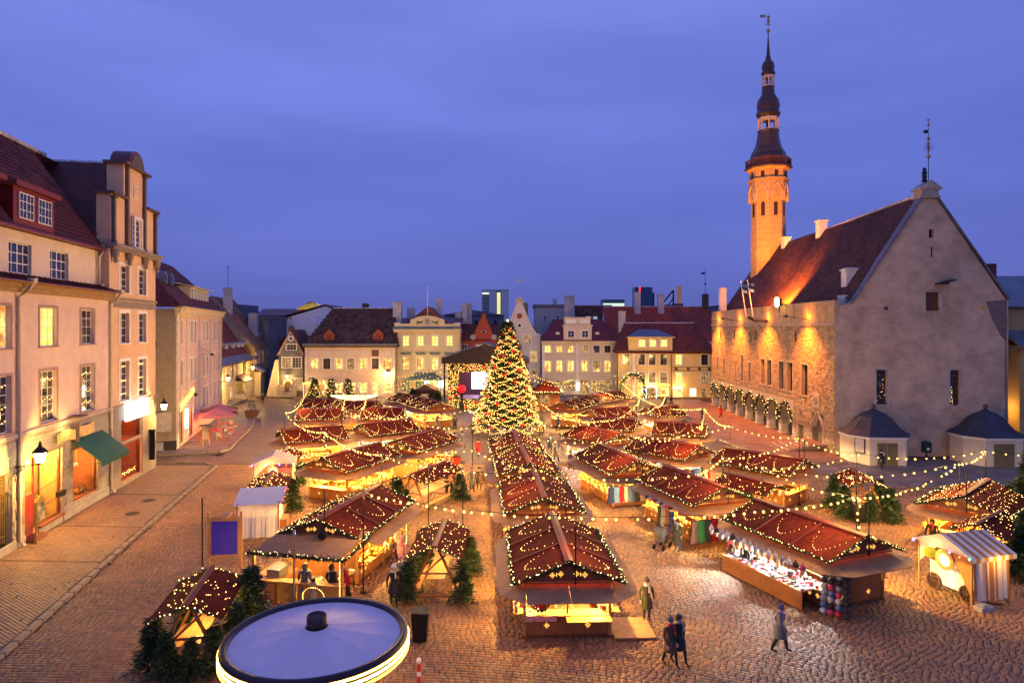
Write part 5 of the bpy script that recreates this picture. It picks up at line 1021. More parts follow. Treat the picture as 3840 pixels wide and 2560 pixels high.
# south gable
aG = -.045; Mg = Matrix.Rotation(aG, 4, 'Z'); LG = 15.5
gh = [(3.75, 4.75, 4.75, 8.0), (10.4, 11.35, 4.7, 8.0), (8.2, 9.45, 13.45, 15.2), (8.5, 8.95, 20.2, 21.0)]
wall('gable_wall', TH, LG, 24.2, gh, M_gab, M=Mg, rev=.45, top=[(0, 13.1), (.35, 13.1), (.4, 13.9), (1.7, 14.4), (8.0, 24.1), (9.0, 24.1), (15.3, 14.6), (15.5, 14.5)])
MB().box(15.3, 15.6, 0, 38, 0, 14.4, Mg).build('back_wall', M_gab, TH)
for (a, b, c, d), nz_ in zip(gh[:2], (6, 6)):
    window(TH, (a+b)/2, c, b-a, d-c, M_glass, 2, nz_, M=Mg, tr=.0, sill=True, trm=mat('pale_sill', (.5, .46, .46), .8), dep=.4, frm=M_brown)
    mb = MB()
    for k in range(12):
        for sx, x in ((-1, a), (1, b)): w = .22+.08*(k % 2); mb.box(x-w if sx < 0 else x, x if sx < 0 else x+w, -.025, .01, c+k*(d-c)/12, c+(k+1)*(d-c)/12-.015, Mg)
    mb.box(a-.2, b+.2, -.025, .01, d+.002, d+.2, Mg).build('window_dressing', mat('pale_dressing', (.44, .37, .31), .8, .12, 2), TH)
dots('reflected_lights', [Mg@Vector((10.45+random.random()*.4, .38, 4.8+random.random()*1.6)) for _ in range(45)]+[Mg@Vector((3.8+random.random()*.9, .38, 4.9+random.random()*2.6)) for _ in range(22)], .018, M_fairyw, TH)
hb = MB().box(8.25, 9.4, .25, .3, 13.45, 15.2, Mg)
for k in range(8): hb.box(8.28+k*.14, 8.4+k*.14, .2, .25, 13.5, 15.1, Mg)
hb.build('hatch_door', mat('hatch_wood', (.12, .05, .03), .7), TH)
mb = MB()
for k in range(9): t0, t1 = PI*k/9, PI*(k+1)/9-.02; mb.prism([(8.82+.66*math.cos(t0), 15.0+.45*math.sin(t0)), (8.82+.95*math.cos(t0), 15.0+.72*math.sin(t0)), (8.82+.95*math.cos(t1), 15.0+.72*math.sin(t1)), (8.82+.66*math.cos(t1), 15.0+.45*math.sin(t1))], -.03, .02, Mg)
mb.box(7.95, 8.2, -.03, .02, 13.3, 15.0, Mg).box(9.45, 9.7, -.03, .02, 13.3, 15.0, Mg).build('hatch_arch', MATS['pale_dressing'], TH)
MB().plate([(8.6, -1.6, 15.95), (9.9, -1.75, 16.25), (10.3, 0, 16.35), (9.0, 0, 16.0)], .12, Mg).bar((9.3, -1.5, 15.9), (9.4, 0, 16.0), .18, M=Mg).build('hoist_beam', M_dark, TH)
MB().box(8.68, 8.78, -.03, .02, 18.4, 19.4, Mg).build('wall_anchor', M_dark, TH)
for x, m_ in ((4.6, M_brown), (13.3, mat('yellow_tag', (.55, .34, .05)))): MB().box(x-.18, x+.18, -.06, .01, 13.55, 13.85, Mg).build('putlog_hole', m_, TH)
MB().plate([(13.6, -.03, 14.3), (15.45, -.03, 14.5), (15.45, -.03, 10.6), (14.9, -.03, 11.2), (14.2, -.03, 12.6)][::-1], .02, Mg).build('bare_patch', mat('bare_stone', (.17, .13, .11), .9, .3, 2, bump=.6, bs=12), TH)
MB().plate([(1.45, -.25, 14.1), (8.1, -.25, 24.35), (8.1, .7, 24.35), (1.45, .7, 14.1)], -.12, Mg).plate([(8.9, -.2, 24.35), (15.6, -.2, 14.45), (15.6, .7, 14.45), (8.9, .7, 24.35)], -.12, Mg).build('verge_sheet', M_zinc, TH)
cap = MB().box(7.6, 9.4, -.3, 1.2, 23.9, 24.1, Mg).box(7.75, 9.25, -.22, 1.1, 24.1, 24.65, Mg).box(7.5, 9.5, -.35, 1.25, 24.65, 24.78, Mg).prism([(7.5, 24.78), (9.5, 24.78), (8.5, 25.5)], -.4, 1.4, Mg).build('apex_block', M_arch, TH)
for k in range(7): MB().box(7.9+k*.2, 8.0+k*.2, -.25, -.22, 24.2, 24.6, Mg).build('triglyph', MATS['pale_dressing'], cap)
T0 = Mg@Matrix.Translation((8.2, .2, 25.4))@Matrix.Scale(.72, 4)
MB().lathe([(.32, 0), (.36, .2), (.22, .35), (.3, .6), (.26, 1.0), (.34, 1.2), (.2, 1.45), (.24, 1.7), (.05, 1.9)], 8, T0).tube([(.5, 0, -.2), (.5, 0, 8.2)], [.05, .025], 6, T0).build('finial', M_dark, TH)
M_gilt = mat('gilt', (.55, .33, .08), .3, metal=.8)
for z_, r_ in ((3.3, .28), (5.6, .25), (7.4, .2)): MB().ball((.5, 0, z_), r_, 10, T0, sz=.8).build('gilt_ball', M_gilt, TH)
mb = MB()
for k in range(14): a = 2*PI*k/14; mb.bar((.5, 0, 4.5), (.5+.75*math.cos(a)*random.uniform(.6, 1), 0, 4.5+.85*math.sin(a)*random.uniform(.6, 1)), .04, M=T0)
mb.build('iron_flower', mat('red_iron', (.30, .08, .07), .6), TH); MB().box(-.1, .5, -.02, .02, 6.3, 6.7, T0).bar((.2, 0, 8.0), (.8, 0, 8.0), .05, M=T0).build('vane', M_dark, TH)
for x, y, z0, z1, w in ((3.1, 3.3, 14.5, 17.5, 1.3), (8.0, 19.7, 22.0, 24.9, 1.0), (8.1, 30.5, 21.5, 24.3, .9)):
    chimney(TH, x, y, z0, z1, w, 1.0, mat('limewash', (.66, .63, .60), .85, .08, 2), .12)
chimney(TH, 1.2, 36.5, 13.5, 17.5, .9, .8, MATS['limewash'], .05)
MB().box(1.4, 2.0, 1.3, 2.4, 13.9, 15.0).build('roof_hatch', MATS['limewash'], TH)
# flags, gargoyle, wall anchors
for s_ in (15.8, 18.2):
    MB().tube([Ms@Vector((s_, -.3, 13.2)), Ms@Vector((s_, -1.0, 17.8))], .05, 6).build('flagpole', M_white, TH); F_ = []
    mb = MB()
    for b_, m_ in ((0, 0), (1, 1), (2, 2)):
        for k in range(6): mb.add([Ms@Vector((s_+.02+k*.28, -.85+.06*math.sin(k*1.3), 17.5-b_*.36-.05*k)), Ms@Vector((s_+.3+k*.28, -.85+.06*math.sin((k+1)*1.3), 17.5-b_*.36-.05*(k+1))), Ms@Vector((s_+.3+k*.28, -.85+.06*math.sin((k+1)*1.3), 17.14-b_*.36-.05*(k+1))), Ms@Vector((s_+.02+k*.28, -.85+.06*math.sin(k*1.3), 17.14-b_*.36-.05*k))], [(0,1,2,3)], None, m_)
    mb.build('flag', [mat('flag_blue', (.05, .12, .4)), M_dark, M_white], TH)
MB().tube([Ms@Vector((22.2, 0, 12.6)), Ms@Vector((22.1, -1.6, 12.7)), Ms@Vector((21.9, -2.1, 13.1))], [.14, .11, .2], 7).tube([Ms@Vector((22.1, -1.3, 12.6)), Ms@Vector((22.3, -.1, 10.9))], .04, 5).build('dragon_gargoyle', M_dark, TH)
for s_ in (4.5, 10.5, 18.5, 30.2): MB().box(s_-.05, s_+.05, -.14, -.05, 10.4, 11.5, Ms).build('wall_anchor', M_dark, TH)
SOD = (1, .27, .018)
M_sod = glow('sodium_lens', (1, .50, .10), 40, True)
for s_ in (3.6, 12.8, 22.6, 33.2):
    MB().box(s_-.3, s_+.3, -2.5, -2.25, 12.95, 13.15, Ms).bar((s_, -2.4, 13.05), (s_, 0, 12.7), .06, M=Ms).build('wall_washer', M_dark, TH)
    light('SPOT', 'wall_washer_lamp', TH, tuple(Ms@Vector((s_, -2.4, 12.9))), 9000, SOD, .12, aim=Ms.to_3x3()@Vector((0, .36, -1)), spot=112, blend=.9)
    light('POINT', 'wall_washer_lamp', TH, tuple(Ms@Vector((s_, -.6, 13.05))), 200, SOD, .12)
fl = MB().box(26.6, 27.6, -.8, -.5, 14.3, 15.1, Ms).bar((27.1, -.6, 13.6), (27.1, -.6, 14.4), .1, M=Ms).build('floodlight', M_dark, TH)
MB().lathe([(.55, 0), (.5, .1), (.2, .2), (.02, .24)], 14, Ms@Matrix.Translation((27.1, -.82, 14.7))@Matrix.Rotation(PI/2, 4, 'X')).build('lens', glow('flood_lens', (1, .62, .2), 60), fl)
light('SPOT', 'floodlight_lamp', TH, tuple(Ms@Vector((27.1, -1.2, 14.7))), 60000, (1, .56, .24), .3, aim=(-1, -.40, -.04), spot=84, blend=.9)
MB().box(23.6, 24.3, .6, 1.0, 14.2, 14.8, Ms).build('tower_floodlight', M_dark, TH)
light('SPOT', 'tower_floodlight_lamp', TH, tuple(Ms@Vector((24.0, -.9, 15.0))), 40000, SOD, .25, aim=(8.2, 20.5, 15), spot=46, blend=.7)
light('SPOT', 'roof_floodlight_lamp', TH, tuple(Ms@Vector((24.6, .0, 15.0))), 24000, SOD, .25, aim=(5, 6, 4), spot=130, blend=.8)
# tower
TT = Matrix.Translation((7.5, 35.3, 0)); ph = PI/8+.1
M_tow = mat('tower_limestone', (.48, .33, .13), .85, .14, 1.5, bump=.5, bs=9, brick=(1., .6, .25, .012, .75, .12), vert=True)
MB().lathe([(2.45, 14), (2.4, 29.9), (2.42, 30.2), (2.72, 31.2), (2.72, 33.2)], 8, TT, ph=ph).build('tower_shaft', M_tow, TH)
MB().lathe([(2.95, 33.2), (2.95, 33.4), (2.62, 33.42), (2.62, 34.6), (3.1, 34.9), (3.1, 35.0)], 8, TT, ph=ph).build('tower_belfry', M_tow, TH)
for k in range(8):
    a = ph+PI/8+2*PI*k/8; Fm = TT@Matrix.Rotation(a+PI/2, 4, 'Z')@Matrix.Translation((0, -2.25, 0)); ap = 2.4*math.cos(PI/8)-2.25
    y0 = -ap-.02
    MB().prism([(-.28, 28.0), (.28, 28.0), (.28, 29.6)]+[(.28*math.cos(PI*i/6), 29.6+.4*math.sin(PI*i/6)) for i in range(7)]+[(-.28, 29.6)], y0-.02, y0+.1, Fm).build('lancet', mat('lancet_dark', (.03, .018, .012), .8), TH)
    av = -(2.72*math.cos(PI/8)-2.25)-.03
    w = .78; o_ = [(-w, 30.0), (-w, 31.4)]+[(-w+w*math.sin(PI/2*i/5), 31.4+1.3*(math.sin(PI/2*i/5))**.9) for i in range(1, 6)]
    mb = MB()
    for (x0, z0), (x1, z1) in zip(o_[1:], o_[2:]):
        for sg_ in (1, -1): mb.bar((sg_*x0, av, z0), (sg_*x1, av, z1), .16, .3, Fm, up=(0, 1, 0))
    for sg_ in (1, -1): mb.box(sg_*w-.14, sg_*w+.14, av-.12, av+.3, 30.2, 31.4, Fm)
    mb.build('blind_arch', mat('arch_ochre', (.52, .40, .24), .8), TH)
    bv = -(2.62*math.cos(PI/8)-2.25)-.02
    MB().box(-.25, .25, bv-.03, bv+.1, 33.6, 34.4, Fm).build('belfry_opening', MATS['lancet_dark'], TH)
    rl = MB(); rv = -(3.2*math.cos(PI/8)-2.25); hw = 3.2*math.sin(PI/8)
    rl.box(-hw, hw, rv, rv+.1, 36.2, 36.35, Fm).box(-hw, hw, rv, rv+.1, 35.15, 35.28, Fm)
    for i in range(9): rl.box(-hw+.1+i*(2*hw-.2)/8-.05, -hw+.1+i*(2*hw-.2)/8+.05, rv+.02, rv+.08, 35.28, 36.2, Fm)
    rl.build('balustrade', mat('rust_wood', (.10, .035, .02), .6), TH)
MB().lathe([(3.15, 35.0), (3.35, 35.05), (3.35, 35.2)], 8, TT, ph=ph).build('balcony', mat('balcony_lead', (.07, .045, .04), .6), TH)
M_lead = mat('dark_copper', (.075, .050, .045), .38, .3, 1.0, metal=.4)
MB().lathe([(2.35, 35.2), (2.5, 35.9), (2.55, 36.6), (2.35, 37.4), (1.85, 38.3), (1.6, 39.2), (1.45, 40.4), (1.55, 40.55), (1.55, 40.65)], 8, TT, ph=ph).build('lower_dome', M_lead, TH)
MB().lathe([(1.42, 42.5), (1.68, 43.0), (1.72, 43.15), (1.5, 43.6), (1.6, 44.4), (1.45, 45.2), (.95, 46.0), (.84, 46.9), (.9, 47.1)], 8, TT, ph=ph).build('middle_dome', M_lead, TH)
MB().lathe([(.82, 48.7), (1.0, 49.1), (1.0, 49.2), (.78, 49.5), (.9, 50.0), (.8, 50.6), (.42, 51.1), (.25, 51.9), (.1, 54), (.05, 55.2)], 8, TT, ph=ph).build('spire', M_lead, TH)
for zz, zt, r_ in ((40.6, 42.5, 1.36), (47.1, 48.7, .78)):
    for k in range(8): a = ph+2*PI*k/8; MB().box(-.11 if r_ > 1 else -.08, .11 if r_ > 1 else .08, -.1, .1, zz, zt, TT@Matrix.Translation((r_*math.cos(a), r_*math.sin(a), 0))@Matrix.Rotation(a, 4, 'Z')).build('lantern_post', mat('lantern_white', (.55, .5, .44), .6), TH)
    light('POINT', 'lantern_lamp', TH, (7.5, 35.3, zz+.5), 140 if r_ > 1 else 160, SOD if r_ > 1 else (1, .95, .8), .1)
    MB().lathe([(.3, zz), (.3, zt)], 8, TT).build('lantern_core', M_lead, TH)
    MB().lathe([(r_+.08, zt-.25), (r_+.12, zt)], 8, TT, ph=ph).lathe([(r_+.1, zz), (r_+.1, zz+.2)], 8, TT, ph=ph).build('lantern_ring', MATS['lantern_white'], TH)
MB().ball((7.5, 35.3, 55.35), .28, 10).build('gilt_ball', M_gilt, TH)
MB().tube([(7.5, 35.3, 55.5), (7.5, 35.3, 57.8)], .03, 5).build('vane_rod', M_dark, TH)
MB().box(7.1, 7.9, 35.28, 35.32, 56.2, 56.28).bar((7.42, 35.3, 56.25), (7.45, 35.3, 56.7), .1).bar((7.65, 35.3, 56.25), (7.6, 35.3, 56.7), .1).box(7.38, 7.68, 35.25, 35.35, 56.7, 57.15).ball((7.53, 35.3, 57.32), .14, 8).lathe([(.26, 57.4), (.1, 57.5)], 10, Matrix.Translation((7.53, 35.3, 0))).bar((7.2, 35.3, 56.3), (7.1, 35.3, 58), .04).box(6.3, 7.1, 35.29, 35.31, 57.3, 57.7).build('vane_warrior', mat('vane_bronze', (.35, .26, .14), .4, metal=.6), TH)
# bell-roofed cellar kiosks at the gable
def kiosk(X, Y, label):
    k = thing('cellar_kiosk', label, 'kiosk', (X, Y, 0), -.03, 'bell-roofed cellar entrances at the town hall gable')
    pl = [(-1.6, 2.3), (-2.5, 1.0), (-2.5, -.9), (-1.5, -2.3), (1.6, -2.3), (2.5, -.9), (2.5, 1.0), (1.6, 2.3)]
    MB().slab(pl, 0, 2.45).build('wall', mat('kiosk_cream', (.70, .58, .38), .8, .06, 1, bump=.1), k); MB().slab([(x*1.06, y*1.06) for x, y in pl], 2.3, 2.5).build('cornice', M_white, k)
    prof = [(1.09, 2.5), (1.0, 2.62), (.80, 2.95), (.66, 3.4), (.52, 3.9), (.34, 4.25), (.12, 4.5), (.03, 4.7)]
    mb = MB(); n = len(pl); V = [(x*s, y*s, z) for s, z in prof for x, y in pl]; mb.add(V, [(i*n+j, i*n+(j+1) % n, (i+1)*n+(j+1) % n, (i+1)*n+j) for i in range(len(prof)-1) for j in range(n)])
    rf = mb.build('bell_roof', mat('lead_roof', (.035, .036, .048), .6, .25, 1.5), k)
    sm = MB()
    for x, y in pl[1:7]: sm.tube([(x*s, y*s, z+.01) for s, z in prof], .03, 4)
    sm.build('roof_seam', MATS['lead_roof'], rf); MB().lathe([(.1, 4.6), (.16, 4.72), (.06, 4.8)], 8).ball((0, 0, 4.95), .2, 10).build('finial', M_brown, rf)
    for sx in (-1, 1):
        d = MB().box(sx*.03 if sx > 0 else -.85, .85 if sx > 0 else -.03, -2.36, -2.3, .05, 2.0)
        d = d.build('door_leaf', mat('olive_door', (.20, .16, .06), .6, .1), k); bd = MB()
        for i in range(7):
            z0 = .15+i*.27; bd.bar((sx*.06, -2.37, z0), (sx*.8, -2.37, min(1.95, z0+.38)), .03, .03)
        bd.build('herringbone_board', mat('olive_board', (.15, .12, .05), .6), d)
    return k
k1 = kiosk(32.35, 58.9, 'cream cellar kiosk with bell roof beside the framed notice'); k2 = kiosk(42.0, 58.4, 'cream cellar kiosk with bell roof at the outer gable corner')
n_ = thing('notice_board', 'black framed notice with pale sheet on the cream kiosk', 'notice board', (30.33, 57.33, 1.0), -.95); MB().box(-.45, .45, -.1, -.02, 0, 1.35).build('frame', M_dark, n_); MB().box(-.37, .37, -.12, -.102, .1, 1.25).build('sheet', mat('notice_sheet', (.6, .55, .45), .7), n_)
pb = thing('post_box', 'dark green post box on a post by the town hall gable', 'post box', (36.9, 58.6, .06)); MB().box(-.32, .32, -.25, .25, .75, 1.55).prism([(.32*math.cos(PI*i/8), 1.55+.22*math.sin(PI*i/8)) for i in range(9)], -.25, .25).build('box', mat('post_green', (.01, .04, .025), .4), pb); MB().bar((0, 0, 0), (0, 0, .76), .1).build('post', M_dark, pb); MB().box(-.12, .12, -.27, -.251, 1.0, 1.2).build('label', M_white, pb)
# ochre house beyond the gable
RB = thing('ochre_side_house', 'ochre house with blue-grey metal roofs beyond the town hall gable', 'building', (46.8, 66, 0))
wall('wall', RB, 14, 14, [(5.2, 6.6, 1.5, 3.6), (5.2, 6.6, 6, 8)], mat('ochre_yellow', (.50, .33, .12), .85, .08, 1, stain=.12), back=16); window(RB, 5.9, 1.5, 1.4, 2.1, M_glass, 2, 3, tr=.2, trm=M_brown); window(RB, 5.9, 6, 1.4, 2, M_lit, 2, 3)
MB().plate([(-.4, -.5, 14), (14.4, -.5, 14), (14.4, 7, 17.6), (-.4, 7, 17.6)], .12).build('roof', M_zinc, RB); MB().box(2.4, 14, -2.2, 0, 0, 10.2).plate([(2.1, -2.8, 10.1), (14.3, -2.8, 10.1), (14.3, 0, 11.6), (2.1, 0, 11.6)], .12).build('wing', MATS['ochre_yellow'], RB); MB().plate([(2.1, -2.82, 10.13), (14.3, -2.82, 10.13), (14.3, 0, 11.63), (2.1, 0, 11.63)], .02).build('wing_roof', M_zinc, RB)
pipe(RB, [(2.1, -2.6, 10.1), (2.2, -.2, 9.4), (2.2, -.15, .3)]); MB().box(1, 4, 3, 7, 16.5, 18.6).build('roof_dormer', M_rtile, RB)
light('POINT', 'yard_lamp', RB, (1.2, -1.2, 4.0), 170, WARM, .2); MB().ball((1.2, -1.2, 4.2), .15, 8).bar((1.2, -1.2, 4.3), (1.2, 0, 4.5), .04).build('yard_lantern', MATS['lantern_glass'], RB)
# ------------------------------------------------------------------ market: materials and shared bits
M_shing = mat('bitumen_shingle', (.125, .014, .006), .9, orand=.22, spec=.12, var=.2, vs=3, bump=.5, bs=40, brick=(1., .30, .14, .012, .55))
M_ridgeb = mat('red_ridge_board', (.17, .024, .013), .55, .15, 3)
M_awn = mat('tan_awning_board', (.38, .19, .075), .7, orand=.15, var=.15, vs=2.5, bump=.1, stain=.15)
# .15, 2.5, bump=.1, stain=.15)
M_hut = mat('stained_pine', (.30, .115, .035), .5, .18, 3, bump=.12, bs=18)
M_hutd = mat('dark_stained_pine', (.20, .060, .022), .5, .18, 3, bump=.12, bs=18)
M_star = glow('cutout_star', (1, .50, .08), 2.2)
PAL = [(1.6,.2,.15),(1.6,1.2,.5),(.9,.5,.15),(1.5,1.4,1.2),(.5,.08,.06),(.2,.5,.25),(1.6,.8,.2),(.25,.35,.8),(1.3,.25,.5)]
M_goods = mat('mixed_goods', (.5, .45, .4), .5, .1, 5, island=1, cols=PAL)
M_goodsw = mat('woollen_goods', (.5, .48, .46), .8, .1, 5, island=1, cols=[(1.5,1.5,1.5),(.2,.2,.22),(1.3,.25,.25),(.6,.6,.65),(1.4,1.3,1.1),(.25,.35,.6),(1.4,.4,.6),(.1,.1,.1),(.9,.2,.3)])
M_goodsy = mat('baked_goods', (.5, .38, .18), .6, .2, 8, island=1, cols=[(1.2,.8,.3),(1.5,1.2,.6),(.9,.5,.2),(1.5,1.4,1.0),(1.1,.3,.15),(.7,.6,.2),(1.5,1.1,.4)])
def star_mesh():
    mb = MB(); s = .028
    for i, j in ((0,0),(1,0),(-1,0),(0,1),(0,-1),(1,1),(-1,-1),(1,-1),(-1,1),(2,0),(-2,0),(0,2),(0,-2)):
        x, z = i*.048, j*.048; mb.add([(x-s*.75, 0, z), (x, 0, z-s*.75), (x+s*.75, 0, z), (x, 0, z+s*.75)], [(0,1,2,3)])
    return mb.mesh('star_ornament', M_star)
STAR = star_mesh(); DASH = MB().box(-.012, .012, -.002, .002, -.07, .07).mesh('dash_ornament', M_star)
HUTS = {}
def swags(L, hw, ze, zr, n, seed, lo=.12, hi=.85):
    """loops of fairy lights lying on both roof slopes"""
    r = random.Random(seed); P = []; sl = math.hypot(hw, zr-ze)
    for sx in (-1, 1):
        per = L/n
        for k in range(n):
            y0 = -L/2+per*(k+.12); y1 = y0+per*.76; t0, t1 = hi-r.random()*.08, lo+r.random()*.12; m = int(per*.8/.3)+int(2*(t0-t1)*sl/.25)
            for i in range(m+1):
                a = i/m; y = y0+(y1-y0)*a; t = t0-(t0-t1)*math.sin(PI*a)**.75; t += r.gauss(0, .012); y += r.gauss(0, .02)
                P.append((sx*hw*(1-t), y, ze+(zr-ze)*t+.05))
    return P
def hut(A, B, label, ends=(1, 1), lc=(WARM, WARM), pw=120, goods=None, nsw=None, near=True, mast=(0, 1), canopy=0., zr=3.15, ze=2.32, hw=2.08, seed=0, sides=(1, 1), dens=55, group='market huts with shingled red roofs'):
    A = Vector((*A, 0)); B = Vector((*B, 0)); d = B-A; L = d.length; ang = math.atan2(d.y, d.x)-PI/2; c = (A+B)/2
    t = thing('market_hut', label, 'market stall', (c.x, c.y, 0), ang, group); r = random.Random(seed+int(c.x*7+c.y*13)); hb = L/2-.6; bw = 1.65; np_ = 3 if L > 6 else 2
    # roof
    for sx in (-1, 1):
        for k in range(np_):
            y0, y1 = -L/2+L*k/np_+.01, -L/2+L*(k+1)/np_-.01
            p = [(sx*hw, y0, ze), (sx*hw, y1, ze), (sx*.02, y1, zr), (sx*.02, y0, zr)]; p = p if sx > 0 else p[::-1]
            MB().plate(p, .05).build('roof_panel', M_shing, t)
            if k: MB().bar((sx*hw, y0-.01, ze+.035), (sx*.03, y0-.01, zr+.035), .07, .06).build('batten', M_ridgeb, t)
    MB().prism([(-.16, zr-.02), (0, zr+.02), (.16, zr-.02), (.16, zr+.04), (0, zr+.1), (-.16, zr+.04)], -L/2-.06, L/2+.06).build('ridge_board', M_ridgeb, t)
    for sy in (-1, 1):
        y = sy*(L/2-.22)
        MB().prism([(-hw+.25, ze+.02), (hw-.25, ze+.02), (0, zr-.08)], y-.02, y+.02).build('gable_board', M_hutd, t)
        if near:
            for x, z in ((-.62, 2.58), (-.3, 2.62), (.3, 2.62), (.62, 2.58)):
                obj('star_ornament', STAR, t, (x, y+sy*.026, z), 0 if sy < 0 else PI)
            for x in (-.46, .46): obj('dash_ornament', DASH, t, (x, y+sy*.026, 2.6))
        MB().box(-hw+.4, hw-.4, y-.05 if sy < 0 else y, y if sy < 0 else y+.05, ze-.06, ze+.0).build('tie_beam', M_hut, t)
    # awning flaps
    xo, yo, zi, zo = 2.72, hb+1.42, 2.2, 1.93; n2 = max(2, round(2*hb/2.4))
    for sx in (-1, 1):
        for k in range(n2):
            y0, y1 = -hb+2*hb*k/n2+.008, -hb+2*hb*(k+1)/n2-.008
            p = [(sx*bw, y0, zi), (sx*xo, y0, zo), (sx*xo, y1, zo), (sx*bw, y1, zi)]; p = p if sx > 0 else p[::-1]
            MB().plate(p, .035).build('awning_flap', M_awn, t)
    for sy in (-1, 1):
        if sy < 0 and canopy: continue
        for k in range(2):
            x0, x1 = -bw+bw*k+.008, -bw+bw*(k+1)-.008; p = [(x0, sy*hb, zi), (x1, sy*hb, zi), (x1, sy*yo, zo), (x0, sy*yo, zo)]; p = p if sy > 0 else p[::-1]
            MB().plate(p, .035).build('awning_flap', M_awn, t)
        for sx in (-1, 1):
            p = [(sx*bw, sy*hb, zi), (sx*(xo-.02), sy*(hb+.01), zo), (sx*(xo-.15), sy*(hb+.6), zo-.01), (sx*(bw+.02), sy*(yo-.02), zo)]; p = p if sx*sy > 0 else p[::-1]
            MB().plate(p, .03).build('corner_flap', M_awn, t)
    # body
    MB().box(-bw, bw, -hb, hb, .08, .16).build('floor', M_hutd, t)
    for sx in (-1, 1):
        for sy in (-1, 0, 1): MB().box(sx*bw-.12, sx*bw+.12, sy*hb*.95-.15, sy*hb*.95+.15, -.03, .1).build('foot_block', M_hutd, t)
    for sx, on in zip((-1, 1), sides):
        n3 = max(2, round(2*hb/1.5))
        for k in range(n3):
            y0, y1 = -hb+2*hb*k/n3+.006, -hb+2*hb*(k+1)/n3-.006
            x0, x1 = (bw-.06, bw) if sx > 0 else (-bw, -bw+.06); MB().box(x0, x1, y0, y1, .14, .9 if on else 2.2).build('counter_panel', M_hut, t)
            if near and on and (k % 2 == 0):
                for q_ in (-.22, .22): obj('star_ornament', STAR, t, (sx*(bw+.006), (y0+y1)/2+q_, .5), PI/2 if sx > 0 else -PI/2)
        if on: MB().box(min(sx*(bw-.35), sx*(bw+.42)), max(sx*(bw-.35), sx*(bw+.42)), -hb+.05, hb-.05, .902, .945).build('counter', M_wood, t)
        for k in range(n3+1):
            y = -hb+2*hb*k/n3; MB().box(sx*bw-.05, sx*bw+.05, y-.05, y+.05, .1, 2.22).build('post', M_wood, t)
    for sy, on in zip((-1, 1), ends):
        for k in range(2):
            x0, x1 = -bw+.06+(bw-.06)*k, -.006+(bw-.06)*k; y0, y1 = (hb-.06, hb) if sy > 0 else (-hb, -hb+.06)
            MB().box(x0, x1, y0, y1, .14, .9 if on else 2.18).build('end_panel', M_hut, t)
            if near: obj('star_ornament', STAR, t, ((x0+x1)/2, sy*(hb+.005), .5), 0 if sy < 0 else PI)
        if on: MB().box(-bw+.06, bw-.06, min(sy*(hb-.3), sy*(hb+.3)), max(sy*(hb-.3), sy*(hb+.3)), .95, .985).build('end_counter', M_wood, t); MB().box(-.04, .04, sy*hb-.04, sy*hb+.04, .9, 2.2).build('post', M_wood, t)
    sp = MB().box(-.03, .03, -hb+.9, hb-.9, .16, 1.95)
    for z in (.75, 1.15, 1.55): sp.box(-.36, -.03, -hb+.9, hb-.9, z, z+.025).box(.03, .36, -hb+.9, hb-.9, z, z+.025)
    sp.build('shelf_unit', M_wood, t)
    # lights, garland, fairy loops
    for sx, col, on in zip((-1, 1), lc, sides):
        if not on: continue
        for y in (-hb*.55, hb*.55):
            MB().ball((sx*1.35, y, 2.08), .06, 8).tube([(sx*1.35, y, 2.1), (sx*1.35, y, 2.3)], .012, 4).build('lamp_bulb', glow('stall_bulb_cool', (.8, .92, 1), 30) if col == COOL else glow('stall_bulb', (1, .7, .35), 30), t)
            light('POINT', 'stall_lamp', t, (sx*1.35, y, 2.0), pw*5.2*(.7 if col == COOL else 1), col, .07)
    for sy, on in zip((-1, 1), ends):
        if on: light('POINT', 'stall_lamp', t, (0, sy*(hb-.2), 2.0), pw*3.2, lc[0], .07)
    e = .06
    garland(t, [(-hw-e, -L/2, ze+.02), (-hw-e, L/2, ze+.02)], .085, dens, step=.16); garland(t, [(hw+e, -L/2, ze+.02), (hw+e, L/2, ze+.02)], .085, dens, step=.16)
    for sy in (-1, 1): garland(t, [(-hw-e, sy*(L/2+.03), ze), (0, sy*(L/2+.03), zr-.04), (hw+e, sy*(L/2+.03), ze)], .085, dens, step=.15)
    dots('roof_lights', swags(L, hw, ze, zr, nsw or max(3, round(L/2.0)), seed+int(c.x*3)), .017 if c.y < 45 else .024, M_fairy, t)
    for sy, on in zip((-1, 1), mast):
        if on: MB().tube([(.0+.25, sy*(L/2-.12), 2.25), (.25, sy*(L/2-.12), 4.45)], .03, 6).build('mast', M_dark, t)
    # goods on shelves and counters: too small to count
    gm = {'y': M_goodsy, 'w': M_goodsw}.get(goods, M_goods); g = MB()
    def item(x, y, z):
        k = r.random(); s = r.uniform(.05, .11)
        if k < .45: g.box(x-s, x+s, y-s*.8, y+s*.8, z, z+s*r.uniform(.6, 2.6))
        elif k < .8: g.lathe([(s*.8, z), (s, z+s*.8), (s*.5, z+s*1.8), (s*.3, z+s*2.2)], 6, Matrix.Translation((x, y, 0)))
        else: g.ball((x, y, z+s*.8), s*.9, 6)
    for sx, on in zip((-1, 1), sides):
        y = -hb+1.0
        while y < hb-1.0:
            for z in (.78, 1.18, 1.58): item(sx*.2, y, z)
            y += r.uniform(.14, .24)
        y = -hb+.2
        while on and y < hb-.2:
            for x in (1.45, 1.7, 1.95):
                if r.random() < .8: item(sx*x, y, .947)
            y += r.uniform(.2, .32)
    g.build('goods', gm, None, loc=(c.x, c.y, 0), rot=ang, kind='stuff', label='wares laid out on the shelves of the '+label.split(',')[0], cat='goods')
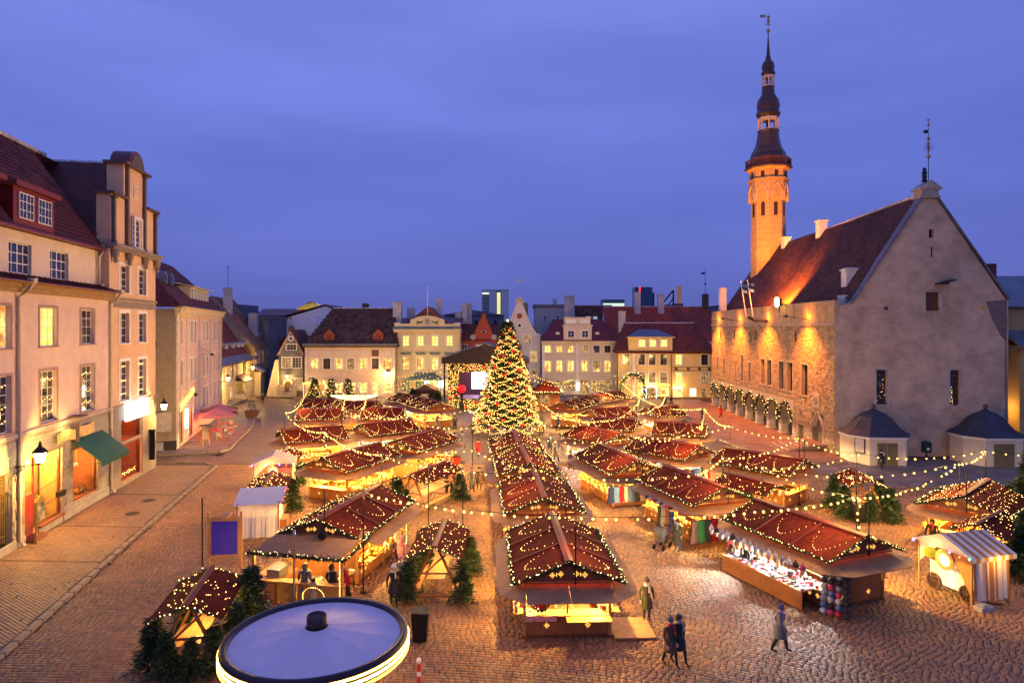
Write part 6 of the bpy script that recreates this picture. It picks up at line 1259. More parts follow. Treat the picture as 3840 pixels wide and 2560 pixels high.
    if canopy:
        CWd = 1.95; p = [(-2.3, -hb-canopy, 2.15), (2.3, -hb-canopy, 2.15), (2.3, -hb+.3, 2.45), (-2.3, -hb+.3, 2.45)]
        for k in range(3): a, b = -2.1+4.2*k/3+.006, -2.1+4.2*(k+1)/3-.006; MB().plate([(a, -hb-canopy, 2.15), (b, -hb-canopy, 2.15), (b, -hb+.3, 2.47), (a, -hb+.3, 2.47)], .05).build('canopy_panel', M_awn, t)
        for x in (-2.1, 2.1): MB().box(x-.06, x+.06, -hb-canopy+.1, -hb-canopy+.22, 0, 2.12).build('canopy_post', M_wood, t)
        garland(t, [(-2.3, -hb-canopy, 2.1), (2.3, -hb-canopy, 2.1)], .12, dens); garland(t, [(2.33, -hb-canopy, 2.1), (2.33, -hb, 2.4)], .1, dens)
        for x0, x1, y0, y1 in ((-2.15, -.05, -hb-canopy+.1, -hb-canopy+.16), (.05, 2.15, -hb-canopy+.1, -hb-canopy+.16), (-2.15, -2.09, -hb-canopy+.2, -hb-.5)): MB().box(x0, x1, y0, y1, .08, .95).build('counter_panel', mat('orange_panel', (.42, .22, .05), .5, .1), t)
        MB().box(-2.2, 2.2, -hb-canopy-.05, -hb-canopy+.4, .952, .985).box(-2.2, -1.7, -hb-canopy+.45, -hb-.4, .952, .985).build('counter', M_wood, t)
        light('POINT', 'stall_lamp', t, (0, -hb-canopy*.5, 2.05), 360, WARM2, .08); light('POINT', 'stall_lamp', t, (-1.4, -hb-canopy*.6, 2.05), 200, WARM2, .08)
    HUTS[label] = (t, L, hb, ang, c); return t
h = hut
CW, WC_ = (COOL, WARM), (WARM, COOL)
# left block
H_food = h((-8.92, 30.3), (-7.49, 36.9), 'food hut with a long tan canopy and cooking pans, next to the carousel', ends=(0, 1), goods='y', pw=150, canopy=2.6, mast=(1, 0))
H_br = h((-12.87, 44.6), (-10.09, 50.3), 'brightly lit hut with gold wares, behind the food hut', ends=(1, 1), goods='y', pw=330, mast=(0, 1))
h((-9.16, 51.5), (-6.3, 57.4), 'hut with a red litter bin at its corner, opposite the Christmas tree fence', ends=(0, 1), pw=200)
h((-19.8, 56.3), (-15.2, 59.0), 'hut with red scarves at its end, above the striped sweet cart', ends=(1, 0), pw=230)
h((-13.8, 59.8), (-9.7, 62.8), 'hut with white-lit shelves between the scarf hut and the litter bin hut', lc=(COOL, COOL), ends=(1, 1), pw=170, mast=(0, 0))
h((-22.8, 70.0), (-18.0, 70.9), 'hut at the cobbled lane with red trimmings on its counter', near=False, pw=200, dens=35)
h((-16.2, 71.0), (-11.7, 71.6), 'hut under the crossing of two light strings', near=False, pw=170, dens=35, mast=(0, 0))
h((-25.6, 80.7), (-21.3, 80.0), 'hut nearest the wide rose house entrance canopy', near=False, pw=150, dens=30, mast=(0, 0))
h((-20.2, 78.2), (-15.8, 77.8), 'hut below the white glowing arch of lights', near=False, pw=150, dens=30, mast=(0, 0))
h((-11.5, 83.6), (-15.2, 87.6), 'hut selling woollens beside the yellow crest house', lc=(COOL, WARM), goods='w', near=False, pw=150, dens=30, mast=(0, 0))
h((-8.4, 77.3), (-11.7, 82.8), 'hut with open corner shelves facing the stage', lc=(WARM2, WARM2), goods='y', near=False, pw=200, dens=30, mast=(0, 0))
# centre row
h((2.16, 24.8), (1.9, 31.3), 'hut with a wreath, red check cloth and yellow shelf, head of the centre row', ends=(1, 0), pw=170, goods='w', mast=(1, 0), group='centre row huts')
h((1.70, 34.1), (1.33, 41.0), 'second hut of the centre row behind the wreath hut', ends=(0, 0), pw=170, mast=(1, 1), group='centre row huts')
h((1.14, 42.7), (.67, 49.3), 'third hut of the centre row behind the wreath hut', ends=(0, 0), pw=170, mast=(1, 0), group='centre row huts')
h((.45, 50.3), (.15, 56.3), 'last hut of the centre row, against the Christmas tree fence', ends=(0, 0), pw=170, mast=(1, 0), group='centre row huts')
# right block
H_hat = h((15.0, 27.8), (12.57, 33.9), 'hat and glove hut glaring with white light, below the striped cart', ends=(0, 0), lc=(COOL, WARM), pw=300, goods='w', mast=(1, 0), nsw=3)
H_gar = h((11.75, 36.2), (9.8, 42.2), 'clothes hut with dresses and straw hats on its end', ends=(1, 0), goods='y', pw=220, mast=(1, 1))
H_tee = h((8.44, 43.4), (6.6, 50.1), 'hut with a yellow food table and hanging shirts', ends=(1, 0), goods='y', pw=200, mast=(1, 0))
h((9.1, 54.6), (5.95, 59.2), 'hut with a rack of white knitwear opposite the Christmas tree', lc=(COOL, WARM), goods='w', pw=210, mast=(0, 1))
H_cap = h((14.0, 49.0), (10.3, 53.1), 'hut with a row of caps and blue scarves behind the shirt hut', lc=(COOL, WARM), goods='w', pw=210, mast=(1, 0))
h((19.5, 43.9), (15.6, 48.3), 'dark hut in front of the town hall steps', lc=(WARM, WARM), pw=70, mast=(1, 0), nsw=3)
h((7.95, 64.3), (12.0, 62.8), 'hut below the light string that leaves the tree', near=False, pw=140, dens=35, mast=(0, 0))
h((13.3, 61.4), (17.7, 59.8), 'hut with red lamp and hung curtains before the arcade', near=False, pw=230, dens=35, mast=(0, 0), goods='y')
h((8.45, 71.0), (12.9, 72.7), 'hut with a pale gable facing the round-roofed kiosk', near=False, pw=130, dens=30, mast=(0, 0))
h((14.86, 72.7), (18.6, 73.7), 'hut with white-lit wares on the far edge by the yellow house', lc=(COOL, WARM), near=False, pw=170, dens=30, mast=(0, 0))
h((5.8, 77.8), (8.85, 82.6), 'hut with carved front right of the Christmas tree', near=False, pw=170, dens=30, mast=(0, 0))
h((8.2, 83.2), (12.5, 88.3), 'middle hut of the diagonal run before the mansard house', near=False, pw=190, dens=30, mast=(0, 0))
h((11.9, 88.2), (15.0, 91.0), 'end hut of the diagonal run before the mansard house', near=False, pw=190, dens=30, mast=(0, 0))
H_grill = h((23.5, 34.5), (27.6, 38.2), 'grill hut with open end under the corner light pole', ends=(1, 1), goods='y', pw=120, mast=(1, 0), nsw=7)
# small shelters over tables
def fir_mesh(name, hgt, rad, nb, m=M_fir, droop=.25, seed=1, tuft=.16, npt=9, nt_=4):
    g = np.random.default_rng(seed); Q = []
    t = g.random(nb)**1.15; a = g.random(nb)*2*PI; z0 = hgt*(.06+.92*t); ln = rad*(1-t)**.85*g.uniform(.72, 1.12, nb)+.06*rad
    for j in range(npt):
        f = (j+1)/npt; r_ = ln*f; z = z0+hgt*.02-droop*ln*f*f+.12*ln*f
        for k in range(nt_):
            aa = a+g.normal(0, .05, nb); c = np.stack([r_*np.cos(aa), r_*np.sin(aa), z], 1)+g.normal(0, tuft*.25, (nb, 3))
            side = g.choice([-1, 1], nb)*g.uniform(.35, 1.0, nb); d = np.stack([np.cos(aa+side), np.sin(aa+side), g.normal(-.1, .3, nb)], 1)*(tuft*g.uniform(.7, 1.4, nb)*(1.15-.5*f))[:, None]
            e_ = np.cross(d, g.normal(0, 1, (nb, 3))); e_ /= np.linalg.norm(e_, axis=1)[:, None]+1e-9; e_ *= tuft*.13
            Q.append(np.stack([c-e_, c+e_, c+d+e_*.25, c+d-e_*.25], 1))
    V = np.concatenate(Q).reshape(-1, 3); return npmesh(name, V, np.arange(len(V)).reshape(-1, 4), m)
FIRS = [fir_mesh('crown', 2.6, .95, 85, seed=s, tuft=.27, nt_=4) for s in (1, 2, 3)]
TRUNK = MB().tube([(0, 0, 0), (0, 0, 2.5)], [.05, .012], 6).mesh('trunk', M_bark)
def fir(x, y, s, label, group, k=0, z=0.):
    t = thing('fir_tree', label, 'fir tree', (x, y, z), random.random()*6, group); t.scale = (s*random.uniform(.9, 1.1),)*2+(s,)
    obj('crown', FIRS[k % 3], t); obj('trunk', TRUNK, t); return t
def shelter(A, B, label, firs=(), lightp=70, zr=2.55, hw=1.15, ze=2.05, glowy=True):
    A = Vector((*A, 0)); B = Vector((*B, 0)); d = B-A; L = d.length; ang = math.atan2(d.y, d.x)-PI/2; c = (A+B)/2
    t = thing('table_shelter', label, 'table shelter', (c.x, c.y, 0), ang, 'small roofed standing tables')
    for sx in (-1, 1):
        n = 9
        for k in range(2):
            y0, y1 = -L/2+L*k/2+.004, -L/2+L*(k+1)/2-.004; p = [(sx*hw, y0, ze), (sx*hw, y1, ze), (sx*.02, y1, zr), (sx*.02, y0, zr)]; p = p if sx > 0 else p[::-1]; MB().plate(p, .035).build('roof_panel', M_shing, t)
        sc_ = MB()
        for i in range(int(L/.2)): sc_.lathe([(.1, -.02), (.1, .0)], 8, Matrix.Translation((sx*(hw), -L/2+.1+i*.2, ze-.015)))
        sc_.build('scalloped_edge', M_shing, t, kind='stuff')
    MB().prism([(-.12, zr-.02), (0, zr+.02), (.12, zr-.02), (.12, zr+.03), (0, zr+.07), (-.12, zr+.03)], -L/2-.05, L/2+.05).build('ridge_board', M_ridgeb, t)
    for sy in (-1, 1):
        y = sy*(L/2-.35)
        for sx in (-1, 1): MB().bar((sx*1.25, y, -.02), (sx*.08, y, zr-.1), .1, .1).build('leg', M_hut, t)
        MB().bar((-.62, y+.08, 1.25), (.62, y+.08, 1.25), .09).build('cross_brace', M_hut, t); MB().bar((-1.1, y, .3), (1.1, y, .3), .09).build('cross_brace', M_hut, t); MB().bar((-.45, y-.06, 1.3), (.45, y-.06, 2.1), .08).build('cross_brace', M_hut, t)
        garland(t, [(-hw-.03, sy*(L/2+.03), ze), (0, sy*(L/2+.03), zr-.03), (hw+.03, sy*(L/2+.03), ze)], .08, 40, step=.16)
    for i in range(4): MB().box(-.4+i*.2+.005, -.2+i*.2-.005, -L/2+.3, L/2-.3, 1.02, 1.06).build('table_board', M_wood, t)
    for sx in (-1, 1): MB().box(sx*.85-.14, sx*.85+.14, -L/2+.3, L/2-.3, .5, .54).build('bench', M_wood, t)
    P = []
    for sx in (-1, 1):
        for k in range(int(L*hw*8)): tt = random.random(); P.append((sx*hw*(1-tt), random.uniform(-L/2+.1, L/2-.1), ze+(zr-ze)*tt+.04))
    dots('roof_lights', P, .02 if c.y < 36 else .027, M_fairy, t)
    MB().ball((0, 0, 2.2), .06, 8).build('lamp_bulb', glow('stall_bulb', (1, .7, .35), 30), t); light('POINT', 'shelter_lamp', t, (0, 0, 2.1), lightp*2, WARM, .07)
    M_ = frame((c.x, c.y, 0), ang)
    for i, (x, y, s) in enumerate(firs):
        p = M_@Vector((x, y, 0)); fir(p.x, p.y, s, 'fir by the '+label, 'fir trees around the table shelters', i)
    return t
F4 = ((-1.4, -1.5, .9), (1.4, -1.4, .85), (-1.45, 1.2, .8), (1.45, 1.3, .95))
shelter((-11.1, 22.3), (-11.8, 25.9), 'scalloped roof shelter beside the blue board', ((-1.25, -1.0, .72), (-.6, -1.75, .62), (.2, -1.85, .55), (.9, -1.7, .66), (1.45, -.9, .8), (1.55, 1.3, 1.0), (-.9, 1.9, .8)), 130)
shelter((-3.35, 28.3), (-3.27, 32.3), 'narrow roof shelter between the food hut and wreath hut', ((-1.2, -1.7, .68), (-1.3, -.6, .6), (1.2, -1.8, .7), (1.2, 1.6, .7), (-1.1, 1.9, .8)), 110)
shelter((-6.55, 42), (-4.6, 46.5), 'garlanded roof shelter with seated drinkers behind the food hut', ((-1.4, -1.8, .8), (-.4, -2.3, .6), (1.4, 1.8, .7)), 110)
shelter((-15.0, 39.9), (-15.7, 43.2), 'little roof shelter behind the white tent', ((1.3, 1.1, .8),), 90)
shelter((-17.1, 48.4), (-17.7, 52.0), 'little roof shelter behind the striped sweet cart', ((1.3, -1.0, .7),), 100)
shelter((15.9, 39.4), (13.8, 42.6), 'roof shelter with red lantern by the clothes hut', ((1.3, 1.2, .7),), 80)
shelter((22.0, 40.6), (22.6, 43.9), 'fir-ringed roof shelter alone before the cellar kiosks', ((-1.3, -1.5, .8), (1.3, -1.5, .78), (-1.4, .5, .85), (1.4, .6, .8), (0, -1.9, .65)), 60)
shelter((22.3, 31.6), (25.2, 33.9), 'roof shelter between the grill hut and orange striped cart', ((1.3, .9, 1.1), (1.5, -.3, 1.0), (1.5, 1.9, 1.1)), 60)
for x, y, s, lb in ((25.6, 31.6, 1.35, 'large dark fir at the grill hut'), (27.0, 33.4, 1.5, 'large dark fir behind the orange striped cart'), (29.4, 36.9, 1.9, 'tall light-strung fir by the grill hut corner')):
    f_ = fir(x, y, s, lb, 'fir trees around the table shelters', 1)
    if s > 1.6: dots('fairy_lights', [(random.uniform(.1, .75)*(1-t)*math.cos(a), random.uniform(.3, .75)*(1-t)*math.sin(a), .3+2.2*t) for t, a in ((random.random(), random.random()*6.3) for _ in range(140))], .022, M_fairy, f_)
# ------------------------------------------------------------------ Christmas tree
CT = thing('christmas_tree', 'tall Christmas tree covered in warm lights and red bows', 'christmas tree', (-.5, 74, 0))
obj('crown', fir_mesh('crown', 12.4, 3.7, 1500, droop=.22, seed=9, tuft=.42, npt=11, nt_=3), CT); MB().tube([(0, 0, 0), (0, 0, 12)], [.22, .03], 8).build('trunk', M_bark, CT)
def rad(z): return 3.85*max(0, 1-(z-.3)/12.6)**.86+.1
P = []; z = .8; k = 0
while z < 12.4:
    R_ = rad(z); nsw = max(4, int(R_*3)); n = int(2*PI*R_/.1)
    for i in range(n):
        a = 2*PI*i/n; dip = abs(math.sin(a*nsw/2+k)); zz = z-.34*dip**1.0+random.gauss(0, .05); r_ = rad(zz)*random.uniform(.9, 1.06)*(1+.05*math.sin(5*a+z*2)); P.append((r_*math.cos(a), r_*math.sin(a), zz))
    z += .37+.12*random.random(); k += 1.3
for _ in range(650): z = .5+11.8*random.random()**1.2; a = random.random()*2*PI; r_ = rad(z)*random.uniform(.75, 1.05); P.append((r_*math.cos(a), r_*math.sin(a), z))
dots('fairy_lights', P, .046, glow('tree_bulb', (1, .47, .10), 5), CT)
BOW = MB()
for s in (-1, 1): BOW.prism([(0, -.03), (s*.26, -.16), (s*.28, .14), (0, .03)][::s], -.06, .06); BOW.prism([(0, 0), (s*.2, -.34), (s*.1, -.36)][::s], -.03, .02)
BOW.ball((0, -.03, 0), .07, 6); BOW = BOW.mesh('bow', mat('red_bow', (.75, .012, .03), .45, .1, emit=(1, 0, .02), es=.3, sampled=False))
RING = MB().lathe([(.13, -.02), (.17, 0), (.13, .02), (.1, 0)], 10, Matrix.Rotation(PI/2, 4, 'X')).mesh('gold_ring', mat('gold_leaf', (.70, .42, .05)))
for i in range(80):
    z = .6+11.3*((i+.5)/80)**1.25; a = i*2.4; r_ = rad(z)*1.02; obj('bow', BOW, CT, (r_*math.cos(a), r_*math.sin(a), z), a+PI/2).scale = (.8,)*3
    if i % 2: z2 = z+.3; a2 = a+1.1; obj('gold_ring', RING, CT, (rad(z2)*1.02*math.cos(a2), rad(z2)*1.02*math.sin(a2), z2), a2+PI/2)
mb = MB()
for i in range(5): a, b = PI/2+2*PI*i/5, PI/2+2*PI*(i+.5)/5; mb.prism([(0, 0), (.3*math.cos(a), .3*math.sin(a)), (.12*math.cos(b), .12*math.sin(b))], -.04, .04); c_ = PI/2+2*PI*(i+1)/5; mb.prism([(0, 0), (.12*math.cos(b), .12*math.sin(b)), (.3*math.cos(c_), .3*math.sin(c_))], -.04, .04)
mb.build('star', glow('tree_star', (1, .85, .5), 8), CT, loc=(0, 0, 12.65)).scale = (.6,)*3
light('POINT', 'tree_glow', CT, (0, -5.0, 4.0), 420, WARM, 1.2); light('POINT', 'tree_glow', CT, (4.6, -1.5, 3), 260, WARM, 1.2); light('POINT', 'tree_glow', CT, (-4.6, -1.5, 3), 260, WARM, 1.2)
FN = MB()
for i in range(11): FN.bar((-.95+i*.19, 0, .06), (-.95+i*.19, 0, 1.1), .022)
FN.bar((-1, 0, 1.1), (1, 0, 1.1), .04).bar((-1, 0, .12), (1, 0, .12), .04).bar((-.98, 0, 0), (-.98, 0, 1.12), .05).bar((.98, 0, 0), (.98, 0, 1.12), .05)
FN = FN.mesh('fence_panel', mat('fence_steel', (.06, .055, .05), .5, metal=.5))
for i in range(12):
    a = 2*PI*i/12+.26; obj('crowd_fence', FN, None, (-.5+3.95*math.cos(a), 74+3.95*math.sin(a), 0), a+PI/2, label='dark steel crowd fence panel round the Christmas tree', cat='fence', group='fence panels round the tree')
# ------------------------------------------------------------------ stage
ST = thing('stage', 'stage under a dark canopy framed in a thick band of lights', 'stage', (-9.3, 97, 0))
MB().box(.2, 10.6, 0, 7, 0, 1.35).build('platform', mat('stage_front', (.06, .02, .05), .7), ST)
MB().box(.0, 10.8, .02, 7, 1.36, 1.42).build('stage_floor', mat('stage_floor', (.32, .24, .38), .5, .1, 2), ST)
MB().box(.2, 10.6, 5.8, 5.9, 1.4, 6.6).build('back_curtain', mat('purple_curtain', (.05, .012, .05), .8), ST)
dots('curtain_lights', [(.4+i*.28, 5.75, 1.8+j*.28) for i in range(36) for j in range(17)], .022, glow('curtain_dot', (.8, .6, .7), .8), ST)
MB().box(3.0, 8.6, 5.55, 5.65, 2.3, 5.35).build('screen', glow('led_screen', (.93, .88, 1), 2.6, True), ST)
for x0, x1, z0, z1 in ((-.1, 1.5, 0, 6.6), (9.3, 10.9, 0, 6.6), (1.5, 9.3, 5.35, 6.6), (1.5, 9.3, .0, 1.35)):
    fo = MB().box(x0, x1, -.35, .02 if z1 > 2 else -.02, z0, z1).build('light_frame', mat('frame_green', (.03, .05, .015), .9, .4, 6), ST)
    n = int((x1-x0)*(z1-z0)*34); dots('fairy_lights', [(random.uniform(x0, x1), -.38, random.uniform(z0, z1)) for _ in range(n)], .042, glow('tree_bulb', (1, .50, .12), 11), fo)
    for _ in range(int((x1-x0)*(z1-z0)/1.8)): obj('bow', BOW, fo, (random.uniform(x0+.2, x1-.2), -.5, random.uniform(z0+.2, z1-.2)))
cn = MB().prism([(-1.0, 6.6), (11.8, 6.6), (11.8, 7.1), (5.4, 9.5), (-1.0, 7.4)], -.9, -.7).build('canopy_front', mat('brown_tarp', (.050, .034, .022), .7, .2, 1, bump=.2), ST)
MB().plate([(-1.1, -1.0, 7.42), (5.4, -1.0, 9.55), (5.4, 7.5, 9.55), (-1.1, 7.5, 7.42)], -.08).plate([(5.4, -1.0, 9.55), (11.9, -1.0, 7.12), (11.9, 7.5, 7.12), (5.4, 7.5, 9.55)], -.08).build('canopy_roof', mat('grey_tarp', (.13, .12, .15), .5), ST)
for x in (-.6, 11.4):
    for y in (-.5, 7): MB().box(x-.12, x+.12, y-.12, y+.12, 0, 7).build('truss_leg', M_dark, ST)
light('AREA', 'stage_wash', ST, (5, 4, 6.3), 180, (.9, .35, .9), sz=(5, 1), aim=(0, -.2, -1))
bl = thing('red_lantern_ball', 'big fluffy red lantern ball on a dark stand at the stage', 'lantern', (-7.35, 96.3, 0)); MB().ball((0, 0, 2.9), .62, 14).build('ball', mat('red_glow_ball', (.6, .01, .02), .6, .2, 8, emit=(1, .01, .02), es=.9, sampled=False, bump=.5), bl); MB().lathe([(.3, 0), (.34, .6), (.18, 1.2), (.22, 2.3)], 10).build('stand', M_dark, bl)
bx_ = thing('fir_clad_cabin', 'dark fir-clad cabin beside the stage', 'cabin', (-12.8, 98, 0)); MB().box(-1.6, 1.6, -1.2, 1.2, 0, 2.6).build('wall', mat('cabin_bark', (.07, .045, .02), .9, .4, 5, bump=.5), bx_); MB().prism([(-1.9, 2.6), (1.9, 2.6), (0, 3.5)], -1.4, 1.4).build('roof', M_brown, bx_); MB().box(-.5, .5, -1.24, -1.2, .9, 2.1).build('window', M_litdim, bx_)
for x, y, s in ((-14.6, 96.8, 1.1), (-10.9, 96.6, 1.0), (-12.9, 96.4, .7)): fir(x, y, s, 'dark fir standing round the cabin beside the stage', 'firs round the stage cabin', 2)
# kiosk pavilion beside the tree
kp = thing('round_roof_kiosk', 'small wooden kiosk with garlanded red hipped roof behind the tree', 'kiosk', (5.0, 96, 0)); MB().box(-1.9, 1.9, -1.5, 1.5, 0, 2.7).build('wall', M_hutd, kp); MB().lathe([(3.1, 2.6), (.1, 4.3)], 4, ph=PI/4).build('roof', M_shing, kp); garland(kp, [(-2.2, -2.2, 2.6), (2.2, -2.2, 2.6), (2.2, 2.2, 2.6)], .14, 30, lr=.05); MB().box(-1.2, .4, -1.54, -1.5, 1.0, 2.2).build('hatch', M_litdim, kp)
# trees with lights and arch by the rose house
for x, y in ((-32.9, 109.8), (-30.0, 109.2), (-27.2, 109.3)):
    f_ = fir(x, y, 1.25, 'small lit fir by the rose house doors', 'lit firs by the rose house', 0); dots('fairy_lights', [(.8*(1-t)*math.cos(a), .8*(1-t)*math.sin(a), .3+2.2*t) for t, a in ((random.random(), random.random()*6.3) for _ in range(90))], .04, M_fairy, f_)
ga = thing('light_arch', 'arch bar of white glowing lights over the market', 'light arch', (-17.9, 74.5, 0)); MB().bar((-2.6, 0, 0), (-2.6, 0, 4.3), .08).bar((2.6, 0, 0), (2.6, 0, 4.3), .08).build('arch_post', M_dark, ga); dots('fairy_lights', [(-2.6+5.2*i/46, random.gauss(0, .05), 4.2-.5*math.sin(PI*i/46)*j/3) for i in range(47) for j in range(4)], .06, M_fairyw, ga)
ge = thing('garland_arch', 'dark garlanded entrance arch by the beige mansard house', 'entrance arch', (20.4, 105.5, 0)); garland(ge, [(1.9*math.cos(PI*i/10)-1, 0, .2+(4.2 if 0 < i < 10 else 0)*math.sin(PI*i/10)**.5) for i in range(11)], .35, 20, lr=.05)
# ------------------------------------------------------------------ carousel top at rest
CA = thing('carousel', 'round carousel roof with lilac cloth top, dark rim and light strips', 'carousel', (-5.4, 18.2, 0)); RC = 2.5
for k in range(12):
    a0, a1 = 2*PI*k/12, 2*PI*(k+1)/12; mb = MB(); V = []
    for i in range(5):
        for r_, z in ((.3, 3.72), (1.2, 3.56), (2.1, 3.44), (RC-.22, 3.43)): a = a0+(a1-a0)*i/4; V.append((r_*math.cos(a), r_*math.sin(a), z-(.018*math.sin(PI*i/4) if .3 < r_ < RC-.3 else 0)))
    mb.add(V, [(i*4+j, (i*4+j+1), (i+1)*4+j+1, (i+1)*4+j) for i in range(4) for j in range(3)]); mb.build('canopy_panel', mat('lilac_canvas', (.80, .60, .62), .6, .05, 1.5, bump=.08), CA, True)
MB().lathe([(RC-.22, 3.42), (RC-.2, 3.5), (RC-.04, 3.54), (RC, 3.46), (RC, 3.05), (RC-.04, 3.05), (RC-.04, 3.4), (RC-.22, 3.4)], 48).build('rim', mat('carousel_rim', (.030, .012, .014), .4), CA, True)
MB().lathe([(.27, 3.66), (.27, 4.02), (.24, 4.05), (.24, 4.0), (.02, 4.0)], 20).build('hub', mat('hub_brown', (.06, .03, .022), .5), CA, True)
for j, (z, es, cc) in enumerate(((3.36, 7, (1, .62, .12)), (3.22, 9, (1, .66, .18)), (3.09, 5, (1, .45, .06)))): MB().lathe([(RC+.005, z-.035), (RC+.035, z), (RC+.005, z+.035)], 48).build('light_strip', glow('rim_light_%d' % j, cc, es, True), CA)
MB().tube([(0, 0, 0), (0, 0, 3.7)], .18, 10).lathe([(2.3, .05), (2.3, .3), (.2, .32)], 32).build('platform', M_red, CA)
for k in range(8):
    a = 2*PI*k/8; MB().tube([(1.8*math.cos(a), 1.8*math.sin(a), .3), (1.8*math.cos(a), 1.8*math.sin(a), 3.4)], .03, 6).build('pole', mat('gold_leaf', (.70, .42, .05)), CA)
light('POINT', 'carousel_lamp', CA, (0, 0, 2.9), 160, WARM, .3)
mp_ = thing('silver_mast', 'slim silver mast standing at the corner of the food hut canopy', 'mast', (-9.2, 27.8, 0)); MB().tube([(0, 0, 0), (0, 0, 3.3)], .045, 10).lathe([(.09, 3.25), (.05, 3.42)], 10).lathe([(.25, 0), (.25, .05)], 12).build('pole', mat('steel', (.5, .45, .42), .25, metal=.9), mp_)
sp_ = thing('loudspeaker', 'black round loudspeaker under the food hut gable', 'loudspeaker', (-8.6, 29.9, 2.55)); MB().lathe([(.16, -.2), (.2, 0), (.16, .2)], 10, Matrix.Rotation(PI/2, 4, 'X')).build('cone', M_dark, sp_); MB().bar((0, .0, .1), (0, .1, .38), .04).build('bracket', M_dark, sp_)
# cooking pans, table things under the canopy
def hl(key, p): t_, L_, hb_, an_, c_ = HUTS[key]; return frame((c_.x, c_.y, 0), an_)@Vector(p)
FK = 'food hut with a long tan canopy and cooking pans, next to the carousel'
PAN = MB().lathe([(.02, 0), (.3, .01), (.42, .08), (.46, .16), (.43, .16), (.38, .09), (.28, .05), (.02, .05)], 18).mesh('pan_bowl', mat('pan_steel', (.30, .27, .24), .35, metal=.8)); FOOD = MB().lathe([(.36, .085), (.2, .11), (.02, .12)], 14).mesh('pan_food', mat('pan_food', (.55, .33, .08), .6, .4, 14, bump=.5))
for k, (x, y, lb) in enumerate(((.5, -4.7, 'round steel pan of food over a burner, on the near trestle'), (1.25, -4.5, 'round steel pan beside the first cooking pan'), (1.5, -3.6, 'large copper-lit pan under the canopy edge'))):
    p = hl(FK, (x, y, .75)); t = thing('cooking_pan', lb, 'pan', tuple(p), 0, 'cooking pans'); obj('bowl', PAN, t); obj('food', FOOD, t)
    for i in range(3): a = 2.1*i; MB().bar((.3*math.cos(a), .3*math.sin(a), .06), (.38*math.cos(a), .38*math.sin(a), -.75), .03).build('leg', M_dark, t)
p = hl(FK, (-1.3, -4.4, 0)); t = thing('serving_counter', 'low counter with oven box under the tan canopy', 'counter', tuple(p), HUTS[FK][3]); MB().box(-.35, .35, -1.0, 1.0, 0, .85).build('cabinet', M_hut, t); MB().box(-.3, .3, -.6, .2, .86, 1.3).build('oven_box', mat('steel_box', (.3, .28, .27), .3, metal=.7), t)
dots('rope_light', [tuple(hl(FK, (1.7+.1*math.sin(i*.3), -5.1+.0*i, .3+i*.045))) for i in range(30)], .03, M_fairy, H_food and None) if False else None
rl_ = thing('rope_light', 'warm rope light looped on the food hut counter', 'rope light'); dots('tube', [tuple(hl(FK, (2.15, -5.5, .1+i*.06))) for i in range(34)]+[tuple(hl(FK, (1.0+.5*math.cos(i*.2), -5.62, .55+.4*math.sin(i*.2)))) for i in range(20)]+[tuple(hl(FK, (2.05, 1.0+i*.09, .35))) for i in range(16)]+[tuple(hl(FK, (2.05, 2.4, .35+i*.06))) for i in range(28)], .022, M_fairy, rl_)
# ------------------------------------------------------------------ board, tent, carts
sb = thing('notice_board', 'standing timber board with plain blue panel', 'board', (-14.35, 32.9, 0), .12)
for x in (-.78, .78): MB().box(x-.06, x+.06, -.05, .05, 0, 2.75).build('post', M_wood, sb)
MB().box(-.72, .72, -.06, .0, .55, 2.5).build('frame', M_wood, sb); MB().box(-.62, .62, -.075, -.061, .65, 2.3).build('panel', mat('plain_blue', (.05, .03, .40), .5, .05), sb); MB().prism([(-.2, 2.5), (.2, 2.5), (.2, 2.6), (-.2, 2.6)], -.4, .5).build('cap', M_wood, sb)
for s in (-1, 1): MB().bar((s*.6, .05, 1.9), (s*.6, .7, 0), .06).build('strut', M_wood, sb)
bp = thing('light_pole', 'thin black pole rising beside the blue board', 'pole', (-15.2, 32.3, 0)); MB().tube([(0, 0, 0), (0, 0, 3.6)], .035, 6).build('shaft', M_dark, bp)
tn = thing('white_tent', 'white cloth market tent with dotted fairy lights and blue-lit roof', 'tent', (-14.45, 37.8, 0), .2); tn.scale = (1, .75, 1)
mb = MB()
for i in range(20):
    x0, x1 = -1.1+2.2*i/20, -1.1+2.2*(i+1)/20; w = lambda x: -1.0+.06*math.sin(x*9)+.03*math.sin(x*23); mb.add([(x0, w(x0), .12), (x1, w(x1), .12), (x1, -1.0, 2.05), (x0, -1.0, 2.05)], [(0,1,2,3)])
mb.build('front_cloth', mat('white_cloth', (.66, .62, .58), .9, .06, 2, bump=.15), tn)
MB().plate([(-1.12, -1.02, .12), (-1.12, 1.2, .12), (-1.12, 1.2, 2.2), (-1.12, -1.02, 2.05)], .02).plate([(1.12, 1.2, .95), (1.12, -1.02, .12), (1.12, -1.02, 2.05), (1.12, 1.2, 2.2)][::-1], .02).build('side_cloth', MATS['white_cloth'], tn)
MB().plate([(-1.3, -1.15, 2.02), (1.3, -1.15, 2.02), (1.3, 1.4, 2.55), (-1.3, 1.4, 2.55)], .03).build('roof_cloth', MATS['white_cloth'], tn)
for x in (-1.1, 1.1):
    for y in (-1.0, 1.2): MB().box(x-.04, x+.04, y-.04, y+.04, 0, 2.1).build('post', M_wood, tn)
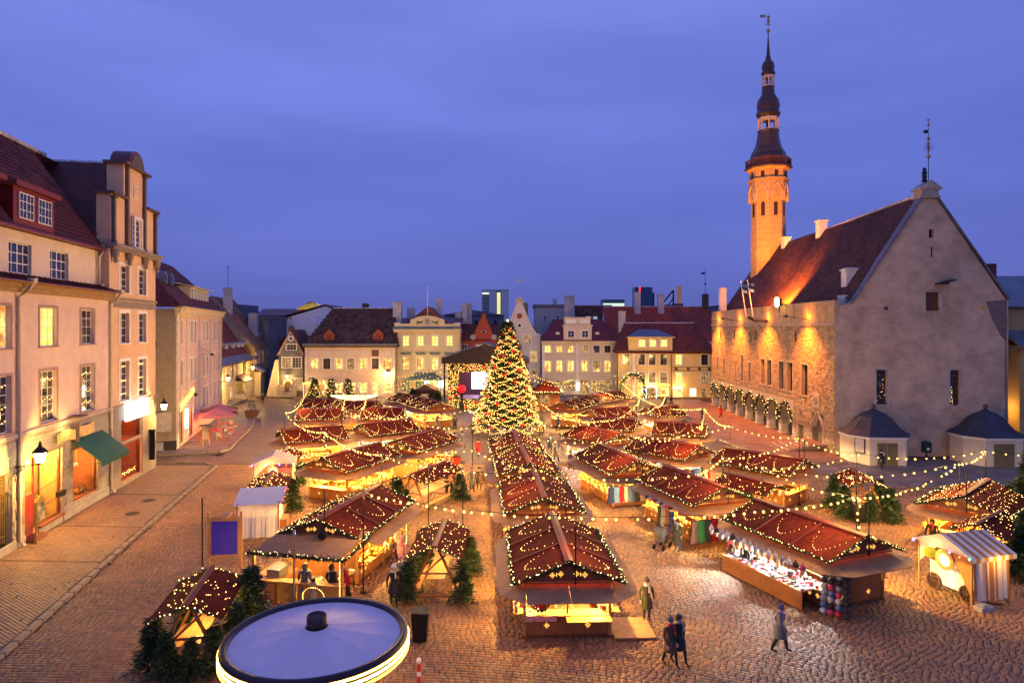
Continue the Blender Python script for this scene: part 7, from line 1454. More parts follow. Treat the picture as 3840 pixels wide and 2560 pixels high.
dots('fairy_lights', [(-1.0+i*.1, -1.09, 1.35+j*.12+.05*(i % 2)) for i in range(21) for j in range(6)], .014, M_fairy, tn); garland(tn, [(1.32, -1.15, 2.0), (1.32, 1.4, 2.5)], .09, 40, lm=glow('fairy_red', (1, .1, .08), 8)); MB().box(1.0, 1.5, -.6, .9, .0, 1.0).build('goods_table', M_hut, tn)
light('POINT', 'tent_lamp', tn, (1.2, .2, 1.9), 90, WARM, .08)
def cart(X, Y, ang, label, c1, c2, lmp):
    t = thing('striped_cart', label, 'cart', (X, Y, 0), ang, 'striped sweet carts'); ma = mat('stripe_'+label[:6], c1, .8, .06); mw = mat('stripe_white', (.70, .62, .50), .8, .06); t.scale = (1.08, 1.08, 1.1)
    MB().box(-1.0, 1.0, -.55, .55, .55, 1.0).build('cart_body', M_white, t)
    for i in range(5): MB().box(-1.0+.4*i+.01, -.6+.4*i-.01, -.6, -.56, .3, 1.15).build('plank', M_white, t)
    for sx in (-.75, .75):
        w = MB().lathe([(.34, -.03), (.34, .03), (.28, .03), (.28, -.03), (.34, -.03)], 18, Matrix.Translation((sx, -.66, .34))@Matrix.Rotation(PI/2, 4, 'X'))
        for k in range(4): a = PI*k/4; w.bar((sx-.3*math.cos(a), -.66, .34-.3*math.sin(a)), (sx+.3*math.cos(a), -.66, .34+.3*math.sin(a)), .03)
        w.build('wheel', M_brown, t)
    n = 11
    for s_ in (-1, 1):
        for i in range(n):
            y0, y1 = -1.15+2.3*i/n, -1.15+2.3*(i+1)/n-.002; m_ = ma if i % 2 else mw; p = [(s_*1.4, y0, 1.98), (s_*1.4, y1, 1.98), (0, y1, 2.55), (0, y0, 2.55)]; p = p if s_ > 0 else p[::-1]; MB().plate(p, .015).build('roof_stripe', m_, t)
            pv_ = [(s_*1.402, y0, 1.8), (s_*1.402, y1, 1.8), (s_*1.4, y1, 1.98), (s_*1.4, y0, 1.98)]; MB().plate(pv_ if s_ > 0 else pv_[::-1], .01).build('valance', m_, t)
    for sy in (-1, 1): MB().prism([(-1.38, 1.97), (1.38, 1.97), (0, 2.53)], sy*1.12-.01, sy*1.12+.01).build('roof_gable', mw, t)
    mb = MB(); k_ = 26
    for i in range(k_):
        y0, y1 = -.9+1.8*i/k_, -.9+1.8*(i+1)/k_; f = lambda y: 1.25+.05*math.sin(y*17)
        mb.add([(f(y0)+.05, y0, .25), (f(y1)+.05, y1, .25), (f(y1)*.98, y1, 1.98), (f(y0)*.98, y0, 1.98)], [(0,1,2,3)], None, (i//2) % 2)
    mb.build('side_curtain', [ma, mw], t)
    for sx in (-1, 1):
        p = [(sx*1.25, -.93, .3), (sx*1.25, -.93, 1.95), (sx*.1, -.93, 1.95), (sx*.7, -.93, 1.2)] if sx > 0 else [(-1.25, -.93, 1.0), (-.75, -.93, 1.55), (-.3, -.93, 1.95), (-1.25, -.93, 1.95)]
        MB().plate(p[::-1] if sx > 0 else p, .015).build('front_drape', ma if sx > 0 else mw, t)
    MB().lathe([(.42, 0), (.42, .04), (.27, .04), (.27, .0)], 22, Matrix.Translation((.05, -.97, 1.5))@Matrix.Rotation(PI/2, 4, 'X')).build('sign_ring', ma, t); MB().lathe([(.27, 0), (.27, .02)], 22, Matrix.Translation((.05, -.97, 1.5))@Matrix.Rotation(PI/2, 4, 'X')).build('sign_face', M_white, t)
    for x in (-1.2, 1.2):
        for y in (-.95, .95): MB().box(x-.03, x+.03, y-.03, y+.03, 0, 2.0).build('post', M_wood, t)
    for i in range(7): MB().ball((-1.3+i*.43, -1.16, 1.93-.05*math.sin(i*1.6)**2), .035, 6).build('colour_bulb', glow('bulb_c%d' % (i % 4), [(.3, .15, 1), (1, .05, .05), (.05, .9, .5), (1, .5, .02)][i % 4], 14), t)
    light('POINT', 'cart_fill', t, (-.3, -1.3, 1.75), lmp*.5, WARM, .06); light('POINT', 'cart_fill', t, (1.8, .2, 1.9), lmp*.9, WARM, .06); return t  # unseen lamps added before the front and curtain to warm the cloth
cart(20.25, 29.6, -1.3, 'orange and white striped cart with curtain, on a pallet', (.48, .20, .05), None, 60); cart(-17.4, 48.2, .25, 'mauve and white striped cart with coloured bulbs behind the white tent', (.30, .10, .12), None, 90)
pt = thing('pallet', 'small wooden pallet under the orange cart curtain', 'pallet', (20.9, 28.75, 0), -.5)
for i in range(5): MB().box(-.5, .5, -.3+i*.13, -.2+i*.13, .1, .13).build('slat', M_wood, pt)
for i in (-.45, 0, .45): MB().box(i-.04, i+.04, -.3, .33, 0, .1).build('bearer', M_wood, pt)
cb = thing('concrete_block', 'grey concrete weight block by the orange cart', 'block', (20.0, 27.9, 0), .3); MB().slab([(-.35, -.2), (.35, -.2), (.35, .2), (-.35, .2)], 0, .18).slab([(-.2, -.12), (.2, -.12), (.2, .12), (-.2, .12)], .18, .25).build('body', mat('concrete', (.34, .32, .30), .9), cb)
# ------------------------------------------------------------------ festoon strings and their poles
PB = MB().ball((0, 0, -.06), .050, 8).mesh('bulb', M_bulb); SK = MB().tube([(0, 0, .03), (0, 0, -.02)], .02, 5).mesh('socket', M_dark)
Zp = 4.55; PO = {}
def string(pts, label, sag=.45, step=.62, z=None):
    t = thing('string_lights', label, 'string lights', (*pts[0][:2], 0), 0, 'festoon bulb strings over the market'); o = Vector((*pts[0][:2], 0)); w = MB(); path = []
    for a, b in zip(pts, pts[1:]):
        A = Vector((a[0], a[1], a[2] if len(a) > 2 else Zp))-o; B = Vector((b[0], b[1], b[2] if len(b) > 2 else Zp))-o; n = max(6, int((B-A).length/.6)); s_ = sag*min(1.6, (B-A).length/11)
        path += [A.lerp(B, i/n)-Vector((0, 0, 4*s_*(i/n)*(1-i/n))) for i in range(n+1)]
    for p in along(path, 5.2): light('POINT', 'string_fill', t, tuple(p-Vector((0, 0, .25))), 190*(2.4 if o.y+p.y > 84 else 1), WARM2, .3)  # added unseen fill lights along the wire for the bulbs' glow, stronger far off
    w.tube(path, .011, 4).build('wire', M_dark, t)
    for p in along(path, step):
        if random.random() < .05: continue
        p = p+Vector((random.gauss(0, .04), 0, 0)); obj('bulb', PB, t, tuple(p-Vector((0, 0, .03)))).scale = (random.uniform(.75, 1.2),)*3
    return t
S = string
S([(-23.3, 74.6), (-19.95, 57.7), (-13.34, 46.8), (-7.63, 38.6)], 'light string running from the rose house corner past the sweet cart')
S([(-17.87, 70.4), (-15.5, 59.8), (-9.08, 54)], 'light string dropping from the white light arch to the scarf hut'); S([(-15.7, 70.8), (-13.9, 60.8), (-9.08, 54)], 'second light string from the white light arch')
S([(-9.08, 54), (-2.94, 48.9), (.4, 50.2, 4.4)], 'light string from the scarf huts to the centre row')
S([(-9.08, 54, 4.7), (-4.0, 60), (-3.5, 70, 3.5)], 'light string ending at the tree fence')
S([(-13.34, 46.8), (-7.63, 38.6), (-4.51, 35.5), (-2.57, 34.4)], 'light string above the bright gold hut')
S([(-8.2, 42), (-2.27, 40), (1.7, 34.3)], 'light string over the garlanded shelter')
S([(-6.71, 29.7), (-4.2, 28.1), (-.82, 26.5), (2.24, 26.0), (6.61, 26.0), (9.96, 26.8), (15.22, 28.9)], 'long light string crossing the head of the centre row', step=.45, sag=.2)
S([(15.22, 28.9), (24.54, 36.1), (28.65, 39.8)], 'light string from the hat hut to the grill hut'); S([(13.34, 35.1), (24.54, 36.1)], 'light string passing over the fir-ringed shelter', sag=.6)
S([(13.34, 35.1), (15.22, 28.9)], 'short light string between the clothes hut and hat hut')
S([(17.68, 60.5), (16.44, 49.7), (19.38, 44.4), (20.25, 38.7), (28.65, 39.8), (31, 38.5)], 'light string following the town hall pavement'); S([(12.08, 37.7), (19.38, 44.4)], 'light string over the dark hut'); S([(12.08, 37.7), (13.34, 35.1), (20.25, 38.7)], 'light string from the clothes hut to the shelter firs')
S([(17.4, 104, 3.2), (17.68, 60.5), (14.2, 50), (8.58, 44.8)], 'light string from the yellow house to the shirt hut', sag=.9); S([(14.5, 74.6), (11.96, 63.2), (7.02, 52.5)], 'light string from the far huts to the knitwear hut'); S([(17.35, 74.1), (13.5, 61.8), (11.0, 57)], 'light string from the far huts to the curtain hut')
S([(3.3, 72, 3.6), (7.02, 52.5), (2.18, 50.6)], 'light string leaving the Christmas tree'); S([(1.77, 43.9), (8.58, 44.8), (9.07, 42.7)], 'light string between centre row and shirt hut'); S([(-2.57, 34.4), (2.7, 32.9), (9.37, 33.4), (12.08, 37.7)], 'light string across the second centre hut', sag=.3); S([(16.44, 49.7), (8.58, 44.8)], 'light string over the cap hut')
S([(-29, 105, 3.4), (-17.9, 100, 4.5), (-9.8, 97, 6.4)], 'first light string rising to the stage corner', sag=.6); S([(-25, 103, 3.0), (-15, 98, 4.0), (-9.7, 96.8, 5.8)], 'second light string rising to the stage corner', sag=.6); S([(-21, 98, 3.0), (-13.5, 96.5, 3.6), (-9.6, 96.6, 5.2)], 'third light string rising to the stage corner', sag=.6)
S([(3.0, 88, 5.6), (9, 98, 4.2), (16, 99, 3.8), (19.5, 100, 3.2)], 'light string along the mansard house front', sag=.7); S([(3.0, 86, 5.0), (10, 92, 4.2), (17.35, 74.1)], 'light string over the diagonal run', sag=.7)
S([(-13.34, 46.8, 4.5), (-13.34, 46.75, .9)], 'light string wound down the pole by the bright hut', step=.28); S([(15.22, 28.9, 4.5), (15.22, 28.85, 2.9)], 'light string wound down the hat hut pole', step=.3)
for x, y, w in ((-23.3, 74.6, 'by the lane'), (-19.95, 57.7, 'at the scarf hut corner'), (-13.34, 46.8, 'wound with bulbs'), (-17.87, 70.4, 'under the light arch'), (-15.5, 59.8, 'behind the scarf hut'), (-13.9, 60.8, 'at the white-lit hut'), (-15.7, 70.8, 'under the light arch end'), (-9.08, 54, 'at the litter bin hut'), (-2.94, 48.9, 'in the aisle before the tree'), (-7.63, 38.6, 'behind the food hut'), (-4.51, 35.5, 'at the garlanded shelter'), (-2.57, 34.4, 'at the aisle by the second centre hut'), (-6.71, 29.7, 'at the food hut end'), (-.82, 26.5, 'beside the wreath hut'), (6.61, 26.0, 'alone on the open cobbles'), (15.22, 28.9, 'at the hat hut gable'), (24.54, 36.1, 'at the grill hut gable'), (28.65, 39.8, 'behind the grill hut'), (13.34, 35.1, 'at the clothes hut gable'), (17.68, 60.5, 'on the town hall pavement edge'), (16.44, 49.7, 'behind the dark hut'), (19.38, 44.4, 'at the dark hut corner'), (20.25, 38.7, 'by the fir-ringed shelter'), (12.08, 37.7, 'at the clothes hut side'), (8.58, 44.8, 'at the shirt hut gable'), (7.02, 52.5, 'at the knitwear hut'), (14.5, 74.6, 'by the far white-lit hut'), (11.96, 63.2, 'at the curtain hut'), (17.35, 74.1, 'at the far hut end'), (13.5, 61.8, 'before the curtain hut'), (2.7, 32.9, 'behind the wreath hut')):
    if (x, y) in ((6.61, 26.0), (-.82, 26.5)): continue
    t = thing('light_pole', 'thin black light pole '+w, 'pole', (x, y, 0), 0, 'light string poles'); MB().tube([(0, 0, 0), (0, 0, 4.65)], .032, 6).build('shaft', M_dark, t); MB().lathe([(.16, 0), (.16, .04), (.05, .08)], 10).build('base', M_dark, t)
# ------------------------------------------------------------------ goods: hats, garments
WOOL = [mat('wool_%d' % i, c, .9, .12, 20, bump=.3, bs=60) for i, c in enumerate(((.62, .60, .57), (.03, .03, .035), (.25, .25, .27), (.45, .04, .12), (.50, .45, .36), (.10, .16, .32), (.5, .02, .03), (.35, .33, .36)))]
HAT = MB().lathe([(.115, 0), (.125, .03), (.12, .1), (.09, .18), (.03, .225), (.001, .23)], 12).ball((0, 0, .26), .045, 6)
HEAD = MB().lathe([(.05, -.22), (.06, -.18), (.085, -.1), (.1, -.02), (.1, .05)], 10).mesh('dummy_head', mat('dummy_head', (.42, .28, .2), .7)); HATM = [HAT.mesh('hat', w) for w in WOOL]
HK = 'hat and glove hut glaring with white light, below the striped cart'
NM = ['cream', 'black', 'grey', 'magenta', 'oatmeal', 'blue', 'red', 'pale grey']
for i in range(16):
    p = hl(HK, (-2.8, 3.3-i*.39, 1.86)); k = (0, 1, 7, 0, 1, 2, 0, 4, 7, 2, 0, 4, 2, 0, 1, 3)[i]; t = thing('knit_hat', NM[k]+' knitted hat on a dummy head along the hat hut awning', 'hat', tuple(p), 0, 'hats along the hat hut awning'); obj('knit', HATM[k], t); obj('dummy_head', HEAD, t)
pn = thing('hat_rack', 'leaning mesh rack of knitted hats at the hat hut end', 'rack', (13.35, 27.2, 0), -.75)
for i in range(5): MB().bar((-.6+i*.3, 0, .05), (-.6+i*.3, .18, 2.0), .015).build('wire', M_dark, pn)
for j in range(8): MB().bar((-.6, .02+j*.022, .2+j*.24), (.6, .02+j*.022, .2+j*.24), .015).build('wire', M_dark, pn)
F_ = frame((13.35, 27.2, 0), -.75)
for j in range(7):
    for i in range(4):
        k = (i*3+j*5+i*j) % 8; p = F_@Vector((-.45+i*.3, -.1+j*.022, .2+j*.25)); t = obj('woolly_hat', MB().lathe([(.001, .12), (.08, .1), (.125, .03), (.13, -.05), (.1, -.1)], 10, Matrix.Rotation(1.2, 4, 'X')).mesh('knit_cap', WOOL[k]), None, tuple(p), -.75, label=NM[k]+' knitted cap on the mesh rack of the hat hut', cat='hat', group='caps on the mesh rack')
gt_ = thing('goods_table', 'long table of gloves and socks before the hat hut', 'table'); g = MB()
for p in (-2.2, -.4, 1.4, 3.0): pass
tb = MB().box(-2.75, -2.0, -2.4, 2.6, .86, .9, frame((HUTS[HK][4].x, HUTS[HK][4].y, 0), HUTS[HK][3])).build('table_top', M_wood, gt_); MB().box(-2.7, -2.66, -2.4, 2.6, .1, .86, frame((HUTS[HK][4].x, HUTS[HK][4].y, 0), HUTS[HK][3])).build('table_front', M_hut, gt_)
for i in range(120): x, y = random.uniform(-2.72, -1.75), random.uniform(-2.4, 2.6); s = random.uniform(.07, .12); g.box(x-s, x+s, y-s*.5, y+s*.5, .905, .93+random.random()*.08)
g.build('knitwear', M_goodsw, None, loc=tuple(HUTS[HK][4]), rot=HUTS[HK][3], kind='stuff', label='folded gloves, socks and scarves spread on the hat hut table', cat='knitwear')
def garment(p, ang, m, label, w=.45, h=1.0, group='garments hung at the huts'):
    t = MB(); n = 12; V = []
    for j, (zz, ww) in enumerate(((0, .28), (-.06, .5), (-.35, .42), (-.6, .5), (-h, .72))):
        for i in range(n+1): a = -1+2*i/n; V.append((a*ww*w, -.07*(1-a*a)-.03*math.sin(i*2.1)*(-zz), zz*1.0+1.0*0))
    t.add(V, [(j*(n+1)+i, j*(n+1)+i+1, (j+1)*(n+1)+i+1, (j+1)*(n+1)+i) for j in range(4) for i in range(n)]); b = len(V)
    t.add([(x, .09-y, z) for x, y, z in V], [(j*(n+1)+i, (j+1)*(n+1)+i, (j+1)*(n+1)+i+1, j*(n+1)+i+1) for j in range(4) for i in range(n)])
    o = thing('garment', label, 'clothing', tuple(p), ang, group); t.build('cloth', m, o, True); MB().tube([(-.18, .03, -.03), (0, .03, .05), (.18, .03, -.03)], .012, 4).tube([(0, .03, .05), (0, .03, .14)], .008, 4).build('hanger', M_dark, o); return o
GC = [('black and white dress', (.06, .06, .06)), ('crimson jacket', (.45, .01, .02)), ('grey tunic', (.35, .33, .30)), ('white dress', (.62, .60, .55)), ('green flowered dress', (.05, .35, .08)), ('pink flowered dress', (.5, .08, .15)), ('sky blue scarf', (.12, .28, .62)), ('striped brown coat', (.22, .11, .06)), ('orange shirt', (.55, .16, .03)), ('navy shirt', (.03, .05, .18))]
GM = [mat('garment_%d' % i, c, .85, .25, 9, bump=.15) for i, (_, c) in enumerate(GC)]
GK = 'clothes hut with dresses and straw hats on its end'; ga_ = HUTS[GK][3]; hb = HUTS[GK][2]
for i in range(11): k = (7, 4, 0, 1, 2, 0, 3, 5, 6, 8, 2)[i]; garment(hl(GK, (-2.4+i*.4, -hb-1.3, 1.72)), ga_, GM[k], GC[k][0]+' hanging at the open end of the clothes hut', .42, 1.15, 'garments at the clothes hut')
for i in range(4): k = (9, 7, 2, 0)[i]; garment(hl(GK, (-2.65, -1.9+i*.42, 1.75)), ga_-PI/2, GM[k], GC[k][0]+' hanging along the side of the clothes hut', .42, 1.1, 'garments at the clothes hut')
SH = MB().lathe([(.22, 0), (.2, .015), (.1, .02), (.1, .09), (.07, .12), (.001, .12)], 16).mesh('straw', mat('straw', (.58, .45, .26), .8, .1)); CP = MB().lathe([(.14, 0), (.14, .05), (.1, .11), (.001, .12)], 12)
for i in range(4): p = hl(GK, (-.9+i*.42, -hb-1.5, 1.62)); t = thing('straw_hat', 'pale straw hat above the dresses of the clothes hut', 'hat', tuple(p), .3, 'straw hats at the clothes hut'); obj('brim', SH, t, None, (1.1, 0, ga_)); MB().bar((0, 0, -.02), (0, .05, .4), .015).build('hook', M_dark, t)
CPM = [CP.mesh('crown', WOOL[k]) for k in (1, 2, 6, 1, 7)]
for key, n, x0, lab in ((GK, 9, -2.72, 'flat cap along the clothes hut awning'), ('hut with a row of caps and blue scarves behind the shirt hut', 11, -2.72, 'flat cap along the cap hut awning')):
    for i in range(n): p = hl(key, (x0, .6-i*.32+ (1.2 if key != GK else 0), 1.9)); t = thing('flat_cap', lab, 'hat', tuple(p), random.random(), lab.replace('flat cap', 'caps')); obj('crown', CPM[i % 5], t, None, (0, 0, 0)); MB().bar((0, 0, 0), (0, 0, -.15), .08).build('dummy', MATS['dummy_head'], t)
TK = 'hut with a yellow food table and hanging shirts'; hb = HUTS[TK][2]
for i in range(7): k = (9, 6, 1, 3, 6, 0, 3)[i]; garment(hl(TK, (-2.3+i*.36, -hb-1.2, 1.7)), HUTS[TK][3], GM[k], GC[k][0]+' hanging under the end awning of the shirt hut', .42, 1.0, 'garments at the shirt hut')
for y_ in (-2.2, .2, 2.4): light('SPOT', 'cool_lamp', H_hat, (-2.8, y_, 1.85), 1500, COOL, .08, aim=(-.75, -.15, -1), spot=95)
light('POINT', 'cool_lamp', H_tee, (-1.2, -HUTS[TK][2]-1.0, 1.9), 120, COOL, .06)
CK = 'hut with a row of caps and blue scarves behind the shirt hut'; hb = HUTS[CK][2]
for i in range(6): k = (9, 6, 6, 0, 3, 1)[i]; garment(hl(CK, (-1.8+i*.4, -hb-1.2, 1.7)), HUTS[CK][3], GM[k], GC[k][0]+' hanging at the end of the cap hut', .42, .9, 'garments at the cap hut')
# wreath, check cloth, shelf boards of the head hut
WK = 'hut with a wreath, red check cloth and yellow shelf, head of the centre row'; hb = HUTS[WK][2]; wa = HUTS[WK][3]
wr = thing('wreath', 'lit green wreath round a red panel on the centre row head hut', 'wreath', tuple(hl(WK, (-1.05, -hb-.08, 1.45))), wa); garland(wr, [(.34*math.cos(2*PI*i/16), 0, .34*math.sin(2*PI*i/16)) for i in range(17)], .1, 60, step=.07, lr=.02); MB().lathe([(.3, 0), (.3, .03)], 16, Matrix.Translation((0, .03, 0))@Matrix.Rotation(PI/2, 4, 'X')).build('red_panel', M_red, wr)
M_chk = bpy.data.materials.new('red_check'); M_chk.use_nodes = True; n_ = M_chk.node_tree.nodes; ck = n_.new('ShaderNodeTexChecker'); ck.inputs['Scale'].default_value = 18; ck.inputs[1].default_value = (.55, .02, .03, 1); ck.inputs[2].default_value = (.7, .6, .55, 1); tc_ = n_.new('ShaderNodeTexCoord'); M_chk.node_tree.links.new(tc_.outputs['Object'], ck.inputs[0]); M_chk.node_tree.links.new(ck.outputs[0], n_['Principled BSDF'].inputs['Base Color'])
cl = thing('check_cloth', 'red and white check cloth strip on the counter edge', 'cloth', tuple(hl(WK, (-1.05, -hb-.32, .8))), wa); mb = MB()
for i in range(20): mb.add([(-.6+i*.06, -.01+.02*math.sin(i*1.3), 0), (-.54+i*.06, -.01+.02*math.sin((i+1)*1.3), 0), (-.54+i*.06, 0, .2), (-.6+i*.06, 0, .2)], [(0,1,2,3)])
mb.build('strip', M_chk, cl)
ys = thing('shelf_flap', 'folded-out bright yellow shelf boards on the wreath hut', 'shelf', tuple(hl(WK, (.75, -hb-.5, .93))), wa)
for k in range(2): MB().box(-.85+k*.86, -.01+k*.86, -.3, .3, 0, .03).build('board', mat('yellow_board', (.62, .42, .05), .5, .08), ys)
rp_ = thing('wooden_ramp', 'wooden step platform at the side of the wreath hut', 'platform', tuple(hl(WK, (2.5, -hb+.6, 0))), wa)
for k in range(6): MB().box(-.7, .9, -.9+k*.3, -.61+k*.3, .04, .1).build('plank', M_wood, rp_)
# ------------------------------------------------------------------ street things on the left
for i, (x, y, w) in enumerate(((-31.9, 71.4, 'beside the menu easel'), (-33.6, 75.5, 'farther along the rose wall'))):
    t = thing('parasol', 'red-lit café parasol over wicker chairs '+w, 'parasol', (x, y, .1), .3, 'café parasols'); mb = MB()
    for k in range(8): a, b = 2*PI*k/8, 2*PI*(k+1)/8; MB().add([(0, 0, 3.1), (1.9*math.cos(a), 1.9*math.sin(a), 2.35), (1.9*math.cos(b), 1.9*math.sin(b), 2.35)], [(0,1,2)]).add([(1.9*math.cos(a), 1.9*math.sin(a), 2.35), (1.9*math.cos(a), 1.9*math.sin(a), 2.18), (1.9*math.cos(b), 1.9*math.sin(b), 2.18), (1.9*math.cos(b), 1.9*math.sin(b), 2.35)], [(0,1,2,3)]).build('canopy_panel', mat('parasol_cloth', (.62, .20, .18), .7), t)
    MB().tube([(0, 0, 0), (0, 0, 3.15)], .04, 8).lathe([(.35, 0), (.3, .1), (.05, .14)], 12).build('pole', M_wood, t); light('POINT', 'heater_lamp', t, (.2, .2, 2.1), 170, (1, .05, .03), .15); MB().lathe([(.12, 2.1), (.16, 2.2), (.1, 2.25)], 10).build('heater', glow('heater_red', (1, .06, .02), 8), t)
def chair(x, y, a, label):
    t = thing('wicker_chair', label, 'chair', (x, y, .1), a, 'café chairs'); m = mat('wicker_grey', (.28, .25, .24), .8, .2, 12, bump=.3)
    MB().box(-.3, .3, -.3, .3, .36, .48).build('seat', m, t); MB().box(-.3, .3, .24, .32, .48, .9).build('backrest', m, t); MB().box(-.32, -.26, -.3, .3, .48, .68).box(.26, .32, -.3, .3, .48, .68).build('armrest', m, t)
    for sx in (-.27, .27):
        for sy in (-.27, .27): MB().box(sx-.03, sx+.03, sy-.03, sy+.03, 0, .36).build('leg', m, t)
    MB().box(-.27, .27, -.27, .24, .485, .56).build('cushion', M_red, t)
for x, y, a in ((-31.2, 69.6, 2.6), (-30.6, 70.8, 1.5), (-31.0, 72.4, .6), (-32.6, 72.6, -.4), (-32.8, 75.0, 2.0), (-33.0, 77.2, .6), (-32.2, 76.0, 1.4)): chair(x, y, a, 'grey wicker café chair with red cushion at the parasols')
for x, y in ((-31.8, 70.9), (-33.4, 76.2)): t = thing('cafe_table', 'small café table with red cloth under a parasol', 'table', (x, y, .1), 0, 'café tables'); MB().lathe([(.42, .74), (.42, .78)], 16).build('top', M_red, t); MB().tube([(0, 0, 0), (0, 0, .74)], .04, 6).lathe([(.25, 0), (.22, .04)], 12).build('leg', M_dark, t)
ae = thing('menu_easel', 'wooden menu easel with lit panel at the corner house', 'sign', (-31.0, 66.4, .1), .9)
for s in (-1, 1): MB().bar((s*.35, -.3, 0), (s*.25, 0, 1.9), .06).build('leg', M_wood, ae); MB().bar((s*.3, .45, 0), (s*.22, .02, 1.8), .06).build('leg', M_wood, ae)
MB().plate([(-.3, -.22, .55), (.3, -.22, .55), (.26, -.04, 1.75), (-.26, -.04, 1.75)], .03).build('panel', mat('menu_panel', (.25, .18, .14), .6), ae); MB().box(-.5, .5, -.3, .3, 1.9, 2.0).build('hood', M_brown, ae)
for x, y, w in ((-34.3, 86.9, 'on the kerb of the far pavement'), (-38.6, 90.4, 'against the cream house')):
    t = thing('planter', 'square dark planter with clipped evergreen '+w, 'planter', (x, y, .1), .2, 'street planters'); MB().add([(-.65, -.65, 0), (.65, -.65, 0), (.65, .65, 0), (-.65, .65, 0), (-.8, -.8, .9), (.8, -.8, .9), (.8, .8, .9), (-.8, .8, .9)], [(0,3,2,1),(4,5,6,7),(0,1,5,4),(1,2,6,5),(2,3,7,6),(3,0,4,7)]).build('tub', mat('planter_wood', (.10, .05, .03), .7), t); bush(t, (0, 0, .85), .75, 1.3, 260, name='foliage')
# bins, boxes, lantern
for x, y, lb, m_ in ((-3.5, 25.2, 'dark litter bin at the narrow shelter', M_dark), (21.2, 40.4, 'black wheelie bin by the fir-ringed shelter', M_dark), (-4.6, 55.4, 'red litter bin at the corner of the litter bin hut', M_red)):
    t = thing('litter_bin', lb, 'bin', (x, y, 0)); MB().add([(-.26, -.26, .06), (.26, -.26, .06), (.26, .26, .06), (-.26, .26, .06), (-.32, -.32, 1.05), (.32, -.32, 1.05), (.32, .32, 1.05), (-.32, .32, 1.05)], [(0,3,2,1),(4,5,6,7),(0,1,5,4),(1,2,6,5),(2,3,7,6),(3,0,4,7)]).build('body', m_, t); MB().prism([(-.34, 1.06), (.34, 1.06), (.3, 1.14), (-.3, 1.18)], -.34, .34).build('lid', M_dark, t)
cn_ = thing('crate', 'orange crate with white lid behind the hat hut', 'crate', (17.9, 34.6, 0), .2); MB().box(-.4, .4, -.3, .3, 0, .55).build('box', mat('orange_crate', (.55, .14, .02), .5), cn_); MB().box(-.42, .42, -.32, .32, .552, .6).build('lid', M_white, cn_)
st_ = thing('red_stanchion', 'red and white striped stanchion near the carousel', 'stanchion', (-3.1, 21.9, 0)); MB().tube([(0, 0, 0), (0, 0, .8)], .06, 8).build('post', M_red, st_); MB().ball((0, 0, .9), .09, 8).tube([(0, 0, .4), (0, 0, .55)], .064, 8).build('cap', M_white, st_)
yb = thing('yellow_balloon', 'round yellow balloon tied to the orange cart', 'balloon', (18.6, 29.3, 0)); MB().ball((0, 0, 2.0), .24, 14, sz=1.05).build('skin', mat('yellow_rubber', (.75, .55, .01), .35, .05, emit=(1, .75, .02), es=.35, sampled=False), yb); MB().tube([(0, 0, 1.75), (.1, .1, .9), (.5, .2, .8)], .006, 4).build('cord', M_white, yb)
# pushchair
pc = thing('pushchair', 'grey hooded pushchair on the open cobbles before the clothes hut', 'pushchair', (8.15, 35.7, 0), -.7); mg = mat('pram_cloth', (.13, .125, .12), .7, .1, 8)
for sx in (-.27, .27):
    for y, r_ in ((-.42, .14), (.38, .16)): MB().lathe([(r_, -.03), (r_, .03), (r_-.04, .03), (r_-.04, -.03), (r_, -.03)], 16, Matrix.Translation((sx, y, r_))@Matrix.Rotation(PI/2, 4, 'Y')).build('wheel', M_dark, pc)
    MB().bar((sx*.9, -.42, .16), (sx*.8, .3, .72), .03).bar((sx*.9, .38, .18), (sx*.8, -.2, .62), .03).bar((sx*.8, .3, .72), (sx*.8, .72, 1.05), .03).build('frame', mat('steel', (.5, .45, .42), .25, metal=.9), pc)
MB().bar((-.22, .72, 1.05), (.22, .72, 1.05), .04).build('handle', M_dark, pc); MB().prism([(-.4, .5), (.2, .5), (.35, .78), (-.45, .78)], -.24, .24, Matrix.Rotation(PI/2, 4, 'Z')).build('carrycot', mg, pc)
hd = [(0.5*math.cos(PI*i/8), .45*math.sin(PI*i/8)) for i in range(1, 8)]; MB().prism([(-.46, .78), (-.02, .8)]+[(-.24+.3*math.cos(PI*i/8), .82+.36*math.sin(PI*i/8)) for i in range(9)], -.25, .25, Matrix.Rotation(PI/2, 4, 'Z')).build('hood', mg, pc); MB().box(-.2, .2, .0, .4, .28, .5).build('basket', mg, pc)
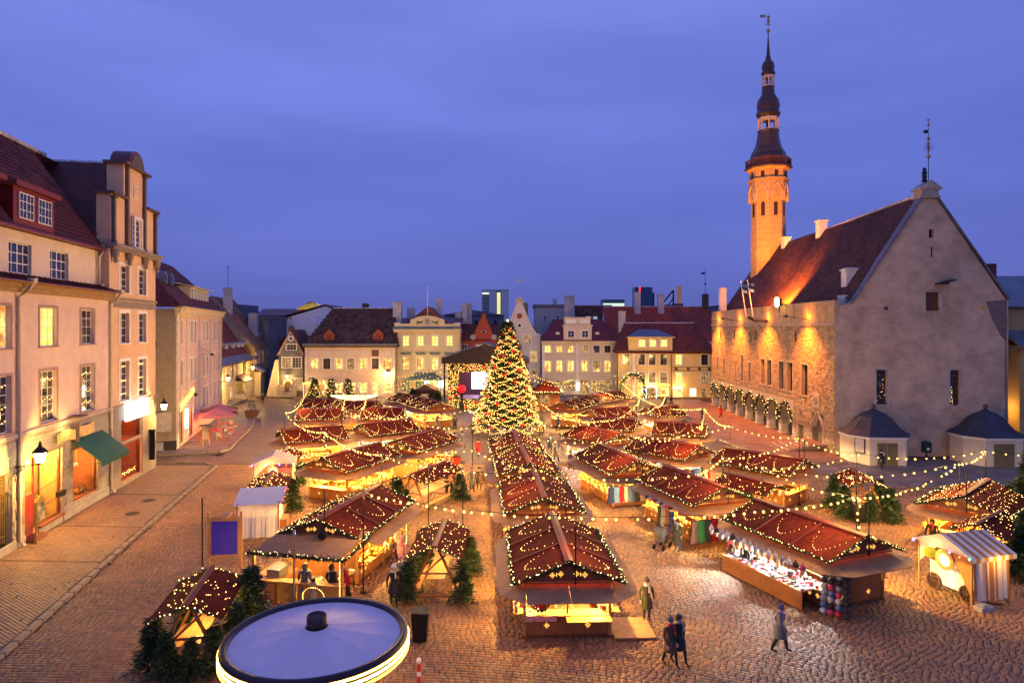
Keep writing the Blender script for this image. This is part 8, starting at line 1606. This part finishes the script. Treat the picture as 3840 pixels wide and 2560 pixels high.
# ------------------------------------------------------------------ people
def body(pose):
    sw = {'stand': 0, 'walk': .24, 'lean': .08}[pose]; ln = .16 if pose == 'lean' else 0.; V = []; E_ = []; Rr = []
    def v(p, r, par=None): V.append(p); Rr.append(r); i = len(V)-1; (E_.append((par, i)) if par is not None else None); return i
    pel = v((0, 0, .95), .135); wst = v((0, -ln*.4, 1.10), .125, pel); ch = v((0, -ln, 1.28), .15, wst); nk = v((0, -ln*1.3, 1.46), .062, ch); hb_ = v((0, -.015-ln*1.4, 1.55), .085, nk); ht = v((0, -.005-ln*1.4, 1.66), .085, hb_); v((0, .0-ln*1.4, 1.71), .05, ht); v((0, -.105-ln*1.4, 1.585), .014, hb_)
    for s in (-1, 1):
        f = s*sw; hp = v((s*.09, 0, .88), .105, pel); kn = v((s*.1, -f*.55-.02, .50), .07, hp); an = v((s*.1, -f*.9+(.06 if f < 0 else 0), .10), .05, kn); v((s*.11, -f*.9-.15, .05), .045, an)
        sh_ = v((s*.19, -ln, 1.39), .075, ch); el = v((s*.25, .05+f*.35-ln*1.4, 1.13), .058, sh_); wr_ = v((s*.25, -.07+f*.6-ln*2.2, .90), .042, el); pm = v((s*.25, -.09+f*.62-ln*2.3, .84), .036, wr_)
        for q in range(4): k = v((s*.25+(-.027+.018*q), -.10+f*.62-ln*2.3, .78-.008*abs(q-1.5)), .010, pm); v((s*.25+(-.027+.018*q), -.085+f*.62-ln*2.3, .74-.01*abs(q-1.5)), .008, k)
        k = v((s*.25-s*.03, -.13+f*.62-ln*2.3, .83), .011, pm); v((s*.25-s*.035, -.145+f*.62-ln*2.3, .795), .009, k)
    me = bpy.data.meshes.new('skel'); me.from_pydata(V, E_, []); o = bpy.data.objects.new('skel', me); COL.objects.link(o); m = o.modifiers.new('s', 'SKIN')
    for i, r_ in enumerate(Rr): me.skin_vertices[0].data[i].radius = (r_, r_*.82)
    me.skin_vertices[0].data[0].use_root = True; sb_ = o.modifiers.new('d', 'SUBSURF'); sb_.levels = 1; sb_.render_levels = 1
    dg = bpy.context.evaluated_depsgraph_get(); r_ = bpy.data.meshes.new_from_object(o.evaluated_get(dg)); bpy.data.objects.remove(o)
    r_.name = 'person'; r_.materials.clear()
    for nm in ('a', 'b', 'c', 'd'): r_.materials.append(M_dark)
    for p in r_.polygons:
        c = p.center; p.use_smooth = True
        p.material_index = 2 if c.z > 1.475 or (abs(c.x) > .19 and c.z < .89 and c.z > .6) else (3 if c.z < .1 else (1 if c.z > .68 else 0))
    return r_
BOD = {k: body(k) for k in ('stand', 'walk', 'lean')}
SKIN = mat('skin', (.50, .30, .21), .6, .08); SHOE = mat('shoe_black', (.02, .018, .016), .5)
BEAN = MB().lathe([(.105, 1.60), (.115, 1.64), (.105, 1.70), (.07, 1.755), (.001, 1.775)], 12).ball((0, 0, 1.79), .03, 6); HAIR = MB().lathe([(.10, 1.52), (.112, 1.60), (.108, 1.68), (.07, 1.735), (.001, 1.75)], 12, Matrix.Translation((0, .022, 0)))
SKIRT = MB().lathe([(.22, .55), (.2, .8), (.165, 1.0)], 14)
EYE = MB().ball((-.034, -.083, 1.605), .010, 6).ball((.034, -.083, 1.605), .010, 6).box(-.025, .025, -.098, -.09, 1.545, 1.552)
CC = {'black': (.02, .02, .022), 'navy': (.02, .03, .07), 'red': (.42, .02, .02), 'brown': (.10, .06, .035), 'olive': (.06, .06, .03), 'grey': (.13, .13, .13), 'denim': (.05, .09, .20), 'beige': (.34, .26, .17), 'pink': (.6, .2, .25), 'white': (.6, .58, .55), 'purple': (.10, .04, .16)}
def CM(c): return mat('cloth_'+c, CC[c], .85, .15, 8, bump=.12)
def person(x, y, a, pose, coat, leg, hat, label, s=1., group=None, z=0.):
    o = obj('person', BOD[pose], None, (x, y, z), a, label=label, cat='person', group=group); o.scale = (s*1.13, s*1.13, s)
    for i, m in enumerate((CM(leg), CM(coat), SKIN, SHOE)): o.material_slots[i].link = 'OBJECT'; o.material_slots[i].material = m
    dy = -.16*1.4 if pose == 'lean' else 0
    k = ('hat', hat); 
    if k not in WC: WC[k] = (BEAN if hat not in ('hair', 'fair') else HAIR).mesh('hat', CM(hat) if hat not in ('hair', 'fair') else mat('hair_'+hat, (.04, .025, .015) if hat == 'hair' else (.30, .18, .07), .6))
    obj('hat' if hat not in ('hair', 'fair') else 'hair', WC[k], o, (0, dy, 0))
    if 'eye' not in WC: WC['eye'] = EYE.mesh('face', mat('eye_dark', (.03, .015, .012), .4))
    obj('face', WC['eye'], o, (0, dy, 0))
    if 'scarf' not in WC: WC['scarf'] = [MB().lathe([(.075, 1.42), (.1, 1.44), (.1, 1.49), (.07, 1.51)], 10).box(.03, .09, -.16, -.12, 1.2, 1.44).mesh('scarf', WOOL[q]) for q in (6, 2, 4, 5, 0)]; WC['bag'] = MB().box(.27, .36, -.12, .14, .72, 1.02).tube([(.31, -.1, 1.0), (.2, -.02, 1.42), (.31, .12, 1.0)], .014, 4).mesh('bag', mat('bag_leather', (.06, .03, .02), .5))
    hs_ = int(abs(x*13+y*7)); obj('scarf', WC['scarf'][hs_ % 5], o, (0, dy, 0))
    if hs_ % 3 == 0 and pose != 'lean': obj('bag', WC['bag'], o)
    k = ('coat', coat)
    if k not in WC: WC[k] = SKIRT.mesh('coat_skirt', CM(coat))
    if pose != 'lean': obj('coat_skirt', WC[k], o)
    return o
pp = person
pp(5.6, 23.3, .35, 'walk', 'brown', 'black', 'grey', 'person in brown coat walking on open cobbles before the wreath hut'); pp(5.95, 23.45, .4, 'walk', 'black', 'black', 'hair', 'person in black walking beside the brown coat on open cobbles', 1.02)
pp(5.5, 26.9, .1, 'stand', 'olive', 'olive', 'brown', 'person in olive standing at the wreath hut platform'); pp(9.9, 24.3, 1.2, 'walk', 'grey', 'black', 'grey', 'grey-coated person crossing the empty cobbles below the hat hut')
pp(-7.2, 28.9, -1.0, 'lean', 'red', 'black', 'red', 'person in red jacket at the cooking pans'); pp(-7.8, 28.5, 2.6, 'stand', 'black', 'black', 'hair', 'person in black beside the red jacket at the pans'); pp(-9.0, 28.6, 2.9, 'stand', 'grey', 'denim', 'fair', 'person in grey at the food hut counter'); pp(-8.5, 28.2, 2.7, 'walk', 'beige', 'black', 'hair', 'child in beige beside the food hut counter', .72)
pp(-5.1, 28.4, .2, 'walk', 'black', 'black', 'white', 'person in long black coat and white hat by the narrow shelter'); pp(-5.0, 29.6, .2, 'walk', 'beige', 'brown', 'pink', 'person in beige coat and pink hat by the narrow shelter')
pp(-5.6, 33.4, 1.6, 'stand', 'pink', 'denim', 'fair', 'person in pink jacket at the food hut side counter'); pp(-6.0, 34.1, 1.7, 'stand', 'white', 'denim', 'hair', 'person in white jacket at the food hut side counter')
pp(8.85, 35.2, -.7, 'stand', 'olive', 'denim', 'hair', 'parent in olive jacket and jeans behind the pushchair'); pp(11.1, 31.4, -1.3, 'stand', 'black', 'black', 'red', 'person in black with red hat at the hat hut'); pp(10.7, 32.3, -1.2, 'stand', 'brown', 'grey', 'hair', 'person in brown at the far end of the hat hut')
pp(22.6, 35.3, -.8, 'lean', 'black', 'denim', 'hair', 'person in black jacket leaning on the grill hut counter'); pp(6.5, 45.6, -2.4, 'stand', 'navy', 'red', 'hair', 'person in navy coat at the hanging shirts'); pp(6.95, 45.0, -2.5, 'stand', 'black', 'denim', 'grey', 'person in black jacket and jeans at the hanging shirts')
pp(4.9, 54.6, .3, 'walk', 'navy', 'black', 'hair', 'person in dark blue with a bag in the aisle right of the centre row'); pp(-2.4, 48.2, .1, 'walk', 'brown', 'brown', 'hair', 'person in brown in the aisle before the tree fence'); pp(-2.9, 48.0, .1, 'walk', 'grey', 'black', 'grey', 'person in grey in the aisle before the tree fence')
pp(-3.9, 50.4, 2.8, 'walk', 'beige', 'brown', 'hair', 'person in beige in the aisle by the garlanded shelter'); pp(-4.3, 46.6, 1.9, 'lean', 'black', 'black', 'hair', 'drinker in black at the garlanded shelter'); pp(-4.0, 45.8, 1.8, 'lean', 'brown', 'black', 'grey', 'drinker in brown at the garlanded shelter'); pp(-4.7, 47.2, 2.1, 'stand', 'navy', 'black', 'hair', 'drinker in navy at the garlanded shelter')
pp(-39.0, 103.0, 0, 'stand', 'black', 'navy', 'hair', 'lone person standing in the mouth of the lane'); pp(31.0, 55.2, .5, 'stand', 'black', 'black', 'hair', 'person standing before the kiosk door'); pp(20.4, 50.0, .8, 'walk', 'white', 'denim', 'hair', 'person in white walking beside the dark hut'); pp(20.1, 77.2, .4, 'walk', 'black', 'black', 'hair', 'person in black on the cobbles before the arcade'); pp(20.7, 77.5, .4, 'walk', 'grey', 'black', 'hair', 'person in grey on the cobbles before the arcade'); pp(27.4, 86.4, 1.8, 'walk', 'red', 'black', 'hair', 'person in red at the arcade pillars'); pp(17.4, 74.9-5.5, .3, 'walk', 'black', 'grey', 'hair', 'person walking past the curtain hut'); pp(24.2, 83.6, .2, 'stand', 'black', 'black', 'hair', 'person in a dark coat standing near the arcade kerb')
for i, (x, y) in enumerate(((3.6, 62.5), (4.6, 63.2), (-5.6, 64.2), (-4.9, 64.8), (5.3, 75.6), (-6.6, 76), (3.9, 58.3), (-3.1, 60.4), (-8.6, 75.5), (22.6, 97.5), (23.8, 98.4))): pp(x, y, i*1.3, 'walk', ('black', 'brown', 'red', 'grey', 'navy')[i % 5], 'black', 'hair', ('person in %s strolling round the lit Christmas tree' % ('black', 'brown', 'red', 'grey', 'navy')[i % 5]) if i < 9 else 'person in dark clothes before the yellow shops', group='strollers round the tree')
